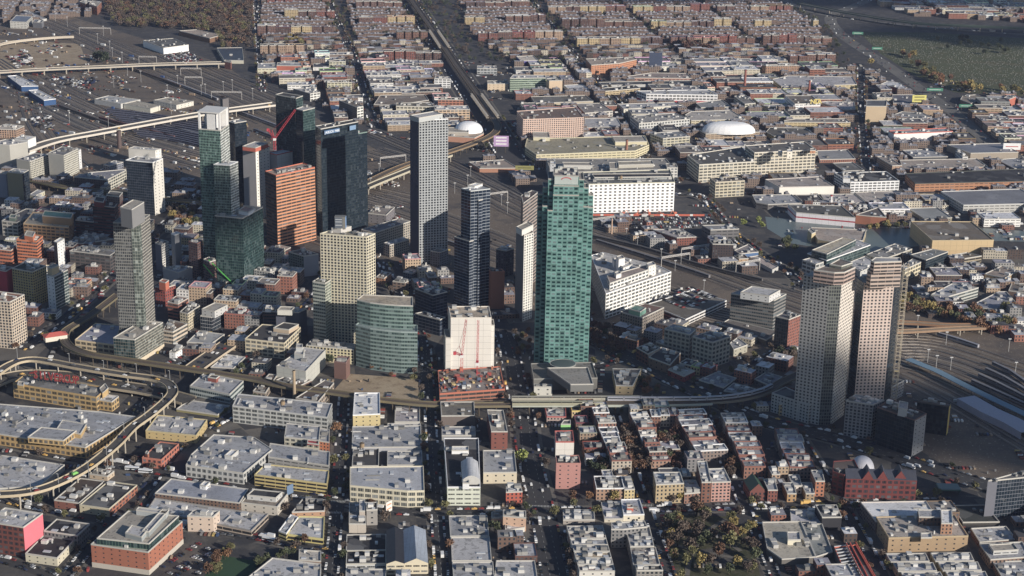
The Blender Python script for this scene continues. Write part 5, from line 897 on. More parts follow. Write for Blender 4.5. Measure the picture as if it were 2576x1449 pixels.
T = [
 ('podium_building', 'pale gridded seven-storey podium at the foot of the left twin tower', 'podium', 3,2,[(38,1062),(415,1182),(505,1150),(175,1000)], 185, 'light', S(178,176,172), rD, 1, dict(par=S(180,178,175), foot=False)),
 ('podium_building', 'gridded podium wing between the twin towers', 'podium', 3,2,[(665,1150),(700,1165),(960,1060),(860,1020)], 110, 'grid', S(160,158,156), rB, 1),
 ('tower_wing', 'lower gridded wing joining the right twin tower', 'tower', 3,2,[(822,670),(900,690),(1010,680),(900,640)], 400, 'grid', S(170,165,158), rB, 1, dict(foot=False)),
 ('apartment_building', 'new grey apartment block with staggered white box bays below the twin towers', 'apartment building', 3,2,[(785,1140),(1060,1182),(1170,1135),(880,1075)], 345, 'grid', S(150,148,150), rG, 4, dict(lm='the grey block with staggered white bays')),
 ('apartment_building', 'long grey wing with roof boxes behind the block with staggered white bays', 'apartment building', 3,2,[(890,1060),(1050,1110),(1372,935),(1190,905)], 150, 'apt', S(150,150,155), rD, 9),
 ('apartment_building', 'unfinished dark green netted block with a pale windowed right end', 'apartment building', 3,2,[(1100,1205),(1478,1335),(1595,1270),(1240,1120)], 365, 'dglass', S(62,70,72), rD, 6, dict(par=S(120,90,85), sides={1: ('few', S(155,155,158))}, lm='the dark netted block', tiers=[([(1310,1210),(1400,1230),(1410,1160)], 7, 'blank', LG, rL)])),
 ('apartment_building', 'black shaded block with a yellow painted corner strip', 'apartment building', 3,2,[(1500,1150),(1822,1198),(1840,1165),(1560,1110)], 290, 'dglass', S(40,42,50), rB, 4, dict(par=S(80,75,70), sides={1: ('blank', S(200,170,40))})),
 ('office_building', 'white curved-corner office with dark ribbon windows right of the twin towers', 'office building', 3,2,[(1640,70),(1735,85),(1810,90),(2118,0),(1850,-40)], 95, 'band', S(178,180,172), S(180,182,190),4),
 ('warehouse', 'blue-grey folded roof warehouse among the autumn trees at the right', 'warehouse', 3,2,[(2022,190),(2250,215),(2530,190),(2400,40),(2320,40)], 40, 'blank', DG, S(150,152,165),3),
 ('brick_building', 'brown-roofed building at the right edge above the folded roof warehouse', 'warehouse', 3,2,[(2420,30),(2640,60),(2700,-40),(2450,-40)], 40, 'blank', BRN, rB, 2),
 # right middle
 ('white_factory', 'big bright white eight-storey office slab with tall strip windows', 'office building', 2,1,[(775,408),(1640,388),(1590,262),(650,290)], 288, 'wide', S(250,250,250), S(110,112,112),14, dict(lm='the bright white slab', par=S(215,210,180), tank=True, tiers=[([(830,340),(1600,330),(1590,300),(800,305)], 3, 'band', S(190,190,185), rK)])),
 ('school_building', 'long cluttered factory-college complex behind the bright white slab', 'college', 2,1,[(380,250),(640,285),(1640,255),(1545,150),(345,150)], 120, 'old', S(205,200,190), S(150,145,138),20, dict(tiers=[([(385,200),(440,205),(440,180)], 17, 'few', WH, WH, 'clock_tower'),([(520,215),(810,220),(790,190)], 5, 'blank', S(200,198,190), rT),([(985,250),(1060,252),(1050,190)], 6, 'blank', S(170,168,160), rT),([(1075,215),(1425,205),(1410,170)], 4, 'blank', S(180,175,160), S(170,160,140))])),
 ('office_building', 'white end pavilion with twin piers at the right end of the white slab', 'office building', 2,1,[(1560,240),(1668,240),(1650,200)], 140, 'old', S(215,212,205), rT, 2),
 ('factory', 'huge cream factory with a deep window grid and dark roof', 'factory', 2,1,[(1765,115),(1885,212),(2445,180),(2310,30)], 180, 'ind', S(212,202,178), S(95,92,90),12, dict(par=S(215,208,190), lm='the huge cream factory')),
 ('factory', 'ten-storey cream factory with orange brick stair bays and gabled tower', 'factory', 3,1,[(-230,20),(-135,90),(480,62),(370,-20)], 245, 'ind', S(216,206,182), S(105,100,96),7, dict(par=S(220,212,195), lm='the ten-storey cream factory', sides={1: ('ind', S(218,206,180))}, tiers=[([(193,80),(247,78),(245,55)], 10, 'few', S(225,215,195), rW, 'gabled_tower'),([(105,85),(145,84),(142,65)], 5, 'few', S(225,215,195), rW, 'gabled_tower'),([(425,68),(478,66),(476,45)], 4, 'few', S(195,130,80), rT, 'gabled_tower')])),
 ('factory', 'small cream six-storey loft beside the car park, in front of the huge cream factory', 'loft building', 2,1,[(1990,342),(2050,388),(2342,372),(2270,330)], 152, 'ind', S(205,192,160), rB, 3, dict(par=S(205,192,165))),
 ('brick_building', 'red brick low building on stilts beside the tracks', 'warehouse', 2,1,[(1405,862),(1660,948),(1855,938),(1700,860)], 75, 'brick', S(140,75,58), S(175,165,165),7, dict(lm='the low brick building on stilts')),
 ('warehouse', 'dark grey pier-sided warehouse right of the low brick building', 'warehouse', 2,1,[(1912,822),(1998,868),(2285,858),(2200,815)], 95, 'strip', S(110,108,110), S(150,150,152),3),
 ('warehouse', 'tall dark brick hulk with black roof beside the creek road', 'warehouse', 2,1,[(1988,975),(2020,1010),(2230,1015),(2200,960)], 185, 'brick', S(72,58,60), rK, 4),
 ('warehouse', 'blue-banded low building right of the dark brick hulk', 'warehouse', 2,1,[(2235,1075),(2290,1110),(2480,1090),(2380,1010)], 60, 'blank', S(70,110,160), S(150,140,138),3),
 ('warehouse', 'small tan-fronted low building below the blue-banded one', 'warehouse', 2,1,[(2232,1130),(2285,1160),(2380,1155),(2330,1105)], 50, 'few', S(185,150,110), rB, 1),
 ('warehouse', 'sloping pale roof going down to the creek trees', 'warehouse', 2,1,[(2385,1140),(2620,1270),(2680,1240),(2480,1125)], 30, 'blank', LG, S(190,170,160),1),
 ('warehouse', 'long low box with a blank bright white front below the ten-storey factory', 'warehouse', 3,1,[(-30,360),(115,438),(667,428),(520,330)], 75, 'blank', S(236,232,220), S(165,152,145),3, dict(par=S(210,200,190))),
 ('factory', 'white gridded three-storey factory with a busy black roof', 'factory', 3,1,[(668,292),(832,388),(1322,375),(1190,280)], 106, 'ind', S(238,238,240), rK, 10, dict(par=WH, lm='the white gridded factory', tiers=[([(758,345),(828,350),(825,320)], 6, 'blank', WH, rW)])),
 ('warehouse', 'very long black-roofed works with a green glazed and orange front', 'warehouse', 3,1,[(1382,300),(1482,402),(2760,372),(2640,250)], 78, 'strip', S(190,125,75), rK, 3, dict(rk='clean', par=S(80,85,80), lm='the long black roof')),
 ('warehouse', 'tan-roofed brick block with a cream tower left of the long black roof', 'warehouse', 3,1,[(1095,132),(1252,222),(1347,218),(1190,120)], 82, 'brick', S(190,150,115), S(160,145,135),2),
 ('warehouse', 'wide tan stained roof above the long black roof', 'warehouse', 3,1,[(1325,165),(1358,258),(2215,232),(2100,150)], 35, 'blank', S(175,115,80), S(178,160,145),6),
 ('warehouse', 'grey patched roof behind the wide tan roof', 'warehouse', 3,1,[(1350,65),(1460,138),(1810,130),(1640,55)], 20, 'blank', DG, rG, 5),
 ('warehouse', 'multi-peaked blue-grey sheds at the upper right', 'warehouse', 3,1,[(1800,10),(2040,95),(2520,85),(2350,-5)], 60, 'blank', S(165,150,130), S(130,130,142),2, dict(rk='metal')),
 ('warehouse', 'grey roof with white sign box at the right edge beside the peaked sheds', 'warehouse', 3,1,[(2300,160),(2480,250),(2760,235),(2500,145)], 30, 'blank', DG, rG, 3),
 ('distribution_centre', 'vast grey warehouse roof dotted with white skylights and truck docks', 'warehouse', 3,1,[(1740,482),(1968,618),(2800,600),(2540,455)], 80, 'strip', S(190,188,182), S(128,130,140),0, dict(rk='clean', par=S(200,200,198), lm='the vast skylit warehouse')),
 ('warehouse', 'plain grey low roof left of the big tan box building', 'warehouse', 3,1,[(1415,652),(1572,757),(1852,745),(1700,640)], 30, 'few', S(150,140,115), S(150,152,152),0, dict(rk='clean')),
 ('warehouse', 'big tan panelled box building with a dark centre strip and brown roof', 'warehouse', 3,1,[(1437,782),(1655,976),(2272,970),(2050,785)], 152, 'panel', S(205,172,112), S(122,108,92),3, dict(lm='the big tan box building', par=S(200,175,125))),
 ('boat_shed', 'white metal wharf building with a red stripe beside the creek', 'wharf building', 3,1,[(200,608),(285,692),(880,745),(740,625)], 92, 'panel', S(225,220,225), S(88,88,84),6, dict(lm='the white and red wharf building')),
 ('warehouse', 'orange-brown gabled wharf shed right of the white wharf building', 'warehouse', 3,1,[(885,715),(1035,730),(1192,740),(1110,640)], 85, 'blank', S(165,95,60), S(110,100,98),2),
 ('warehouse', 'long grey roof behind the left half of the white wharf building', 'warehouse', 3,1,[(-120,590),(0,612),(338,598),(240,512),(-160,515)], 60, 'strip', S(110,105,105), rG, 3),
 ('warehouse', 'black-roofed workshop with two white vents behind the wharf building', 'warehouse', 3,1,[(330,565),(350,600),(580,590),(500,512),(270,515)], 30, 'blank', OW, rK, 2),
 ('warehouse', 'broad tan roof with a curved end near the creek head', 'warehouse', 3,1,[(980,580),(1090,610),(1345,500),(1320,470),(870,490)], 30, 'brick', S(165,105,78), S(188,175,165),3),
 ('warehouse', 'row of pale patched roofs behind the wharf chimney', 'warehouse', 3,1,[(560,560),(690,600),(980,590),(870,505),(530,510)], 30, 'brick', S(150,100,85), S(190,178,175),7),
 ('warehouse', 'grey shed roof directly behind the white gridded factory', 'warehouse', 3,1,[(650,195),(760,275),(970,268),(850,185)], 30, 'blank', DG, S(110,108,104),1),
 ('warehouse', 'flat grey-blue roof right of the ten-storey factory', 'warehouse', 3,1,[(480,70),(520,160),(880,152),(800,60)], 30, 'brick', S(160,100,75), S(150,150,152),1, dict(rk='clean')),
 ('concrete_plant_roof', 'tilted tan slab roof of the works beside the creek', 'warehouse', 3,1,[(500,962),(640,985),(955,975),(990,868),(430,842)], 60, 'blank', S(170,150,110), S(185,165,150),1),
 ('concrete_plant', 'twin tan concrete silos with a conveyor at the creek works', 'silo', 3,1,[(400,870),(440,905),(480,890),(430,850)], 90, 'blank', S(200,178,125), rT, 0),
 ('office_building', 'modern green glass block with a terraced tan roof behind the twin towers', 'office building', 3,1,[(395,1105),(590,1178),(1030,1020),(850,955)], 140, 'glass', S(110,130,125), rL, 3, dict(par=WH, lm='the terraced green glass block', tiers=[([(440,1072),(592,1112),(885,968),(750,945)], 7, 'glass', S(120,135,128), S(195,180,150))])),
 ('office_building', 'white gridded lower block left behind the left twin tower', 'office building', 3,1,[(345,1170),(480,1215),(560,1190),(420,1150)], 150, 'ind', S(190,190,188), rG, 1, dict(foot=False)),
 ('warehouse', 'white flat-roofed hall between the green glass block and the dark glass block', 'warehouse', 3,1,[(800,1200),(930,1290),(1100,1210),(980,1130)], 60, 'few', LG, S(190,190,195),3),
 ('warehouse', 'grey roofed cream-windowed factory behind the right twin tower', 'factory', 3,1,[(990,1115),(1150,1165),(1450,1060),(1280,1005)], 70, 'ind', S(195,185,160), S(135,132,128),5),
 ('factory', 'cream factory with tall windows at the right side of the right twin tower', 'factory', 3,1,[(1340,1235),(1380,1262),(1540,1192),(1450,1160)], 118, 'ind', S(215,200,160), rG, 3),
 ('office_building', 'dark green glass five-storey block right of the cream factory', 'office building', 3,1,[(1432,1118),(1590,1172),(1812,1088),(1650,1060)], 130, 'dglass', S(80,92,92), S(130,132,130),2),
 ('warehouse', 'low building with garage doors in front of the big tan box', 'warehouse', 3,1,[(1812,1125),(1960,1160),(2150,1130),(2000,1095)], 60, 'garage', S(160,145,115), S(125,112,92),1),
 ('warehouse', 'tan-roofed brown shed among parked trucks at the right', 'warehouse', 3,1,[(2180,1310),(2380,1355),(2520,1280),(2350,1230)], 60, 'few', S(185,150,95), S(165,145,130),2),
 # upper right background
 ('factory', 'pink-beige eight-storey factory with orange window bands', 'factory', 2,0,[(48,1122),(112,1205),(722,1185),(640,1080)], 222, 'apt', S(216,180,160), S(130,105,92),8, dict(lm='the pink-beige factory', par=S(215,180,160))),
 ('factory', 'long low cream-yellow factory complex with stepped roofs', 'factory', 2,0,[(130,1480),(245,1560),(1240,1520),(1380,1460),(1340,1370),(150,1400)], 75, 'strip', S(214,200,150), S(165,155,125),12, dict(lm='the cream-yellow factory complex', par=S(215,205,165), tiers=[([(215,1380),(380,1385),(370,1335)], 5, 'blank', S(215,205,165), rT),([(1040,1430),(1360,1425),(1320,1370)], 5, 'blank', S(212,200,155), rT)])),
 ('warehouse', 'white membrane roofed warehouse right of the pink-beige factory', 'warehouse', 2,0,[(725,1285),(740,1290),(1110,1275),(1060,1190),(730,1195)], 30, 'brick', S(170,105,85), rL, 3),
 ('factory', 'long white factory with a red lower band behind the white bubble roof', 'factory', 2,0,[(1258,918),(1352,948),(2070,958),(1980,905)], 86, 'ind', S(238,235,235), S(190,188,190),5, dict(par=WH, lm='the white factory with the red band', base=('blank', S(200,60,70)))),
 ('factory', 'cream factory with a peaked centre right of the white stepped roofs', 'factory', 2,0,[(1850,1040),(1903,1085),(2208,1078),(2110,1005)], 45, 'ind', S(215,205,175), S(150,150,150),2),
 ('warehouse', 'long pale wall and roof below the white factory with the red band', 'warehouse', 2,0,[(1065,1050),(1125,1100),(1720,1060),(1640,1030)], 35, 'few', S(215,210,190), rL, 4),
 ('factory', 'white pier-fronted factory in the middle distance left of the bubble roof', 'factory', 2,0,[(1190,1170),(1280,1245),(1790,1200),(1640,1140)], 85, 'old', S(205,205,200), S(165,160,155),10),
 ('warehouse', 'broad tan-white roof behind the bubble roof', 'warehouse', 2,0,[(1740,1160),(1805,1215),(2350,1200),(2200,1110),(1800,1125)], 58, 'strip', S(205,190,150), S(188,178,168),4),
 ('sports_hall', 'tan brick hall carrying the long white bubble roof', 'sports hall', 2,0,[(1860,1300),(1950,1350),(2492,1330),(2380,1270)], 62, 'strip', S(178,152,122), S(150,135,120),0, dict(lm='the hall with the white bubble roof')),
 ('factory', 'cream yellow-windowed factory at the lower right of the cream-yellow complex', 'factory', 2,0,[(1390,1345),(1520,1395),(1790,1375),(1690,1320)], 105, 'ind', S(200,192,160), S(140,145,150),4),
 ('factory', 'cream multi-storey loft left of the narrow shaded street', 'factory', 2,0,[(2235,970),(2345,1050),(2450,1040),(2350,960)], 92, 'ind', S(205,198,175), S(140,135,130),3),
 ('school_building', 'orange brick four-storey school with many windows in the far grid', 'school', 2,0,[(742,595),(800,658),(1080,640),(1255,600),(1230,575)], 95, 'brick', S(205,130,78), S(180,160,140),5, dict(lm='the orange brick school')),
 ('office_building', 'curved green glass office beside two blank tan towers', 'office building', 2,0,[(-20,790),(30,790),(340,785),(330,760),(10,755)], 130, 'office', S(165,185,160), rL, 2, dict(lm='the far curved glass office')),
 ('office_building', 'blank tan double slab right of the far curved glass office', 'office building', 2,0,[(345,795),(375,815),(508,812),(450,785)], 130, 'blank', S(212,182,145), rT, 1),
 ('storage_building', 'purple-blue box building with a red centre panel', 'storage building', 2,0,[(42,570),(90,615),(265,610),(215,562)], 48, 'blank', S(90,80,165), S(215,200,180),1),
 ('warehouse', 'pinkish-brown stepped office row below the orange brick school', 'office building', 2,0,[(1160,770),(1175,785),(1808,790),(1760,740),(1400,735)], 30, 'strip', S(190,135,112), S(170,150,140),5),
 ('warehouse', 'long black roof edged in white below the pinkish-brown offices', 'warehouse', 2,0,[(870,830),(905,860),(1885,845),(1830,810)], 22, 'blank', LG, S(80,82,88),2),
 ('warehouse', 'tan low factory with a strip of dark windows left of the white and red factory', 'factory', 2,0,[(900,890),(940,920),(1290,890),(1240,860)], 42, 'strip', S(190,165,115), rD, 3),
 ('warehouse', 'white roof with red awning right of the blank tan slabs', 'warehouse', 2,0,[(518,860),(560,895),(795,905),(710,850)], 25, 'blank', WH, rW, 0),
 ('warehouse', 'long dark roofed sheds behind the pink-beige factory', 'warehouse', 2,0,[(190,975),(230,1040),(820,1020),(740,962)], 30, 'blank', S(190,175,145), S(110,105,98),3),
 ('warehouse', 'red-orange, mustard and white terraced fronts right of the pink-beige factory', 'factory', 2,0,[(640,1045),(735,1140),(1015,1120),(890,1040)], 50, 'brick', S(205,130,100), S(150,140,135),3, dict(sides={1: ('ind', S(225,215,205))})),
 ('billboard_building', 'dark-fronted white hall with a framed blue screen panel in the far grid', 'warehouse', 2,0,[(1408,640),(1475,672),(1690,668),(1640,635)], 42, 'few', S(225,222,205), rL, 2),
 ('factory', 'long yellow-tan factory with small windows in front of the wavy roofs', 'factory', 3,0,[(42,800),(135,872),(895,852),(850,775),(200,765)], 42, 'strip', S(206,186,130), S(190,185,188),5, dict(lm='the long yellow-tan factory')),
 ('factory', 'white factory carrying the yellow rooftop letters NECA', 'factory', 3,0,[(172,965),(272,1048),(528,1040),(440,965)], 95, 'strip', S(235,232,232), rB, 2, dict(lm='the white factory with yellow letters')),
 ('factory', 'grey-tan banded warehouse left of the white factory with yellow letters', 'factory', 3,0,[(-60,1060),(0,1078),(275,1072),(260,1050)], 45, 'strip', S(190,175,150), rG, 3),
 ('factory', 'pinkish roofed warehouse right of the white factory with yellow letters', 'factory', 3,0,[(530,1030),(760,1110),(880,1105),(870,1030),(600,1020)], 60, 'band', S(185,135,118), S(195,182,182),6),
 ('apartment_building', 'tan brick apartment blocks in the far right grid', 'apartment building', 3,0,[(-60,655),(-20,665),(308,662),(280,645)], 80, 'apt', S(175,130,95), rT, 4),
 ('storage_building', 'long white storage building with a bright orange upper band', 'storage building', 3,0,[(1215,1320),(1268,1350),(1860,1325),(1800,1290)], 80, 'blank', S(232,230,228), rG, 8, dict(par=S(225,90,45), lm='the white and orange storage building', tiers=[])),
 ('warehouse', 'red brick block with a white roof below the motorway', 'warehouse', 3,0,[(1130,850),(1350,895),(1400,885),(1320,835),(1200,820)], 45, 'blank', S(150,70,60), rW, 2),
 ('warehouse', 'dark blue-grey roof beside the yellow billboard', 'warehouse', 3,0,[(1250,955),(1260,1040),(1500,1045),(1480,955)], 22, 'blank', S(150,120,100), S(105,105,118),2),
 ('billboard_building', 'tall tan wall with a tattered black and white poster right of the narrow shaded street', 'advertising wall', 3,0,[(988,1070),(1188,1072),(1198,1010),(995,1010)], 175, 'blank', S(200,172,130), S(100,102,112),0, dict(lm='the tall wall with the tattered poster')),
 ('warehouse', 'yellow low warehouse with dark flat roof at the left of the narrow shaded street', 'warehouse', 3,0,[(-20,1330),(62,1372),(470,1360),(380,1290),(20,1285)], 40, 'strip', S(205,178,105), S(100,95,88),2),
 ('warehouse', 'yellow brick workshop row above the yellow low warehouse', 'warehouse', 3,0,[(160,1215),(165,1230),(830,1235),(780,1195),(270,1200)], 38, 'strip', S(205,180,120), S(150,140,130),5),
 ('warehouse', 'grey-roofed tan shed with parked cars left of the curving motorway', 'warehouse', 3,0,[(1255,1160),(1510,1205),(1650,1180),(1560,1140),(1350,1125)], 30, 'brick', S(170,115,80), S(150,150,150),4),
 ('warehouse', 'brown building with a red rooftop sign beside the cemetery corner', 'warehouse', 3,0,[(1935,1005),(2040,1045),(2190,985),(2090,955),(1960,965)], 38, 'blank', S(150,120,95), S(150,135,118),2),
 ('brick_building', 'orange-red block at the lower edge of the cemetery', 'brick building', 3,0,[(2370,985),(2430,1000),(2495,975),(2440,960)], 75, 'blank', S(195,95,65), rG, 1),
 # upper left background
 ('depot', 'blue-walled depot shed with a white roof, the farther of two in the rail yard', 'depot', 0,0,[(75,768),(215,872),(385,868),(170,760)], 50, 'blank', S(35,85,140), rW, 4, dict(par=WH, lm='the blue-walled depot sheds')),
 ('depot', 'blue-walled depot shed with a white roof, the nearer of two in the rail yard', 'depot', 0,0,[(285,912),(442,1012),(562,998),(380,905)], 55, 'blank', S(35,85,140), rW, 3, dict(par=WH)),
 ('depot', 'white metal train shed with a pale folded roof in the rail yard', 'depot', 0,0,[(950,1000),(1215,1050),(1412,1005),(1090,965)], 45, 'blank', LG, S(190,190,190),2, dict(lm='the white train shed')),
 ('depot', 'tan-roofed train shed with a cream end wall in front of the white train shed', 'depot', 0,0,[(1245,1048),(1512,1096),(1612,1066),(1370,1018)], 45, 'blank', S(215,210,190), S(180,170,150),1),
 ('depot', 'tan-roofed depot with small windows right of the train sheds', 'depot', 0,0,[(1545,1012),(1775,1062),(1948,1022),(1700,980)], 40, 'few', S(215,210,195), S(175,165,145),2),
 ('warehouse', 'bright white fronted superstore with a dark roof in the upper yard', 'superstore', 0,0,[(1440,410),(1645,485),(1897,452),(1745,388)], 62, 'blank', S(240,240,240), S(100,98,96),6, dict(lm='the white-fronted superstore')),
 ('warehouse', 'long brown low hall with a curved roof edge above the superstore', 'warehouse', 0,0,[(1800,312),(2110,388),(2232,352),(1980,300)], 45, 'blank', S(130,92,62), S(180,158,138),1),
 ('warehouse', 'dark solar-panelled flat roof beside the far end of the grey viaduct', 'warehouse', 0,0,[(2182,485),(2255,608),(2452,612),(2440,480)], 30, 'blank', S(190,185,165), S(62,62,74),1, dict(rk='metal')),
 ('brick_building', 'red-brown brick stair tower at the end of the grey viaduct', 'brick tower', 0,0,[(2258,620),(2320,632),(2330,615)], 70, 'blank', S(150,90,75), rT, 0),
 ('sports_hall', 'corrugated pale hall with a big blue-grey roof at the upper left', 'sports hall', 0,0,[(100,218),(265,225),(328,165),(160,158)], 65, 'strip', S(200,198,190), S(120,128,150),0, dict(rk='metal')),
 ('warehouse', 'grey hall joined to the corrugated pale hall at the upper left', 'warehouse', 0,0,[(328,222),(420,232),(440,205),(350,195)], 55, 'blank', S(120,122,130), S(130,135,145),1),
 ('warehouse', 'narrow long white roofs beside the main line at the upper left', 'warehouse', 0,0,[(232,112),(425,200),(470,190),(270,100)], 18, 'blank', LG, rL, 2),
 ('apartment_building', 'nearer of two tall orange brick apartment towers at the upper left', 'apartment building', 0,0,[(895,45),(975,68),(1020,20),(930,5)], 85, 'apt', S(180,105,72), rT, 3),
 ('apartment_building', 'farther of two tall orange brick apartment towers at the upper left', 'apartment building', 0,0,[(800,20),(860,40),(930,12),(860,-5)], 60, 'apt', S(175,100,70), rT, 2),
 ('factory', 'brown-banded tan office building at the left edge below the blue depots', 'office building', 0,0,[(-80,1300),(160,1308),(245,1270),(60,1250)], 85, 'grid', S(190,150,120), S(200,185,170),3),
 ('factory', 'tall dark side-windowed factory with a white gridded end beside the far avenue', 'factory', 1,0,[(835,1012),(1018,1085),(1080,1072),(960,1005)], 140, 'brick', S(120,110,105), rB, 3, dict(sides={1: ('ind', S(235,232,222))}, lm='the dark factory with the white end')),
 ('factory', 'white-ended grey factory left of the dark factory with the white end', 'factory', 1,0,[(375,895),(545,945),(645,930),(560,880)], 75, 'brick', S(130,125,120), S(195,190,185),4, dict(sides={1: ('ind', S(235,232,225))})),
 ('factory', 'cream gridded factory with arched entrance left of the far avenue', 'factory', 1,0,[(700,820),(718,832),(965,832),(955,802)], 88, 'ind', S(222,215,175), S(130,110,75),5, dict(lm='the cream gridded factory')),
 ('factory', 'smaller cream gridded building farther up the far avenue', 'factory', 1,0,[(725,612),(738,622),(902,620),(890,595)], 72, 'ind', S(210,205,170), S(70,70,80),1),
 ('warehouse', 'orange brick windowless block with grey roof', 'warehouse', 1,0,[(208,662),(458,665),(452,635),(215,632)], 60, 'blank', S(185,88,60), rG, 1),
 ('warehouse', 'cream workshop with grey roof left of the orange brick windowless block', 'warehouse', 1,0,[(15,690),(206,688),(200,635),(20,640)], 50, 'strip', S(212,205,170), rG, 2),
 ('warehouse', 'white-walled low building between the orange block and the smaller cream building', 'warehouse', 1,0,[(574,680),(736,678),(730,640),(580,640)], 30, 'strip', S(235,232,230), S(75,78,92),1),
 ('factory', 'white gridded building beside the far elevated railway', 'factory', 1,0,[(1795,792),(1958,795),(1945,775),(1800,775)], 92, 'ind', S(236,236,236), rL, 1, dict(lm='the far white gridded building')),
 ('factory', 'cream brick factory with tall piers behind the tall pale grey tower', 'factory', 1,0,[(1800,1108),(2152,1104),(2130,1065),(1790,1070)], 100, 'ind', S(215,180,140), rL, 5),
 ('factory', 'orange brick factory with white piers above the cream brick factory', 'factory', 1,0,[(1832,1005),(2085,1008),(2075,985),(1835,985)], 78, 'ind', S(198,118,82), S(90,75,68),3),
 ('factory', 'white-windowed cream factory left of the orange brick factory', 'factory', 1,0,[(1410,1070),(1790,1075),(1760,1030),(1410,1040)], 85, 'ind', S(218,208,180), S(140,130,110),4),
 ('warehouse', 'broad brown roofed hall in the far industrial grid', 'warehouse', 1,0,[(1185,1055),(1400,1060),(1740,1010),(1700,955),(1250,960)], 55, 'brick', S(95,75,62), S(140,122,108),2),
 ('office_building', 'dark grey concrete-frame building right of the far elevated railway', 'office building', 1,0,[(2225,690),(2425,692),(2420,665),(2225,665)], 55, 'ind', S(175,178,180), rG, 3),
 ('warehouse', 'sand-coloured hall with a white box roof right of the far elevated railway', 'warehouse', 1,0,[(2330,845),(2540,845),(2530,815),(2325,815)], 65, 'few', S(215,188,150), rT, 3),
 ('warehouse', 'bright white small box in the far industrial grid', 'warehouse', 1,0,[(1520,845),(1625,845),(1620,822),(1520,822)], 28, 'blank', S(235,230,215), rD, 0),
 ('theatre_building', 'curved salmon brick college building carrying the white dome', 'college', 1,0,[(1930,1370),(2200,1390),(2292,1345),(2270,1290),(1930,1290)], 55, 'blank', S(205,140,105), S(190,165,140),5, dict(lm='the building with the white dome', tiers=[([(1935,1330),(2140,1335),(2140,1290)], 5, 'blank', S(180,170,155), rT)])),
 ('warehouse', 'dark roofed brick box with cream top near the railway bend', 'warehouse', 1,1,[(2140,185),(2250,248),(2640,245),(2500,160)], 40, 'blank', S(180,120,85), S(170,150,135),4),
]
for t in T:
    kw = t[11] if len(t) > 11 else {}
    B(t[0], t[1], t[2], t[3], t[4], t[5], t[6], t[7], t[8], t[9], t[10], **kw)
def byl(s): return [o for o in COL.objects if o.get('label', '').startswith(s)][0]
for o_ in [byl('white metal wharf building')]:                   # red stripe along the wharf walls
    q_ = [t for t in FOOT if abs(t[1] - o_.location.x) < .1 and abs(t[2] - o_.location.y) < .1][0][0]; q_ = offs([(x - o_.location.x, y - o_.location.y) for x, y in q_], -.15); b = MB(); b.prism(q_, o_['h'] * .48, o_['h'] * .62, top=False); b.build('red_stripe', MT['tint'], o_, color=S(190,40,60))
# lettering NECA, storage band, tan box strip, wharf stripe
o_ = byl('white factory carrying'); H_ = o_['h']; p, q = G(c(3,0,438,1045), H_ + 1), G(c(3,0,528,1040), H_ + 1)
r_ = empty('rooftop_sign', (p.x, p.y, 0), 'yellow rooftop letters reading NECA on the white far factory', 'rooftop sign'); letters('NECA', r_, (0,0),(q.x - p.x, q.y - p.y), H_ + 1,8, S(215,190,60), sx=1.1)
# white domes, barrel vault, gabled sheds
def domething(name, label, cat, P, z, rx, ry, h, col, p=1., rz=0., n=28, parent=None):
    g = G(P, z); r = empty(name, (g.x, g.y, 0), label, cat, rz=rz); b = MB(); b.dome(0,0, z, rx, ry, h, n=n, k=8, p=p); b.build('shell', MT['tint'], r, color=col, smooth=True); return r
domething('air_dome', 'long white air-supported bubble roof glowing in the sun', 'air dome', c(2,0,2180,1325),9,41,21,15, S(238,238,240), p=.55)
domething('dome', 'smooth white oval dome on the salmon college building', 'dome', c(1,0,2140,1320),8,22,20,15, S(238,238,242), p=.8)
domething('dome', 'white spherical dome in the courtyard of the dark red gabled school', 'dome', c(3,3,945,385),2,10.5,10.5,13, S(205,205,215), p=.85)
def vault(name, label, cat, A, Bp, D, z, rise, col, wcol):
    a, b_, d = G(A, z), G(Bp, z), G(D, z); u = b_ - a; v = d - a; r = empty(name, (a.x, a.y, 0), label, cat); b = MB(); e = MB(); n = 12
    f = lambda t, s: (u.x * t + v.x * s, u.y * t + v.y * s, z + rise * sin(pi * t))
    for i in range(n): b.quad(f(i / n, 0), f((i + 1) / n, 0), f((i + 1) / n, 1), f(i / n, 1))
    b.build('vault_roof', RF['metal'], r, color=col, smooth=True)
    for s in (0,1): e.poly([f(i / n, s) for i in range(n + 1)]);
    e.prism([(0,0),(u.x, u.y),(u.x + v.x, u.y + v.y),(v.x, v.y)], z - 5, z, top=False); e.build('end_wall', MT['tint'], r, color=wcol)
ZV = byl('modern white-framed')['h'] + 4.5
vault('vaulted_hall', 'silver barrel-vaulted roof hall on the white-framed building', 'vaulted roof', c(1,3,2078,480), c(1,3,2252,478), c(1,3,2062,300), ZV, 3.6, S(196,198,205), S(190,188,182))
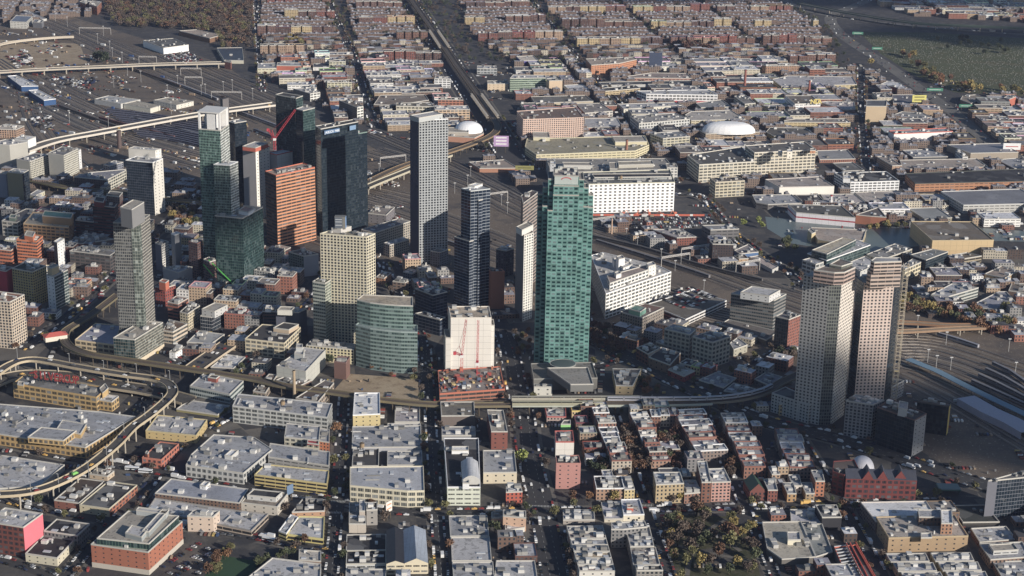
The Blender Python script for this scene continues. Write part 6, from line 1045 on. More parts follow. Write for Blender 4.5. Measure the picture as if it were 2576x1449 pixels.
def gable(name, label, cat, A, Bp, D, h, rise, col, wcol, lm=None, skyl=0, off=.5):
    a, b_, d = G(A, h), G(Bp, h), G(D, h); u = b_ - a; v = d - a; r = empty(name, (a.x, a.y, 0), label, cat); q = [(0,0),(u.x, u.y),(u.x + v.x, u.y + v.y),(v.x, v.y)]
    walls(r, 'wall', q, 0, h, 'strip' if skyl < 2 else 'brick', wcol); b = MB(); m = u * off
    f = lambda w, s, z: (w.x + v.x * s, w.y + v.y * s, z)
    Z = Vector((0,0)); b.quad(f(Z, 0, h), f(m, 0, h + rise), f(m, 1, h + rise), f(Z, 1, h)); b.quad(f(m, 0, h + rise), f(u, 0, h), f(u, 1, h), f(m, 1, h + rise)); b.build('roof', RF['metal'], r, color=col)
    e = MB()
    for s in (0,1): e.poly([f(Z, s, h), f(u, s, h), f(m, s, h + rise)])
    e.build('gable_wall', MT['tint'], r, color=wcol); FOOT.append(([(x + a.x, y + a.y) for x, y in q], a.x + (u.x + v.x) / 2, a.y + (u.y + v.y) / 2,(u + v).length / 2 + 5))
    if lm: LANDM.append((lm, a.x, a.y))
    return r
gable('gabled_shed', 'gabled workshop with a blue-grey metal roof and cream front', 'shed', c(1,3,1495,1322), c(1,3,1733,1320), c(1,3,1478,985),9,4, S(160,172,190), S(215,200,165), 'the pair of gabled sheds')
gable('gabled_shed', 'gabled workshop with a black roof joined left of the blue-grey one', 'shed', c(1,3,1312,1328), c(1,3,1494,1325), c(1,3,1312,985),9,2.5, S(50,48,56), S(212,198,165))
gable('church', 'small red brick church with a green copper roof', 'church', c(2,3,2395,600), c(2,3,2560,600), c(2,3,2330,490),8,7, S(38,82,62), S(130,68,58), 'the green-roofed church', 2)
gable('green_house', 'pale green house with lilac roof among the shaded rows', 'house', c(3,3,145,240), c(3,3,345,235), c(3,3,150,205),8, .6, S(190,190,205), S(140,165,145), None, 2)
# gables of the dark red school
o_ = byl('dark red brick school'); H_ = o_['h']; ox, oy = o_.location.x, o_.location.y
for k, (xa, xb) in enumerate(((945,1065),(1095,1210),(1265,1400))):
    a, b_ = G(c(3,3, xa, 474), H_), G(c(3,3, xb, 480), H_); u = b_ - a; nn = Vector((-u.y, u.x)).normalized(); b = MB(); w = MB(); m = a + u / 2; rise = 8
    F_ = lambda p, s, z: (p.x + nn.x * s - ox, p.y + nn.y * s - oy, z)
    b.quad(F_(a, -.6, H_), F_(m, -.6, H_ + rise), F_(m, 14, H_ + rise), F_(a, 14, H_)); b.quad(F_(m, -.6, H_ + rise), F_(b_, -.6, H_), F_(b_, 14, H_), F_(m, 14, H_ + rise)); b.build('gable_roof', RF['metal'], o_, color=S(72,76,92))
    w.poly([F_(a, -.5, H_), F_(b_, -.5, H_), F_(m, -.5, H_ + rise - .2)]); w.build('gable', MT['tint'], o_, color=S(130,52,48))
a, b_ = G(c(3,3,785,470), H_), G(c(3,3,1500,490), H_); u = b_ - a; nn = Vector((-u.y, u.x)).normalized(); b = MB()
b.quad(F_(a, 0, H_ + .1), F_(b_, 0, H_ + .1), F_(b_, 8, H_ + 6), F_(a, 8, H_ + 6)); b.quad(F_(a, 8, H_ + 6), F_(b_, 8, H_ + 6), F_(b_, 16, H_ + .1), F_(a, 16, H_ + .1)); b.build('slate_roof', RF['metal'], o_, color=S(72,76,92))
# house row left of the park (party-wall houses, each its own)
for k in range(7):
    y0 = 1010 + 66 * k; x0 = 565 + 19 * k; x1 = 930 + 18 * k
    B('terraced_house', 'pale-roofed terraced house, %s from the top of the row beside the wide avenue' % ORD(k), 'house', 2,3,[(x0, y0),(x1, y0 - 2),(x1 - 16, y0 - 60),(x0 - 17, y0 - 58)], 95, 'few', [S(200,190,175), S(185,150,130), S(210,205,195), S(160,120,105)][k % 4], [rL, S(170,150,145), rG, rL, S(185,165,135)][k % 5], 4, group='terraced houses beside the wide avenue')
for k in range(3):
    for j in range(2):
        x0 = 1235 + 75 * k + 450 * j; y0 = 1315 + 95 * k - 6 * j
        B('terraced_house', 'cream-walled pale-roofed house, %s from the top of the %s row in front of the tan brick school' % (ORD(k), 'left' if j == 0 else 'right'), 'house', 3,3,[(x0, y0),(x0 + 390, y0 - 8),(x0 + 350, y0 - 90),(x0 - 50, y0 - 85)], 70, 'few', S(190,165,115), S(172,174,188),5, group='cream-walled houses before the brick school')
for i, (a, w) in enumerate(((c(3,3,0,590),(S(140,75,62))),(c(3,3,195,625), S(185,140,80)),(c(3,3,380,625), S(170,140,100)),(c(3,3,480,500), S(185,110,70)),(c(3,3,250,545), S(215,205,195)))):
    x, y = (a[0] - 1932) * 4,(a[1] - 1086.75) * 4; wd = (98,92,90,92,92)[i]; hp = (110,80,65,150,75)[i]
    B('town_house', ['small red house with arched ground floor', 'small ochre house with orange shopfront', 'low tan house', 'tall orange brick house with balconies', 'narrow white house'][i] + ' facing the cross street', 'house', 3,3,[(x, y),(x + wd, y),(x + wd - 30, y - 110),(x - 50, y - 110)], hp, 'brick', w, rG, 1)
# roofs stepping up the blocks towards the railway (one house each)
def rowup(lab, A0, A1, wpx, n, cols, hh, group, seed=1, st='brick'):
    rnd = random.Random(seed); a0, a1 = G(A0,0), G(A1,0); d = (a1 - a0); L = d.length; d.normalize(); nn = Vector((d.y, -d.x)); w = wpx; s = 0; k = 0; step = L / n
    for k in range(n):
        e = rnd.uniform(-.0, .18); dep = w * rnd.uniform(.82,1.05); p = a0 + d * step * k; q = [(0,0),(nn.x * dep, nn.y * dep),(nn.x * dep + d.x * step * .985, nn.y * dep + d.y * step * .985),(d.x * step * .985, d.y * step * .985)]
        if area(q) < 0: q.reverse()
        h = hh * rnd.uniform(.8,1.25); r = empty('row_house', (p.x, p.y, 0), lab % ORD(k), 'house', group)
        g = rnd.uniform(.75,1.1); tier(r, q, 0, h, st, rnd.choice(cols), tuple(min(.8, v * g) for v in rnd.choice((rG, rL, S(165,160,168), S(150,140,135)))), name='wall', par=rnd.choice((PAR, S(150,90,75), WH)))
        hvac(r, q, h, 2, rnd, atan2(d.y, d.x)); cx, cy = p.x + (nn.x * dep + d.x * step) / 2, p.y + (nn.y * dep + d.y * step) / 2
        FOOT.append(([(x + p.x, y + p.y) for x, y in q], cx, cy, 22))
BC = [S(150,100,80), S(170,130,105), S(125,85,75), S(185,170,150), S(140,120,110)]
rowup('shaded row house, %s from the near end, right of the lime green hut', c(2,3,1000,430), c(2,2,800,1330),17,9, BC, 11, 'row houses right of the lime green hut', 1)
rowup('row house, %s from the near end of the row behind the tan apartments', c(2,3,1400,400), c(2,2,1180,1370),16,10, BC, 12, 'row houses behind the tan apartments', 2)
rowup('row house, %s from the near end of the row behind the red and white apartments', c(2,3,1850,300), c(2,2,1600,1340),30,7, BC, 10, 'row houses behind the red and white apartments', 3)
rowup('row house, %s from the near end of the row above the green-roofed church', c(2,3,2330,470), c(2,3,2090,-60),22,9, BC, 11, 'row houses above the green-roofed church', 4)
rowup('low row house, %s from the near end, left of the dark red school', c(3,3,210,470), c(3,2,60,1500),22,6, BC, 9, 'row houses left of the dark red school', 5)
rowup('small shaded house, %s from the left of the line in front of the station', c(2,2,1380,1330), c(2,2,1840,1330),16,5, BC, 10, 'small houses in front of the station', 6)
# ================================================================ construction deck and cranes
def lattice(b, p, q, w, seg=4., t=.28):
    p, q = Vector(p), Vector(q); d = q - p; L = d.length; d.normalize(); up = Vector((0,0,1)) if abs(d.z) < .9 else Vector((0,1,0)); x = d.cross(up).normalized() * w / 2; y = x.normalized().cross(d) * w / 2
    C = [x + y, x - y, -x - y, -x + y]
    for v in C: b.bar(p + v, q + v, t)
    n = max(2, int(L / seg))
    for k in range(n):
        s, e = p + d * L * k / n, p + d * L * (k + 1) / n
        for i in range(4): b.bar(s + C[i], e + C[(i + 1) % 4], t * .7)
def crane(label, P0, z0, ztop, jib, back, col, w=2.2):
    g = G(P0, z0); r = empty('tower_crane', (g.x, g.y, 0), label, 'crane'); b = MB(); lattice(b, (0,0, z0),(0,0, ztop), w); b.build('mast', MT['tint'], r, color=col)
    b = MB(); lattice(b, (0,0, ztop + 1.5), jib, 1.7); b.build('jib', MT['tint'], r, color=col)
    b = MB(); lattice(b, (0,0, ztop + 1.5), back, 1.6); b.bar((back[0], back[1], back[2] - 2.5),(back[0], back[1], back[2] + .5),2.6); b.build('counter_jib', MT['tint'], r, color=col)
    b = MB(); b.box(-1.6,1.6,-1.6,1.6, ztop - .5, ztop + 2.2); cb = b.build('cab', MT['tint'], r, color=S(225,222,220))
    b = MB(); pk = (back[0] * .35, back[1] * .35, ztop + 11); b.bar((0,0, ztop + 2), pk, .5); b.bar(pk, jib, .18); b.bar(pk, back, .2); b.build('apex_frame', MT['tint'], r, color=col)
    b = MB(); b.bar(jib, (jib[0], jib[1], jib[2] - 14), .15); b.build('hoist_rope', MT['steel'], r); return r
RED = S(212,28,58)
g0 = G(c(1,2,2070,850),13)
crane('red tower crane on the orange construction deck, jib raised against the blank white wall', c(1,2,2070,850),13,29,(4,-8,70),(-7,2,33), RED)
crane('short red crane mast at the right of the orange construction deck', c(1,2,2225,880),13,24,(0.5,-2,70),(0,4,26), RED, w=1.2)
gq = G(c(0,0,2576 + 170,1449 + 40),120); q1 = G(c(1,0,480,1075),175)
crane('big red luffing crane rising between the green tower and the rust-orange tower', c(1,1,190,60),128,140,(26,-8,178),(-8,4,152), RED, w=2.4)
B('construction_site', 'orange-edged construction deck full of rebar, formwork and columns', 'building site', 1,2,[(1848,1070),(2505,1022),(2455,795),(1830,835)], 80, 'floors', S(180,105,75), S(135,112,100),0, par=S(205,100,60), lm='the orange construction deck')
o_ = byl('orange-edged construction'); H_ = o_['h']; rnd = random.Random(3); fp = FOOT[-1][0]; ox, oy = o_.location.x, o_.location.y
for k in range(150):
    x = rnd.uniform(min(p[0] for p in fp), max(p[0] for p in fp)); y = rnd.uniform(min(p[1] for p in fp), max(p[1] for p in fp))
    if not inside((x, y), offs(fp, 2)): continue
    cc = rnd.choice((S(190,110,60), S(160,150,140), S(120,90,70), S(200,170,90), S(90,85,85), S(215,215,210), S(170,60,50), S(80,100,130)))
    addbox(rnd.choice(('formwork_panel', 'column', 'rebar_bundle', 'material_stack')), o_, x - ox, y - oy, H_, rnd.uniform(.6,4), rnd.uniform(.6,5), rnd.uniform(.4,3), rnd.uniform(0, .3), cc)
# chimneys, masts, poles
def chimney(label, P, z, r, col, band=None):
    g = G(P, 0); e = empty('chimney', (g.x, g.y, 0), label, 'chimney'); b = MB(); b.cyl(0,0,0, z, r * 1.15, r * .85,14); b.build('shaft', MT['tint'], e, color=col)
    b = MB(); b.cyl(0,0, z - 1.5, z, r * 1.05, r * 1.05,14); b.build('rim', MT['tint'], e, color=band or col)
chimney('dark brown round chimney in front of the pale viaduct', (301,372),26,3.2, S(95,75,72))
chimney('tan chimney with a peaked cap on the old brown factory', c(1,2,388,1130),30,1.5, S(170,145,110))
chimney('slim tan pole-like chimney beside the tracks below the white slab', c(2,1,1002,905),20, .9, S(205,165,130))
chimney('white chimney with red bands on the wharf building', c(3,1,628,660),20,1.5, S(225,222,222), S(200,40,50))
chimney('red-brown brick chimney in the far upper right grid', c(2,0,2338,920),38,2.2, S(150,80,65))
chimney('red brick chimney before the wavy white sheds', c(3,0,410,960),26,2, S(165,80,62))
chimney('brown brick chimney behind the bright white slab', c(2,1,1150,130),26,2, S(160,100,72))
def mast(P, z, k, label, arm=True):
    g = G(P, 0); e = empty('light_mast', (g.x, g.y, 0), label, 'light mast', 'light masts of the rail yard'); b = MB(); b.bar((0,0,0),(0,0, z), .45); b.build('pole', MT['tint'], e, color=S(165,165,165))
    b = MB(); b.bar((-1.5,0, z),(1.5,0, z), .9); b.build('lamp_head', MT['tint'], e, color=S(200,200,200))
for k, (x, y) in enumerate([(1285,765),(985,445),(1108,520),(1135,590),(1232,635),(1420,830),(1688,975),(1790,875),(2028,975),(2068,965),(2250,940),(2340,920),(680,270),(558,215),(1147,885),(1095,1300),(1725,1150),(700,1240),(1043,365),(2545,1010)]):
    mast(c(0,0, x, y),20, k, 'tall thin light mast in the rail yard, %s in order from the first near the bridge pier' % ORD(k))
for k, (x, y) in enumerate([(1070,215),(1155,450),(1240,300),(1340,1010),(1560,900),(2000,500),(2130,420),(2470,620),(2530,700),(2160,330)]):
    mast(c(1,1, x, y),15, k, 'light mast beside the tracks behind the towers, %s from the left' % ORD(k))
for k, (x, y) in enumerate([(1150,950),(1260,1040),(1340,1010),(1500,1160),(1640,1280),(1930,30 + 1449),(1700,1210)]):
    mast(c(2,1, x, y),13, k, 'light mast along the tracks right of the green tower, %s from the left' % ORD(k))
for k, (x, y) in enumerate([(1605,750),(1690,810),(1835,830),(2420,640),(1500,400),(2485,880),(1790,570)]):
    mast(c(3,2, x, y),14, k, 'light mast in the tracks right of the twin towers, %s listed outward' % ORD(k))
def gantry(P, w, z, k, rz=0):
    g = G(P, 0); e = empty('signal_gantry', (g.x, g.y, 0), 'white lattice signal gantry over the yard tracks, %s from the top of the photo' % ORD(k), 'signal gantry', 'signal gantries'); e.rotation_euler.z = rz
    b = MB();
    for x in (0, w): b.bar((x, 0,0),(x, 0, z), .6)
    b.build('leg', MT['tint'], e, color=S(185,180,175)); b = MB(); lattice(b, (0,0, z),(w, 0, z),1.6,4, .35); b.build('beam', MT['tint'], e, color=S(190,185,180))
for k, (P, w) in enumerate([(c(0,0,310,95),28),(c(0,0,800,345),62),(c(0,0,1400,640),32),(c(0,0,1820,760),36),(c(0,0,1862,850),30),(c(0,0,2130,1000),50),(c(2,1,800,860),34),(c(2,1,1500,1250),40),(c(2,1,1700,1160),42),(c(2,1,2250,1310),34),(c(1,1,1250,230),40),(c(1,1,2330,600),30)]): gantry(P, w, 13, k, .5 if k > 5 else 0)
# trains
def train(label, pts, z, ncar, col, L=15.2, H=3.4, start=0, wd=2.9):
    g = smooth([tuple(G(p, z)) for p in pts], 8); rs = resample(g, .5); r = empty('train', (rs[0][0], rs[0][1], 0), label, 'train'); n = int((L + .6) / .5)
    for k in range(ncar):
        i, j = start + k * n, start + k * n + int(L / .5)
        if j >= len(rs): break
        a, b_ = rs[i], rs[j]; b = MB(); o = (rs[0][0], rs[0][1]); b.bar((a[0] - o[0], a[1] - o[1], z + 1.1 + H / 2),(b_[0] - o[0], b_[1] - o[1], z + 1.1 + H / 2), wd, H); ca = b.build('carriage', MT['tint'], r, color=col)
        b = MB(); b.bar((a[0] * .96 + b_[0] * .04 - o[0], a[1] * .96 + b_[1] * .04 - o[1], z + 3.3),(b_[0] * .96 + a[0] * .04 - o[0], b_[1] * .96 + a[1] * .04 - o[1], z + 3.3), wd + .1,1.); b.build('window_band', MT['glassy'], ca)
    return r
SIL = S(175,175,185)
train('silver subway train standing at the elevated station and rounding the curve', [c(2,2, *p) for p in ((960,1140),(1500,1142),(1960,1136),(2200,1118),(2400,1085),(2560,1035))] + [c(3,2,100,965)], 10,11, SIL)
for k in range(12):
    o_ = k * 62; a, b_ = (1000 - k * 10 + 0,1160 + k * 22),(1990,1240 + k * 24)
    train('parked silver commuter train in the rail yard left of the white-crowned tower, %s row from the far side' % ORD(k),[c(0,0,1080 + 30 * k, 1120 + 24 * k), c(0,0,1500 + 25 * k, 1165 + 24 * k), c(0,0,2300,1290 + 24 * k)], .4,14, S(92,92,112), L=25)
for k, (a, e, cc) in enumerate((((250,300),(620,400), S(120,70,60)),((330,300),(700,395), S(130,130,135)),((150,270),(480,395), S(95,85,80)),((420,205),(660,300), S(150,150,158)),((330,175),(560,262), S(110,90,80)),((560,270),(900,400), S(140,140,150)),((640,330),(990,470), S(100,100,112)),((1500,610),(1900,740), S(120,118,122)),((1350,590),(1700,715), S(95,80,72)),((960,560),(1300,672), S(125,125,132)))):
    train('freight or passenger train standing on the yard tracks, %s of ten counted from the left' % ORD(k),[a, ((a[0] + e[0]) / 2,(a[1] + e[1]) / 2 - 2), e], .4,9, cc, L=20)
train('silver train on the tracks right of the twin towers', [c(3,2,1700,480), c(3,2,2000,570), c(3,2,2280,670)], .4,6, S(150,150,160), L=25)
for k in range(4):
    train('grey train parked at the right edge of the photo, %s row from the near side' % ORD(k),[c(3,2,2050 + 70 * k, 960 - 60 * k), c(3,2,2300 + 60 * k, 1070 - 60 * k), c(3,2,2700,1250 - 60 * k)], .4,8, S(120,120,128), L=25)
train('long grey commuter train passing behind the green tower', [c(2,1,780,940), c(2,1,1300,1060), c(2,1,1900,1240), c(2,1,2560,1400)], .4,16, S(95,92,92), L=25)
# ================================================================ zones filled with ordinary buildings
def zone(poly, dirP, W, L, gap, depth, kind, desc, street=14, seed=1, hrange=(8,14), lots=(7,9), limit=999, skip=.05):
    """rows of buildings on a grid turned to a street direction read from the photograph"""
    rnd = random.Random(seed); zp = [tuple(G(p)) for p in poly]; a, b_ = G(dirP[0]), G(dirP[1]); d = (b_ - a).normalized(); nn = Vector((d.y, -d.x))
    us = [p[0] * nn.x + p[1] * nn.y for p in zp]; vs = [p[0] * d.x + p[1] * d.y for p in zp]; out = []
    v = min(vs); row = 0
    while v < max(vs):
        u = min(us)
        while u < max(us):
            x = u; end = u + W
            while x < end - 4:
                w = rnd.uniform(*lots); w = min(w, end - x)
                if w < 5: break
                dp = depth * rnd.uniform(.75,1.0); cu, cv = x + w / 2, v + dp / 2; cx, cy = nn.x * cu + d.x * cv, nn.y * cu + d.y * cv
                rr = sqrt(w * w + dp * dp) / 2 * .8
                if inside((cx, cy), zp) and rnd.random() > skip and free(cx, cy, rr * .8) and not nearroad(cx, cy, min(w, dp) / 2) and not any(inside((cx, cy), q) for q in RESV): out.append((cx, cy, w * .985, dp, atan2(nn.y, nn.x), row))
                x += w
            u += W + street
        v += L; row += 1
    return out
def emit(lots_, name, desc, cat, group, cols, rcols, hr, style, seed, units=2, comb=False, rk='flat'):
    rnd = random.Random(seed); res = []
    for cx, cy, w, dp, rz, row in lots_:
        h = rnd.uniform(*hr); col = rnd.choice(cols); k = rnd.uniform(.85,1.12); col = (*[min(.85, v * k) for v in col[1]],); cn = cols
        res.append((cx, cy, w, dp, rz, h, col, rnd.choice(rcols), row))
    return res
CN = lambda n, *r: (n, S(*r))
def place(res, cols, rcols, hr, style, name, cat, group, desc, seed, units, comb=False, cap=10 ** 9, stuff=None, par=True):
    rnd = random.Random(seed); res = sorted(res, key=lambda t: t[1]); sb = [MB(), MB()]; ns = 0; mt, bay, flo = ST[style]
    for i, (cx, cy, w, dp, rz, row) in enumerate(res):
        cn, col = rnd.choice(cols); rn, rc = rnd.choice(rcols); h = rnd.uniform(*hr); k = rnd.uniform(.85,1.12); col = tuple(min(.85, v * k) for v in col); k = rnd.uniform(.8,1.1); rc = tuple(min(.85, v * k) for v in rc)
        x, y = w / 2, dp / 2; q = [(-x, -y),(x, -y),(x, y),(-x, y)]
        if comb and w > 22:                                 # light courts open to the street
            m = int(w / 15); s = w / m; q = []
            for j in range(m):
                q += [(-x + j * s + (1.6 if j else 0),-y),(-x + (j + 1) * s - (1.6 if j < m - 1 else 0),-y)]
                if j < m - 1: q += [(-x + (j + 1) * s - 1.6,-y + 7),(-x + (j + 1) * s + 1.6,-y + 7)]
            q += [(x, y),(-x, y)]
        ca, sa = cos(rz), sin(rz)
        FOOT.append(([(cx + ca * a - sa * b_, cy + sa * a + ca * b_) for a, b_ in ((-x, -y),(x, -y),(x, y),(-x, y))], cx, cy, sqrt(x * x + y * y)))
        if i >= cap:
            wq = [(cx + ca * a - sa * b_, cy + sa * a + ca * b_) for a, b_ in q]; sb[0].prism(wq, 0, h, bay, flo, top=False); sb[1].poly([(a, b_, h) for a, b_ in wq]);
            for _ in range(1):
                a, b_ = rnd.uniform(-x * .6, x * .6), rnd.uniform(-y * .5, y * .5); ux, uy = cx + ca * a - sa * b_, cy + sa * a + ca * b_; sb[1].box(ux - 1.6, ux + 1.6, uy - 1.8, uy + 1.8, h, h + 2.4)
            ns += 1; continue
        r = empty(name, (cx, cy, 0), None, cat, group, rz=rz)
        walls(r, 'wall', q, 0, h, style, col); roofpart(r, q, h, 'flat', rc)
        if par: parapet(r, q, h, tuple(v * rnd.choice((.8,1.15,1.3)) for v in col) if rnd.random() < .5 else PAR, h=.8, t=.5)
        if units: hvac(r, [(-x, -y),(x, -y),(x, y),(-x, y)], h, rnd.randint(1, units), rnd, 0, tank=False)
        AUTO.append((r, '%s-walled %s with %s roof' % (cn, desc, rn), cx, cy))
    return sb, ns
BRK = [CN('brown', 128,88,72), CN('red-brown', 140,78,64), CN('tan', 176,142,112), CN('dark brown', 100,70,62), CN('yellow-tan', 196,168,112), CN('brown', 118,84,74)]
HSE = [CN('brown', 120,90,76), CN('red-brown', 125,76,62), CN('cream', 190,178,155), CN('grey', 130,128,130), CN('dark brown', 92,72,64), CN('tan', 158,130,105), CN('brown', 112,86,74)]
IND = [CN('cream', 212,200,172), CN('brick', 160,95,72), CN('grey', 150,148,146), CN('tan', 185,155,120), CN('white', 228,226,222), CN('brown', 125,98,85), CN('red-brick', 142,88,70)]
ROO = [('pale grey', S(188,188,196)),('grey', S(150,150,158)),('white', S(220,220,226)),('brown-grey', S(132,122,116)),('dark', S(78,76,82)),('dark grey', S(104,102,108)),('lilac-grey', S(166,162,176))]
VB = ((1226,293),(1107,117))
RESV = [Pp((1925,545),(2150,568),(2290,572),(2420,570),(2700,590),(2700,612),(2480,605),(2300,620),(2160,640),(1990,612),(1930,575)), Pp((2160,80),(2350,82),(2700,105),(2720,250),(2400,232),(2300,190),(2215,135)), Pp((920,350),(1240,440),(1500,585),(2020,750),(2010,830),(1700,790),(1300,690),(920,540))]
# far residential grid, apartments first then houses between
ZA = [[(655,-40),(812,-40),(842,60),(872,128),(655,135)], [(862,-40),(1018,-40),(1075,85),(1110,150),(905,150)], [(1135,-40),(1320,-40),(1440,140),(1290,150),(1200,100)], [(1340,-40),(1880,-40),(2060,60),(2080,160),(1560,150),(1480,150)]]
RD = ((1600,500),(1510,210))
apt, hou = [], []
for i, z in enumerate(ZA):
    dr = VB if i < 3 else ((1575,290),(1440,130))
    apt += [t for t in zone(z, dr, 170,190,0,19, 'a', '', seed=10 + i, lots=(28,62), skip=.12, street=16)]
    for t in apt[-400:]: FOOT.append(([(t[0] - t[2] / 2, t[1] - 10),(t[0] + t[2] / 2, t[1] - 10),(t[0] + t[2] / 2, t[1] + 10),(t[0] - t[2] / 2, t[1] + 10)], t[0], t[1], t[2] / 2))
nF = len(FOOT)
place(apt, BRK, ROO, (13,20), 'apt', 'apartment_block', 'apartment block', 'apartment blocks of the far grid', 'apartment block', 3,2, comb=True, cap=190)
for i, z in enumerate(ZA):
    dr = VB if i < 3 else ((1575,290),(1440,130))
    hou += zone(z, dr, 170,38,0,14, 'h', '', seed=20 + i, lots=(8,15), skip=.04, street=16)
ZI = [([(655,140),(880,135),(935,260),(960,325),(860,310),(760,240),(655,190)], VB, 90,44,30,(18,48)),([(915,155),(1120,160),(1210,300),(1180,340),(975,330)], VB, 150,44,32,(18,55)),
      ([(1300,150),(1470,150),(1540,230),(1620,410),(1320,290)], ((1575,290),(1440,130)),120,50,36,(20,60)),([(1500,150),(2080,160),(2150,180),(2150,420),(1660,400),(1600,300)], ((1660,400),(1500,190)),180,58,42,(25,70)),
      ([(2185,180),(2280,230),(2360,290),(2480,380),(2640,440),(2640,560),(2450,520),(2190,420)], ((2300,420),(2180,300)),150,60,42,(25,60)),([(2480,240),(2640,250),(2640,420),(2530,370),(2440,290)], ((2300,420),(2180,300)),120,50,34,(20,50)),
      ([(1700,420),(2060,440),(2580,560),(2580,600),(2150,560),(1850,480)], ((1900,400),(1800,280)),160,60,40,(25,60)),
      ([(2120,-20),(2640,-20),(2640,60),(2300,40)], ((2300,420),(2180,300)),140,60,36,(22,50)),([(1270,380),(1340,300),(1310,400),(1420,430),(1200,420)], VB, 90,50,34,(20,40))]
SML = []
ind = []
for i, (z, dr, W_, L_, dp, lt) in enumerate(ZI):
    k = zone(z, dr, W_, L_ * .86,0, dp, 'i', '', seed=40 + i, lots=lt, skip=.04); ind += k
place(ind, IND, ROO, (5,12), 'strip', 'industrial_building', 'industrial building', 'industrial buildings of the far grid', 'industrial building', 5,3, cap=280)
sb, ns = place(hou, HSE, ROO, (7,10), 'brick', 'row_house', 'house', 'houses of the far grid', 'row house', 4,0, cap=260, par=False)
if ns:
    r = empty('distant_houses', (0,0,0), 'mass of small pale-roofed row houses filling the far residential grid', 'houses'); r['kind'] = 'stuff'
    sb[0].build('walls', ST['brick'][0], r, color=S(124,98,84)); sb[1].build('roofs', RF['flat'], r, color=S(172,170,178))
# near and middle ground gaps
ZN = [([(600,620),(700,640),(780,720),(780,800),(620,830),(500,800),(420,760),(470,700)], ((560,960),(830,660)),60,30,20,(12,26), 'grey', (8,22)),([(950,640),(1040,680),(1130,700),(1130,770),(1040,760),(960,720)], ((1072,880),(1000,740)),60,30,20,(12,26), 'grey', (8,18)),
      ([(30,560),(120,560),(230,640),(160,700),(40,700)], ((60,880),(420,560)),60,34,22,(14,28), 'brick', (10,22)),([(170,590),(300,640),(290,700),(200,760),(160,730)], ((60,880),(420,560)),60,34,22,(14,28), 'brick', (6,14)),
      ([(0,1330),(60,1380),(0,1400)], ((0,1400),(60,1300)),60,34,22,(14,28), 'brick', (6,10)),([(1440,1020),(1980,1030),(2010,1110),(2070,1230),(1900,1260),(1650,1262),(1500,1262)], ((1690,1449),(1560,1087)),44,30,18,(8,18), 'brick', (7,12)),
      ([(1550,860),(1700,900),(1850,960),(1960,930),(1950,1000),(1800,1010),(1600,940)], ((1790,1000),(1960,880)),60,26,16,(9,18), 'brick', (7,12)),([(1930,1280),(2200,1290),(2640,1280),(2640,1470),(1960,1470)], ((2225,1449),(2082,1212)),60,34,22,(12,24), 'brick', (7,12)),
      ([(850,1260),(1080,1300),(1090,1470),(830,1470)], ((833,1449),(860,1087)),90,34,26,(14,30), 'brick', (5,9)),([(1120,1290),(1340,1290),(1380,1470),(1130,1470)], ((1112,1449),(1085,1087)),90,34,24,(12,28), 'brick', (5,10)),
      ([(450,600),(520,620),(520,720),(430,700)], ((560,960),(830,660)),60,30,20,(12,24), 'brick', (8,20)),([(2270,620),(2576,700),(2576,780),(2300,740)], ((2300,420),(2180,300)),70,50,30,(20,40), 'brick', (5,9))]
ng = []
for i, (z, dr, W_, L_, dp, lt, st, hr) in enumerate(ZN):
    k = zone(z, dr, W_, L_, 0, dp, 'n', '', seed=70 + i, lots=lt, skip=.15)
    place(k, IND if i < 5 else HSE + BRK, ROO, hr, 'brick', 'town_building', 'building', 'ordinary buildings between the landmarks', 'building', 60 + i, 3)
sml = []
for i, (z, dr, *_r) in enumerate(ZI + [(q[0], q[1]) for q in ZN]): sml += zone(z, dr, 60,19,0,13, 's', '', seed=90 + i, lots=(9,19), skip=.28, street=7)
XZ = [([(380,420),(520,480),(620,560),(520,620),(420,580),(330,520)], ((60,880),(420,560))),([(0,420),(120,430),(330,500),(420,620),(230,620),(0,560)], ((60,880),(420,560))),([(0,700),(150,720),(260,760),(150,850),(0,880)], ((60,880),(420,560))),
      ([(480,800),(640,860),(760,900),(700,960),(560,940),(460,880)], ((560,960),(830,660))),([(1230,620),(1300,640),(1300,820),(1240,820)], ((1072,880),(1000,740))),([(1240,380),(1300,400),(1340,460),(1300,470)], VB),([(0,-20),(120,-20),(240,40),(120,50),(0,60)], VB),
      ([(1500,560),(1640,570),(1850,600),(2000,700),(1850,690),(1560,600)], ((1900,640),(1800,560))),([(1480,820),(1700,820),(2010,860),(2000,1000),(1700,930),(1500,900)], ((1790,1000),(1960,880))),([(2280,620),(2576,640),(2576,860),(2300,800)], ((2300,420),(2180,300))),([(1240,900),(1290,880),(1300,1000),(1250,1000)], ((1072,880),(1000,740)))]
for i, (z, dr) in enumerate(XZ): sml += zone(z, dr, 60,24,0,17, 's', '', seed=130 + i, lots=(11,24), skip=.2, street=9)
sb, ns = place(sml, HSE + IND, ROO, (4.5,13), 'brick', 'small_building', 'small building', 'small buildings filling the blocks', 'small building', 77,1, cap=290, par=False)
if ns:
    r = empty('distant_sheds', (0,0,0), 'mass of small far sheds and shops between the industrial halls', 'sheds'); r['kind'] = 'stuff'
    sb[0].build('walls', ST['brick'][0], r, color=S(132,110,96)); sb[1].build('roofs', RF['flat'], r, color=S(160,158,165))
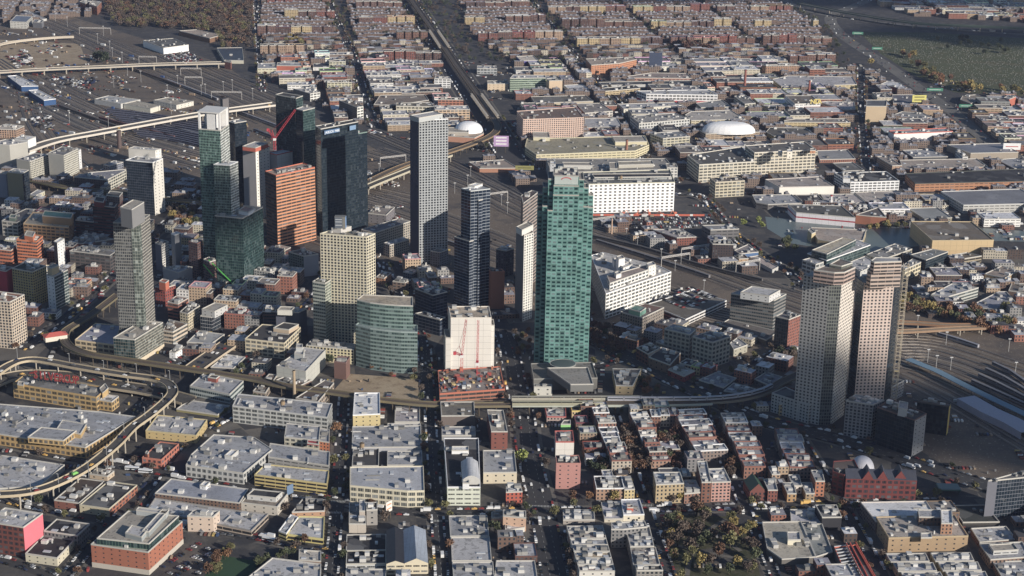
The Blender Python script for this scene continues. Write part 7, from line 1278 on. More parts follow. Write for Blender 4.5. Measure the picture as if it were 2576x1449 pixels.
# ================================================================ small things one can pick out
def simple(name, label, cat, P, z, boxes, z0=0, rz=0, group=None):
    g = G(P, z0); r = empty(name, (g.x, g.y, 0), label, cat, group, rz=rz)
    for nm, bx, col in boxes: b = MB(); b.box(*bx); b.build(nm, MT['tint'], r, color=col)
    return r
GT = byl('slim grey glass'); q = GT['h']; fp = [t for t in FOOT if abs(t[1] - GT.location.x) < .1 and abs(t[2] - GT.location.y) < .1][0][0]; o = GT.location; A, F_, Bq = [Vector((p[0] - o.x, p[1] - o.y)) for p in fp[:3]]
u = (A - F_).normalized(); v = (Bq - F_).normalized(); pts = [F_ + u * 7, F_ - u * .6 - v * .6, F_ + v * 6, F_ + v * 6 + u * 7]; pts = [(p.x, p.y) for p in pts]
pts[0] = ((F_ + u * 7 - v * .6).x, (F_ + u * 7 - v * .6).y); pts[2] = ((F_ + v * 6 - u * .6).x, (F_ + v * 6 - u * .6).y)
walls(GT, 'mirrored_strip', pts, 0, q - 2, 'mirror', S(165,172,160)); roofpart(GT, pts, q - 2, 'clean', S(120,125,120))
g = G(c(0,2,555,470),14); r = empty('station_house', (g.x, g.y, 0), 'small red-roofed station house standing over the elevated tracks at the left', 'station house'); b = MB(); b.box(-11,11,-5,5,9,14); b.build('wall', MT['tint'], r, color=S(215,205,185)); b = MB()
for a, e in (((-12,-6),(12,-6)),((12,-6),(12,6)),((12,6),(-12,6)),((-12,6),(-12,-6))): b.poly([(a[0], a[1], 14),(e[0], e[1], 14),(e[0] * .45,0,17),(a[0] * .45,0,17)])
b.build('hip_roof', MT['tint'], r, color=S(205,78,60)); r.rotation_euler.z = .5
for k, (a, e, za, ze) in enumerate((((2100,1165),(2335,1395),30,4),((2045,1210),(2150,1330),27,14))):
    p, q = G(c(0,1, *a), za), G(c(0,1, *e), ze); r = empty('guard_rail', (p.x, p.y, 0),['long', 'short'][k] + ' bright green construction guard rail sloping down the brown stepped block', 'guard rail'); b = MB(); b.bar((0,0, za),(q.x - p.x, q.y - p.y, ze), .9); b.build('rail', MT['tint'], r, color=(.10, .42, .09))
simple('canopy', 'green-framed canopy with a gridded roof on the triangle right of the dark red school', 'canopy', c(3,3,1810,610),0,[('roof', (-9,9,-6,6,5,5.8), S(120,140,135)),('frame', (-9.5,9.5,-6.5,6.5,4.6,5), S(40,110,80)),('post', (-8,-7.4,-5,-4.4,0,5), S(60,80,70)),('post', (7.4,8,-5,-4.4,0,5), S(60,80,70))])
SF = B('unfinished_building', 'open steel frame building with bright orange guard rails beside the brick school', 'building site', 3,3,[(665,1165),(830,1560),(1090,1500),(885,1140)], 90, 'blank', S(95,95,100), S(60,62,66),0, par=S(215,95,60)); o_ = SF[0]; fp = SF[2]; H_ = SF[1]
e0, e1, e2, e3 = [Vector(p) for p in fp]
for k in range(13): t = k / 12; p, q = e0.lerp(e1, t), e3.lerp(e2, t); m = p.lerp(q, .55); b = MB(); b.bar((p.x, p.y, H_ + 1),(m.x, m.y, H_ + 1), .8); b.bar((m.x, m.y, H_ + 1),(m.x, m.y, H_ + 3.4), .5); b.build('steel_beam', MT['tint'], o_, color=S(185,188,192))
for t in (.55, .72, .98): b = MB(); p, q = e0.lerp(e3, t), e1.lerp(e2, t); b.bar((p.x, p.y, H_ + 2.6),(q.x, q.y, H_ + 2.6), .5,1.2); b.build('guard_rail', MT['tint'], o_, color=S(235,85,50))
p, q = G(c(2,1,800,722)), G(c(2,1,2000,725))
r = empty('site_barrier', (p.x, p.y, 0), 'long orange and white barrier along the back of the big car park', 'barrier')
for k in range(40): a, e = (q - p) * (k / 40),(q - p) * ((k + .96) / 40); b = MB(); b.bar((a.x, a.y, 1.2),(e.x, e.y, 1.2), .6,2.4); b.build('barrier_panel', MT['tint'], r, color=S(225,222,218) if k % 5 == 3 else S(215,88,50))
for k in range(5):
    g = G(c(2,1,1120 + 130 * k, 705 + (k % 2) * 12)); r = empty('excavator', (g.x, g.y, 0), 'orange excavator behind the long orange barrier, %s from the left' % ORD(k), 'excavator', 'excavators by the orange barrier', rz=k * .9); b = MB(); b.box(-2,2,-1.4,1.4, .9,2.8); b.build('cab', MT['tint'], r, color=S(225,100,45))
    b = MB(); b.box(-2.3,2.3,-1.7,1.7,0, .9); b.build('tracks', MT['steel'], r); b = MB(); b.bar((1,0,2),(4.5,0,5.5), .6); b.bar((4.5,0,5.5),(6.5,0,1.5), .5); b.build('boom', MT['tint'], r, color=S(225,110,45))
def billboard(label, P, w, z0, z1, col, edge=S(90,90,90), rz=0, lines=0):
    g = G(P); r = empty('billboard', (g.x, g.y, 0), label, 'billboard', rz=rz); b = MB(); b.box(-w / 2, w / 2,-.3, .3, z0, z1); b.build('panel', MT['tint'], r, color=col); b = MB()
    for s in (-.3, .3): b.bar((w * s, .5,0),(w * s, .5, z1 - .5), .6)
    b.build('post', MT['steel'], r); f = MB()
    for k in range(lines): z = z0 + (z1 - z0) * (k + .6) / (lines + .4); f.box(-w * .36, w * .36,-.42,-.32, z, z + (z1 - z0) * .12)
    if lines: f.build('poster_line', MT['tint'], r, color=edge)
billboard('yellow billboard beside the motorway at the upper right', c(3,0,1515,1075),24,8,20, S(215,205,50), S(60,60,40), .1,2)
billboard('purple and white billboard at the end of the far railway bend', c(1,0,2465,1540),22,10,26, S(190,150,205), WH, 0,3)
billboard('dark blue framed screen standing in the far grid', c(2,0,1442,705),24,4,32, S(60,75,105), WH)
billboard('white roadside sign with a red emblem beside the peaked sheds', c(3,1,2445,110),26,8,18, WH, S(200,50,50),0,1)
billboard('narrow white and orange billboard on a pole at the crossing by the cream factory', c(1,3,1338,880),7,7,16, S(225,215,205), S(215,140,90), .9,2)
billboard('blue-backed billboard standing behind the low white building with terrace roof', c(1,3,345,700),7,7,15, S(95,125,160), WH, .9,0)
billboard('dim yellow sign on the roof edge left of the green glass tower', c(2,1,125,330),26,10,16, S(150,145,60), S(40,45,30),0,1)
billboard('bright yellow panel on the taxi yard fence', c(2,3,168,1195),4.5, .5,4.5, S(235,225,40))
for k, (cc_, rr_, x, y) in enumerate(((3,0,1095,530),(3,0,1675,950),(3,0,1985,1115),(3,0,900,375))): billboard('green motorway direction sign, %s from the left of the curving motorway' % ORD(k), c(cc_, rr_, x, y),(20,28,22,22)[k], 6,11, S(40,140,110), WH, 0,1)
for k, (P) in enumerate([c(0,2, *t) for t in ((175,690),(700,745),(1045,815),(1375,850),(1710,920),(1640,1150),(1460,1290),(1250,1449))] + [c(0,3, *t) for t in ((1075,240),(890,390),(590,520),(310,600))]):
    g = G(P, 13); simple('street_lamp', 'slender grey lamp post along the hairpin ramp, %s following the ramp from the upper left' % ORD(k), 'street lamp', P, 13,[('pole', (-.18, .18,-.18, .18,0,22), S(150,152,155)),('lamp_head', (-1.5,0,-.2, .2,21.7,22), S(190,190,190))], z0=13, group='lamp posts on the hairpin ramp')
SHADE_CLOUDS = [(2230,1050,230,100,1500, 'broad cloud shading the ground round the twin towers'),(1680,965,85,50,1500, 'small cloud shading the off-white offices'),(2380,1110,200,130,1500, 'cloud shading the boulevard at the right'),
 (230,590,110,90,1500, 'cloud shading the upper left towers'),(2200,-10,1000,300,1600, 'large cloud shading the far upper right'),(2560,90,330,130,1600, 'cloud shading the cemetery')]
# ================================================================ cars, trucks, buses
def carmesh(kind):
    b = MB()
    def body(L, Wd, h0, h1, prof):                          # profile extruded across the width: m 0 paint, 1 glass, 2 dark
        n = len(prof)
        for s in (-1,1): b.poly([(x, s * Wd / 2, z) for x, z in (prof if s > 0 else prof[::-1])], 0)
        for i in range(n):
            (x0, z0),(x1, z1) = prof[i], prof[(i + 1) % n]; b.quad((x0,-Wd / 2, z0),(x1,-Wd / 2, z1),(x1, Wd / 2, z1),(x0, Wd / 2, z0), m=0)
    if kind == 'car': body(4.6,1.85, .3, .9,[(-2.3, .3),(-2.3, .85),(-1.5, .95),(1.1, .98),(2.25, .78),(2.3, .3)])
    elif kind == 'van': body(5.6,2.1, .3,2.3,[(-2.8, .4),(-2.8,2.3),(1.5,2.35),(2.2,1.4),(2.8,1.2),(2.8, .4)])
    elif kind == 'truck': b.box(-4.2,2.0,-1.25,1.25,1.0,3.7); b.box(2.2,4.2,-1.15,1.15, .5,2.7)
    else: b.box(-6,6,-1.3,1.3, .4,3.2)
    o = b.build(kind + '_body', MT['tint']); me = o.data; bpy.data.objects.remove(o)
    g = MB()
    if kind == 'car':
        for q in ([(-1.7, .92),(-1.2,1.45),(.3,1.5),(1.15, .95)],):
            for s in (-1,1): g.poly([(x, s * .82, z) for x, z in (q if s < 0 else q[::-1])])
            for i in range(4): (x0, z0),(x1, z1) = q[i], q[(i + 1) % 4]; g.quad((x0,-.82, z0),(x1,-.82, z1),(x1, .82, z1),(x0, .82, z0))
    elif kind == 'van': g.bar((1.55,0,1.9),(2.3,0,1.45),1.9, .12)
    elif kind == 'truck': g.box(3.4,4.25,-1.05,1.05,1.5,2.4)
    else: g.box(-5.8,6.05,-1.34,1.34,1.5,2.5)
    o = g.build(kind + '_glass', MT['glassy']); mg = o.data; bpy.data.objects.remove(o)
    w = MB()
    if kind == 'car': w.box(-1.1, .35,-.76, .76,1.42,1.54)
    o = w.build(kind + '_top', MT['tint']) if w.v else None; mw = o.data if o else None
    if o: bpy.data.objects.remove(o)
    k = MB(); X = {'car': 1.4, 'van': 1.8, 'truck': 3., 'bus': 4.2}[kind]
    for sx in (-X, X):
        for sy in (-1,1): k.bar((sx, sy * .95, .33),(sx, sy * .75, .33), .6)
    o = k.build(kind + '_wheels', MT['steel']); mk = o.data; bpy.data.objects.remove(o)
    return me, mg, mw, mk
CM = {k: carmesh(k) for k in ('car', 'van', 'truck', 'bus')}
CCOL = [('black', S(22,22,26)),('white', S(225,225,225)),('silver', S(165,168,172)),('dark grey', S(62,64,70)),('dark blue', S(35,48,85)),('red', S(150,30,30)),('grey', S(110,112,116)),('white', S(225,225,225)),('black', S(22,22,26))]
TAXI = ('yellow', S(235,180,30)); ncar = 0; CARS = []
def vehicle(x, y, z, rz, kind='car', col=None, where=''):
    CARS.append((x, y, z, rz, kind, col or random.choice(CCOL), where))
rc = random.Random(11); random.seed(12)
for g, w, ph, nm in ROADP:
    if nm == 'highway' : offs_ = [(-w * .36,0,46),(-w * .16,0,60),(w * .16, pi, 52),(w * .36, pi, 42)]; park = False
    elif nm == 'boulevard': offs_ = [(-19,0,13),(19, pi, 12),(-13,0,30),(13, pi, 28)]; park = False
    elif w >= 20: offs_ = [(-w / 2 + 1.2,0,6.3),(w / 2 - 1.2, pi, 6.3),(-w * .18,0,26),(w * .18, pi, 24)]; park = True
    else: offs_ = [(-w / 2 + 1.2,0,6.1),(w / 2 - 1.2, pi, 6.1),(-1.6,0,38),(1.6, pi, 45)]; park = True
    for i, (o_, fl, st) in enumerate(offs_):
        for x, y, a in resample(g, st):
            if rc.random() < (.22 if i < 2 else .35): continue
            cx, cy = x - sin(a) * o_ + rc.uniform(-.2, .2), y + cos(a) * o_; cx += cos(a) * rc.uniform(-.5, .5)
            if not free(cx, cy, 2): continue
            if y < 2300 and any(g2 is not g and any((cx - q[0]) ** 2 + (cy - q[1]) ** 2 < (w2 / 2 + 2) ** 2 for q in g2) for g2, w2, _, _ in ROADP) and i < 2: continue
            kd = rc.choices(('car', 'van', 'truck', 'bus'),(86,9,4,1))[0] if i >= 2 else rc.choices(('car', 'van', 'truck'),(90,8,2))[0]
            cc = TAXI if rc.random() < .045 else (rc.choice(CCOL) if kd == 'car' else ('white', S(222,222,222)))
            CARS.append((cx, cy, .28, a + fl, kd, cc, ph))
for rp_, z_, n_ in ((ramp_pts, 13.1,30),([c(0,2, *p) for p in ((-180,1010),(60,905),(300,868),(700,890),(1100,965),(1450,1020),(1700,1075))], 5.6,11),([c(0,2, *p) for p in ((1960,800),(2100,700),(2260,590),(2420,480),(2640,360))], 5.1,14),([(-60,185),(120,174),(260,168),(400,162),(565,158)], 9.1,60),([(60,380),(250,333),(500,288),(692,262)], 10.1,90)):
    g_ = smooth([tuple(G(p, z_)) for p in rp_])
    for s_ in (-2.2,2.2):
        for x, y, a in resample(g_, n_):
            if rc.random() < .8: x += rc.uniform(-4,4) * cos(a); CARS.append((x - sin(a) * s_, y + cos(a) * s_, z_, a + (0 if s_ < 0 else pi), 'car', TAXI if rc.random() < .1 else rc.choice(CCOL), 'the elevated lanes at the left'))
def lot(poly, dirP, ph, rows=6.2, gap=11.5, z=.1, fill=.8, kinds=(95,5,0), rnd=random.Random(4)):
    zp = [tuple(G(p)) for p in poly]; a, b_ = G(dirP[0]), G(dirP[1]); d = (b_ - a).normalized(); nn = Vector((-d.y, d.x)); us = [p[0] * d.x + p[1] * d.y for p in zp]; vs = [p[0] * nn.x + p[1] * nn.y for p in zp]; v = min(vs); k = 0
    while v < max(vs):
        u = min(us)
        while u < max(us):
            x, y = d.x * u + nn.x * v, d.y * u + nn.y * v
            if inside((x, y), zp) and rnd.random() < fill and (z > 1 or free(x, y, 1.5)): CARS.append((x, y, z, atan2(nn.y, nn.x), rnd.choices(('car', 'van', 'truck'), kinds)[0], rnd.choice(CCOL), ph))
            u += 2.9
        v += rows if k % 2 == 0 else gap; k += 1
L_ = lambda cc, rr, *p: [c(cc, rr, *q) for q in p]
lot(L_(2,1,(1000,800),(1060,740),(1980,740),(2030,800),(1880,830),(1750,850),(1390,885)), L_(2,1,(1060,800),(1900,790)), 'the car park before the white slab', z=.15, fill=.9)
lot(L_(0,3,(1560,1370),(1980,1110),(2180,1190),(2050,1449),(1700,1449)), L_(0,3,(1550,1380),(1960,1120)), 'the car park beside the red brick office', fill=.55)
zg = byl('multi-storey car park')['h']; lot([(P[0], P[1]) for P in L_(2,2,(1430,165),(1740,290),(2110,135),(1800,45))], L_(2,2,(1430,170),(1740,300)), 'the roof of the car park', z=zg + .15, fill=.85)
for C_ in CARS[-160:]: pass
lot(L_(0,0,(1620,560),(1900,520),(2040,600),(1980,630),(1760,630)), L_(0,0,(1650,560),(1990,560)), 'the superstore car park', fill=.85)
lot(L_(0,2,(1660,760),(1880,640),(1960,680),(1900,760),(1750,790)), L_(0,2,(1660,750),(1900,650)), 'the car park by the white and red house', fill=.8)
lot(L_(3,1,(1780,1330),(2060,1200),(2190,1300),(2270,1440),(2000,1440)), L_(3,1,(1800,1330),(2060,1210)), 'the truck yard at the right', kinds=(30,40,30), fill=.8, gap=8)
lot(L_(0,3,(1250,250),(1400,150),(1420,280),(1250,330)), L_(0,3,(1250,260),(1400,170)), 'the yard beside the small orange brick building', fill=.7)
lot(L_(2,2,(2180,470),(2440,540),(2430,610),(2200,560)), L_(2,2,(2200,480),(2430,560)), 'the car park by the long low shed', fill=.8)
lot(L_(0,1,(480,560),(860,590),(900,640),(560,620)), L_(0,1,(480,570),(860,600)), 'the shaded lot behind the maroon block', fill=.7)
lot(L_(2,1,(2340,480),(2560,470),(2576,540),(2350,520)), L_(2,1,(2340,500),(2560,495)), 'the lot by the long white-fronted box', fill=.8)
lot(L_(2,3,(-20,1060),(150,1060),(190,1200),(-20,1220)), L_(2,3,(0,1080),(150,1080)), 'the taxi yard below the crossing', fill=.8)
lot(L_(3,0,(1200,1100),(1330,1090),(1400,1130),(1200,1190)), L_(3,0,(1200,1120),(1350,1110)), 'the dealer lot by the motorway', fill=.9)
lot(L_(0,0,(100,600),(260,520),(360,640),(180,690)), L_(0,0,(110,610),(260,530)), 'the works yard at the upper left', fill=.6, kinds=(60,25,15))
lot(L_(0,0,(430,780),(1000,790),(1000,860),(560,860)), L_(0,0,(430,800),(1000,820)), 'the yard below the grey viaduct', fill=.35, kinds=(40,30,30), gap=14)
lot(L_(0,0,(300,1180),(520,1180),(560,1300),(340,1290)), L_(0,0,(300,1200),(520,1210)), 'the yard below the blue depots', fill=.45, kinds=(50,30,20), gap=9)
# named ones
for x, y, kd, nm, cc in ((1330,385, 'bus', 'articulated city bus, rear one of two at the stop beside the small orange brick building', S(225,228,232)),(1465,412, 'bus', 'articulated city bus, front one of two at the stop beside the small orange brick building', S(225,228,232))):
    g = G(c(0,3, x, y)); r = empty('city_bus', (g.x, g.y, .3), nm, 'bus', rz=-.12)
    o = bpy.data.objects.new('body', CM['bus'][0]); COL.objects.link(o); o.parent = r; o.color = (*cc, 1)
    o = bpy.data.objects.new('window_band', CM['bus'][1]); COL.objects.link(o); o.parent = r
g = G(c(0,3,755,428),13); CARS.append((g.x, g.y, 13.1, .95, 'van', ('bright green', S(110,200,60)), 'the elevated ramp'))
vis = []
for t in CARS:
    px, py = proj(t[0], t[1], t[2])
    if -20 < px < 2596 and -20 < py < 1469: vis.append((t[1], t))
vis.sort(key=lambda q: q[0])
far = {k: [MB(),0] for k in ('x',)}; NK = {}
stuff_b = {}
for i, (_, (x, y, z, rz, kd, (cn, cc), ph)) in enumerate(vis):
    NK[kd] = NK.get(kd, 0) + 1
    if i < 300 or (kd != 'car' and NK[kd] < 60):
        nm = {'car': 'parked_car', 'van': 'delivery_van', 'truck': 'box_truck', 'bus': 'city_bus'}[kd]
        r = empty(nm, (x, y, z), None, {'car': 'car', 'van': 'van', 'truck': 'truck', 'bus': 'bus'}[kd], 'vehicles on ' + ph, rz=rz)
        o = bpy.data.objects.new('body', CM[kd][0]); COL.objects.link(o); o.parent = r; o.color = (*cc, 1)
        o = bpy.data.objects.new('glass', CM[kd][1]); COL.objects.link(o); o.parent = r
        if CM[kd][2]: o = bpy.data.objects.new('cabin_roof', CM[kd][2]); COL.objects.link(o); o.parent = r; o.color = (*cc, 1)
        if i < 150: o = bpy.data.objects.new('wheels', CM[kd][3]); COL.objects.link(o); o.parent = r
        AUTO.append((r, '%s %s on %s' % (cn, {'car': 'car', 'van': 'van', 'truck': 'box truck', 'bus': 'bus'}[kd], ph), x, y, 'road'))
    else:
        b = stuff_b.setdefault(cn, (MB(), cc))[0]; ca, sa = cos(rz), sin(rz)
        for me in [CM[kd][0]] + ([CM[kd][2]] if CM[kd][2] else []):
            n0 = len(b.v); b.v += [(x + ca * v.co.x - sa * v.co.y, y + sa * v.co.x + ca * v.co.y, z + v.co.z * (1 if me is CM[kd][0] else 1)) for v in me.vertices]
            for p in me.polygons: b.f.append(tuple(n0 + v for v in p.vertices)); b.m.append(0); b.uv += [(0,0)] * len(p.vertices)
if stuff_b:
    r = empty('distant_cars', (0,0,0), 'far and tightly parked cars of the lots, motorways and back streets', 'cars'); r['kind'] = 'stuff'
    for cn, (b, cc) in stuff_b.items(): b.build('cars', MT['tint'], r, color=cc)
# ================================================================ trees
def leafmat():
    m, nt, bs = newmat('foliage'); k = N(nt); n = k.grey(k.math('ADD', .5, k.noise(k.geo(), .35,4, .7)))
    nt.links.new(k.mix(1., k.objcol(), n, 'MULTIPLY'), bs.inputs['Base Color']); bs.inputs['Roughness'].default_value = .8; return m
LEAF = leafmat()
def crownmesh(seed, n=420, flat=1.):
    rnd = random.Random(seed); b = MB(); lobes = [(rnd.uniform(-.45, .45), rnd.uniform(-.45, .45), rnd.uniform(.25, .85), rnd.uniform(.28, .5)) for _ in range(9)] + [(0,0, .55, .5)]
    for _ in range(n):
        lx, ly, lz, lr = rnd.choice(lobes); th = rnd.uniform(0,2 * pi); ph = math.acos(rnd.uniform(-1,1)); rr = lr * rnd.uniform(.55,1.05)
        p = Vector((lx + rr * sin(ph) * cos(th), ly + rr * sin(ph) * sin(th),(lz + rr * cos(ph) * .8) * flat)); s = rnd.uniform(.05, .12)
        a = Vector((rnd.gauss(0,1), rnd.gauss(0,1), rnd.gauss(0,1))).normalized(); u = a.orthogonal().normalized() * s; v = a.cross(u).normalized() * s
        b.quad(p - u - v, p + u - v * .6, p + u * .7 + v, p - u + v * .8)
    return b
CRM_ = [crownmesh(s).build('crown', LEAF) for s in range(6)]; CRD = [o.data for o in CRM_]; [bpy.data.objects.remove(o) for o in CRM_]
bt = MB(); bt.cyl(0,0,0, .55, .045, .03, n=6, cap=False)
for k in range(5): a = k * 1.3; bt.bar((0,0, .35),(.3 * cos(a), .3 * sin(a), .75), .03)
o = bt.build('trunk', MT['bark']); TRD = o.data; bpy.data.objects.remove(o)
TC = {'rust': S(118,82,55), 'bare brown': S(96,80,68), 'yellow': S(160,138,52), 'dull green': S(78,86,50), 'orange': S(146,100,55), 'dark green': S(48,62,38), 'olive': S(112,108,54), 'lime green': S(140,150,40), 'reddish': S(104,68,56)}
TREES = []
def tree(x, y, s, cn, where, rnd=random):
    TREES.append((x, y, s, cn, where))
rt = random.Random(21)
def grove(cc, rr, poly, n, cols, where, s=(6,10), dens=True):
    zp = [tuple(G(c(cc, rr, *p))) for p in poly]; xs = [p[0] for p in zp]; ys = [p[1] for p in zp]; k = t = 0; loc = []
    while k < n and t < n * 60:
        t += 1; x, y = rt.uniform(min(xs), max(xs)), rt.uniform(min(ys), max(ys)); sz = rt.uniform(*s)
        if not inside((x, y), zp) or any((x - a) ** 2 + (y - b_) ** 2 < (sz * .45) ** 2 for a, b_ in loc) or not free(x, y, 1.5): continue
        loc.append((x, y)); k += 1; tree(x, y, sz, rt.choice(cols), where)
grove(2,3,[(1500,840),(2180,850),(2420,1000),(2480,1449),(1680,1449),(1560,1100)], 40,['rust', 'bare brown', 'bare brown', 'bare brown', 'yellow', 'olive', 'olive', 'dull green', 'yellow'], 'the park', (7,12))
grove(2,3,[(1060,0),(1240,20),(1380,400),(1200,400)], 30,['bare brown', 'bare brown', 'rust'], 'the tree-lined shaded street', (8,11))
grove(2,3,[(700,60),(860,60),(960,440),(780,400)], 20,['dull green', 'dark green', 'rust', 'bare brown'], 'the back gardens right of the pink hotel', (6,9))
grove(2,3,[(1480,60),(1660,40),(1720,420),(1540,380)], 18,['rust', 'dull green', 'reddish', 'bare brown'], 'the back gardens behind the tan apartments', (7,10))
grove(2,3,[(2010,100),(2200,100),(2330,450),(2200,480)], 14,['bare brown', 'olive', 'rust'], 'the street beside the red and white apartments', (6,9))
grove(2,2,[(800,400),(1250,440),(1240,600),(1080,680),(780,600)], 30,['bare brown', 'reddish', 'reddish', 'rust'], 'the courthouse garden', (7,10))
grove(2,2,[(1230,900),(1400,960),(1620,1080),(1260,1090)], 10,['dull green', 'dark green', 'rust'], 'the grass triangle', (6,9))
grove(2,2,[(0,450),(190,450),(190,700),(60,700)], 12,['olive', 'bare brown', 'rust'], 'the kerb left of the green tower', (6,8))
grove(3,2,[(1340,130),(1700,150),(1960,250),(2500,250),(2540,480),(2200,470),(1600,260),(1350,260)], 55,['olive', 'orange', 'rust', 'dull green', 'yellow'], 'the wooded bank right of the twin towers', (8,13))
grove(3,2,[(60,580),(260,600),(250,760),(60,740)], 12,['dark green', 'bare brown', 'dull green'], 'the shade left of the twin towers', (8,11))
grove(0,3,[(2060,1449),(2280,1180),(2330,1200),(2200,1449)], 12,['olive', 'rust', 'orange'], 'the edge of the playing field', (6,8))
grove(1,3,[(0,1340),(300,1230),(420,1240),(180,1290),(0,1400)], 10,['dull green', 'dark green'], 'the hedge behind the white skylit roof', (5,7))
grove(0,1,[(1680,680),(2000,690),(2010,860),(1760,900)], 14,['bare brown', 'orange', 'dull green', 'yellow'], 'the gap left of the tall green tower', (9,13))
grove(3,1,[(150,980),(300,970),(280,1160),(160,1160)], 7,['dull green', 'olive'], 'the road by the creek', (8,11))
grove(3,1,[(980,840),(1420,815),(1420,850),(990,880)], 12,['olive', 'yellow', 'dull green'], 'the creek bank', (6,9))
grove(3,0,[(1300,560),(1440,560),(1700,780),(2100,900),(2560,900),(2560,980),(2000,950),(1620,830)], 34,['orange', 'rust', 'olive', 'yellow'], 'the lower edge of the cemetery', (10,15))
grove(3,0,[(1650,350),(2500,420),(2560,560),(1800,540)], 16,['dark green', 'dull green'], 'the cemetery lawn', (9,13))
grove(2,0,[(1640,430),(2040,430),(2060,530),(1700,530)], 26,['bare brown', 'reddish', 'rust'], 'the far park behind the orange school', (12,16))
grove(1,0,[(290,380),(470,400),(470,500),(300,490)], 14,['bare brown', 'olive', 'yellow'], 'the far schoolyard', (10,14))
for P, s, cn, w in ((c(2,3,95,330),12, 'lime green', 'the kerb of the wide avenue'),(c(1,3,2400,1010),10, 'dull green', 'the yard by the peach building'),(c(1,3,780,330),8, 'olive', 'the kerb near the cream factory'),(c(1,3,905,300),8, 'olive', 'the kerb left of the cream factory'),(c(1,3,805,20),9, 'orange', 'the kerb by the long grey-white factory'),(c(2,3,1030,690),9, 'yellow', 'the front of the cream and brown apartments'),(c(2,3,1700,710),9, 'yellow', 'the front of the tan apartments'),(c(2,3,1600,720),8, 'bare brown', 'the front of the tan apartments'),(c(2,3,780,690),7, 'orange', 'the front of the hotel corner'),(c(2,3,600,680),8, 'rust', 'the front of the pink hotel'),(c(2,3,2265,1360),8, 'yellow', 'the park playground'),(c(1,2,740,770),10, 'dull green', 'the yard behind the brown tower'),(c(2,2,690,1400),8, 'orange', 'the garden by the lime green hut'),(c(2,2,1870,1310),8, 'orange', 'the garden below the station'),(c(1,2,1170,820),5, 'orange', 'the foot of the curved office'),(c(1,2,1270,830),5, 'orange', 'the foot of the curved office'),(c(1,2,1360,895),5, 'rust', 'the foot of the curved office'),(c(2,1,2330,830),9, 'lime green', 'the creek road lot'),(c(2,1,2480,800),9, 'lime green', 'the creek road lot'),(c(2,1,2520,850),9, 'lime green', 'the creek road lot'),(c(2,1,930,800),7, 'lime green', 'the end of the big car park'),(c(3,0,1040,665),14, 'yellow', 'the foot of the motorway'),(c(0,0,1050,640),20, 'dark green', 'the yard hill under the grey viaduct'),(c(0,0,980,620),18, 'dark green', 'the yard hill under the grey viaduct'),(c(1,3,1300,900),8, 'bare brown', 'the yard behind the grey block'),(c(1,3,300,800),8, 'bare brown', 'the yard by the low white building')):
    g = G(P); TREES.append((g.x, g.y, s, cn, w))
# street trees along the kerbs
for g, w, ph, nm in ROADP:
    if nm in ('highway',) or g[0][1] > 3200: continue
    for s in (-1,1):
        for x, y, a in resample(g, 17):
            cx, cy = x - sin(a) * s * (w / 2 + 1.6), y + cos(a) * s * (w / 2 + 1.6)
            px, py = proj(cx, cy, 0)
            if rt.random() < .5 or not (0 < px < 2576 and 0 < py < 1460) or not free(cx, cy, 1.2) or (nm == 'boulevard' and y > 2700): continue
            TREES.append((cx, cy, rt.uniform(4.5,8), rt.choice(('bare brown', 'rust', 'bare brown', 'olive', 'dull green')), ph.replace('the ', 'the kerb of the ', 1)))
TREES.sort(key=lambda t: t[1]); sbb = {}
for i, (x, y, s, cn, w) in enumerate(TREES):
    if i < 300 or s > 13:
        r = empty('tree', (x, y, 0), None, 'tree', 'trees at ' + w); hs = s * rt.uniform(.9,1.15)
        o = bpy.data.objects.new('trunk', TRD); COL.objects.link(o); o.parent = r; o.scale = (s, s, hs)
        o = bpy.data.objects.new('crown', CRD[i % 6]); COL.objects.link(o); o.parent = r; o.location = (0,0, hs * .28); o.scale = (s * .62, s * .62, hs * .72); o.rotation_euler.z = rt.uniform(0,6); k = rt.uniform(.8,1.2); o.color = (*[v * k for v in TC[cn]], 1)
        AUTO.append((r, '%s-leaved tree at %s' % (cn, w) if 'bare' not in cn else 'bare brown tree at %s' % w, x, y, 'road'))
    else:
        b = sbb.setdefault(cn, MB()); me = CRD[i % 6]; n0 = len(b.v); b.v += [(x + v.co.x * s * .62, y + v.co.y * s * .62, s * .28 + v.co.z * s * .72) for v in me.vertices]
        for p in me.polygons: b.f.append(tuple(n0 + v for v in p.vertices)); b.m.append(0); b.uv += [(0,0)] * 4
for pts_, w_ in (([(1560,880),(1760,1000),(2000,1010),(2300,1200)], 4),([(2150,880),(1960,1010),(1800,1250),(1760,1449)], 4),([(1540,1100),(1800,1180),(2400,1300)], 3.5)):
    b = MB(); ribbon(b, smooth([tuple(G(c(2,3, *p))) for p in pts_]), w_, .2 + w_ * .01 + pts_[0][0] * 1e-5); tag(b.build('path', M_KERB), kind='structure')
sheet('plaza', [tuple(G(c(2,3, *p))) for p in ((1900,1180),(2150,1170),(2260,1330),(1980,1350))], .19, M_LOT)
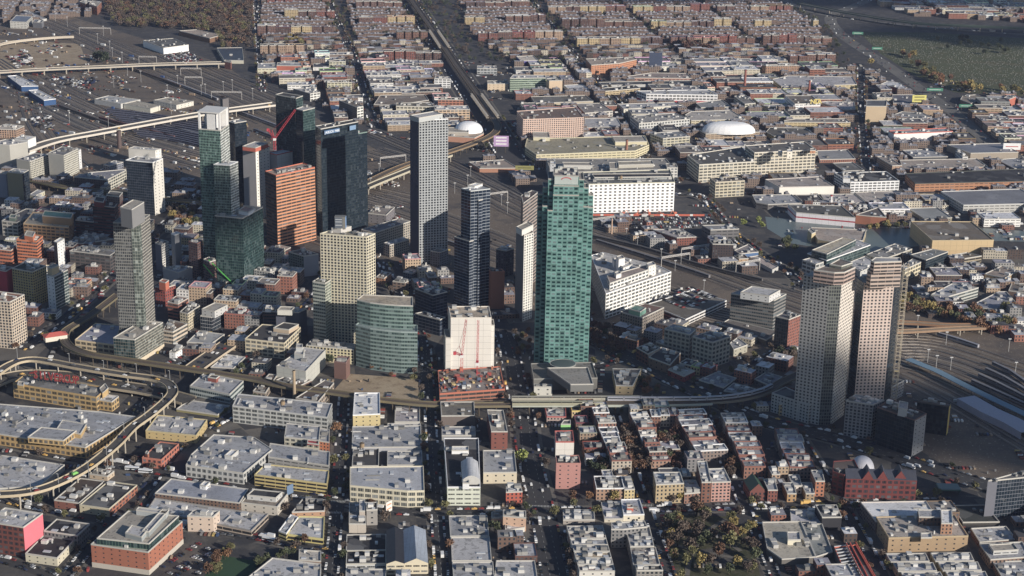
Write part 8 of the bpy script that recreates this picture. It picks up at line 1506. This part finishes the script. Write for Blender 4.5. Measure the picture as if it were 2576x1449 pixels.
# far wood: crowns that read as one mass
def wood(poly, n, s, cols, label, name):
    zp = [tuple(G(p)) for p in poly]; xs = [p[0] for p in zp]; ys = [p[1] for p in zp]; bs_ = {c_: MB() for c_ in cols}; k = 0; t = 0
    small = [crownmesh(50 + j, 110) for j in range(4)]
    while k < n and t < n * 20:
        t += 1; x, y = rt.uniform(min(xs), max(xs)), rt.uniform(min(ys), max(ys))
        if not inside((x, y), zp) or not free(x, y, 2): continue
        k += 1; sz = rt.uniform(*s); b = bs_[rt.choice(cols)]; src = rt.choice(small); n0 = len(b.v); a = rt.uniform(0,6); ca, sa = cos(a), sin(a)
        b.v += [(x + (ca * v[0] - sa * v[1]) * sz * .62, y + (sa * v[0] + ca * v[1]) * sz * .62, sz * .2 + v[2] * sz * .7) for v in src.v]
        for f in src.f: b.f.append(tuple(n0 + q for q in f)); b.m.append(0); b.uv += [(0,0)] * 4
    r = empty(name, (0,0,0), label, 'wood'); r['kind'] = 'stuff'
    for c_, b in bs_.items():
        if b.v: b.build('crowns', LEAF, r, color=TC[c_])
wood([(255,-30),(640,-30),(630,60),(640,128),(560,128),(540,85),(440,75),(300,70),(265,30)], 1050,(11,17),['bare brown', 'bare brown', 'bare brown', 'rust', 'olive'], 'brown autumn wood of close tree crowns covering the garden suburb at the top left', 'woodland')
wood([(655,-30),(1880,-30),(2080,60),(2150,190),(1500,170),(655,135)], 1700,(7,11),['bare brown', 'dull green', 'bare brown', 'dark green'], 'scattered backyard trees between the far houses', 'backyard_trees')
if sbb:
    r = empty('distant_trees', (0,0,0), 'small far trees along the streets and lots', 'trees'); r['kind'] = 'stuff'
    for cn, b in sbb.items(): b.build('crowns', LEAF, r, color=TC[cn])
# gravestones: nobody could count them
b = MB(); zp = Pp((2165,85),(2350,88),(2640,105),(2640,235),(2400,228),(2310,190),(2225,138)); xs = [p[0] for p in zp]; ys = [p[1] for p in zp]
for _ in range(3600):
    x, y = rt.uniform(min(xs), max(xs)), rt.uniform(min(ys), max(ys))
    if inside((x, y), zp) and free(x, y): w, h = rt.uniform(.3, .7), rt.uniform(.5,1.3); b.box(x - w, x + w, y - .3, y + .3,0, h)
r = tag(b.build('gravestones', MT['tint'], color=S(120,120,112)), 'thousands of small pale gravestones on the dark green cemetery lawn', 'gravestones', kind='stuff')
# loose clutter of yards and back lots, too much of it to count
db = {}
PAL = [('white', S(215,215,212),5),('grey', S(130,130,132),5),('dark', S(45,45,50),6),('rust', S(120,62,48),3),('tan', S(165,140,110),4),('blue', S(50,80,125),1),('red', S(160,45,42),1),('yellow', S(190,160,60),1)]
PW = [p[2] for p in PAL]; rz3 = random.Random(31)
def clutter(poly, n, sz, clump=26):
    zp = [tuple(G(p)) for p in poly]; xs = [p[0] for p in zp]; ys = [p[1] for p in zp]; k = 0; t = 0
    while k < n and t < n * 4:
        t += 1; X, Y = rz3.uniform(min(xs), max(xs)), rz3.uniform(min(ys), max(ys)); a = -.62 + rz3.uniform(-.08, .08) if Y > 2000 and X < 0 else rz3.uniform(-.1, .1) + rz3.choice((0, pi / 2)); kind = rz3.random()
        for j in range(rz3.randint(1,9)):
            u, v = (j * 3.2,0) if kind < .6 else (rz3.gauss(0, clump / 3), rz3.gauss(0, clump / 3)); x, y = X + cos(a) * u - sin(a) * v, Y + sin(a) * u + cos(a) * v
            if not inside((x, y), zp) or not free(x, y, 1.6) or nearroad(x, y, 1): continue
            cn, cc, _ = rz3.choices(PAL, PW)[0]; w, L, h = (1.8,4.5,1.4) if kind < .6 else (rz3.uniform(.8, sz * .4), rz3.uniform(1, sz), rz3.uniform(.5,2.8)); b = db.setdefault(cn, (MB(), cc))[0]; a2 = a + (pi / 2 if kind < .6 else 0); c2, s2 = cos(a2), sin(a2)
            b.prism([(x + c2 * p - s2 * q, y + s2 * p + c2 * q) for p, q in ((-L / 2,-w / 2),(L / 2,-w / 2),(L / 2, w / 2),(-L / 2, w / 2))], .15, .15 + h); k += 1
clutter([(0,80),(140,100),(560,270),(640,320),(1000,430),(1020,560),(640,560),(300,480),(0,340)], 1500,6)
clutter([(655,140),(1250,150),(2080,150),(2640,240),(2640,600),(1850,640),(1300,420),(900,330),(655,190)], 1500,7)
clutter([(0,560),(1300,600),(2000,800),(2576,1100),(2576,1449),(0,1449)], 1500,4)
r = empty('yard_clutter', (0,0,0), 'small scattered vehicles, boxes and debris on the lots and in the rail yard', 'clutter'); r['kind'] = 'stuff'
for cn, (b, cc) in db.items(): b.build('pieces', MT['tint'], r, color=cc)
# rail yard clutter
rz2 = random.Random(8); YZ = Pp((0,60),(140,60),(560,240),(640,300),(1000,420),(1020,470),(900,440),(640,330),(520,420),(350,440),(240,420),(60,330),(0,300))
k = 0
for _ in range(1500):
    x, y = rz2.uniform(min(p[0] for p in YZ), max(p[0] for p in YZ)), rz2.uniform(min(p[1] for p in YZ), max(p[1] for p in YZ))
    if not inside((x, y), YZ) or not free(x, y, 4) or nearroad(x, y, 3): continue
    cn, cc = rz2.choice((('white', S(220,220,218)),('rust-red', S(130,60,50)),('dark brown', S(90,70,60)),('grey', S(120,120,122)),('grey', S(140,140,140)),('blue', S(50,90,150)),('white', S(225,225,222)),('tan', S(180,150,115))))
    r = empty('yard_container', (x, y, 0), None, 'container', 'containers and huts of the rail yard', rz=-.6 + rz2.uniform(-.12, .12)); L = rz2.uniform(4,12); b = MB(); b.box(-L / 2, L / 2,-1.4,1.4, .1, rz2.uniform(2.4,3.8)); b.build('body', MT['tint'], r, color=cc)
    b = MB(); b.box(L / 2, L / 2 + .12,-1.3,1.3, .3,2.2); b.build('door', MT['tint'], r, color=tuple(v * .7 for v in cc)); AUTO.append((r, '%s container or hut in the rail yard' % cn, x, y)); k += 1
    if k >= 190: break
# ================================================================ clouds added to shade parts of the city, far above and outside the view
def shade_cloud(px, py, rx, ry, alt, lab):
    g = G((px, py)); k = alt / math.tan(SUN_EL); x, y = g.x + SUN_DIR[0] * k, g.y + SUN_DIR[1] * k; rnd = random.Random(int(px)); r = empty('shade_cloud', (x, y, alt), lab, 'shade_cloud'); r['kind'] = 'structure'; b = MB()
    for _ in range(16):
        a, q = rnd.uniform(0,2 * pi), rnd.random() ** .6; s = rnd.uniform(.28, .45)
        b.dome(rx * q * .75 * cos(a), ry * q * .75 * sin(a),0, rx * s, ry * s, min(rx, ry) * s * .5, n=18, k=5)
    b.build('puffs', MC, r, smooth=True)
MC = plain('cloud_white', (.85, .85, .87),1., var=.02)
for a in SHADE_CLOUDS: shade_cloud(*a)
# ================================================================ labels that single things out
def autolabel():
    groups = {}
    lm = [(p, x, y) + proj(x, y, 0) for p, x, y in LANDM]
    for t in AUTO:
        o, d, x, y = t[:4]; px, py = proj(x, y, 0)
        if len(t) > 4: groups.setdefault((d, ''),[]).append((y, o)); continue
        best = min(lm, key=lambda l: (l[3] - px) ** 2 + 4 * (l[4] - py) ** 2); dx, dy = px - best[3], py - best[4]
        rel = ('right of' if dx > 0 else 'left of') if abs(dx) > abs(dy) * 1.2 else ('in front of' if dy > 0 else 'behind')
        groups.setdefault((d, rel + ' ' + best[0]),[]).append(((dx * dx + dy * dy), o))
    for (d, rel), L in groups.items():
        L.sort(key=lambda t: t[0])
        for i, (_, o) in enumerate(L):
            o['label'] = ((('nearest ' if not rel else 'closest ') if i == 0 else ORD(i) + ('-nearest ' if not rel else ' ')) if len(L) > 1 else '') + d + (' ' + rel if rel else '')
    for o in COL.objects:
        t = o.get('label')
        if t and len(t.split()) > 16:
            for p, q in ((' beside the ', ' by the '),('the kerb of ', ''),('in front of', 'before'),('of its own ', ''),('tall ', ''),(' in the rail yard', ''),('long ', ''),('big ', ''),(' small building', ' building'),('the tan brick office of the teal top', 'the teal-topped tan office'),('white floor lines', 'white lines')):
                if len(t.split()) <= 16: break
                t = t.replace(p, q, 1)
            o['label'] = t
autolabel()
for o in COL.objects:
    if 'h' in o: del o['h']

# ================================================================ the air
b = MB(); b.box(-7000,7000,-400,13000,-1,1000); hz = b.build('haze', []); hz['kind'] = 'stuff'
mh = bpy.data.materials.new('haze'); mh.use_nodes = True; n_ = mh.node_tree; n_.nodes.remove(n_.nodes['Principled BSDF']); pv = n_.nodes.new('ShaderNodeVolumePrincipled')
pv.inputs['Color'].default_value = (.60, .68,1.0,1); pv.inputs['Density'].default_value = 2.8e-5; pv.inputs['Anisotropy'].default_value = .2
n_.links.new(pv.outputs[0], n_.nodes['Material Output'].inputs['Volume']); hz.data.materials.append(mh)
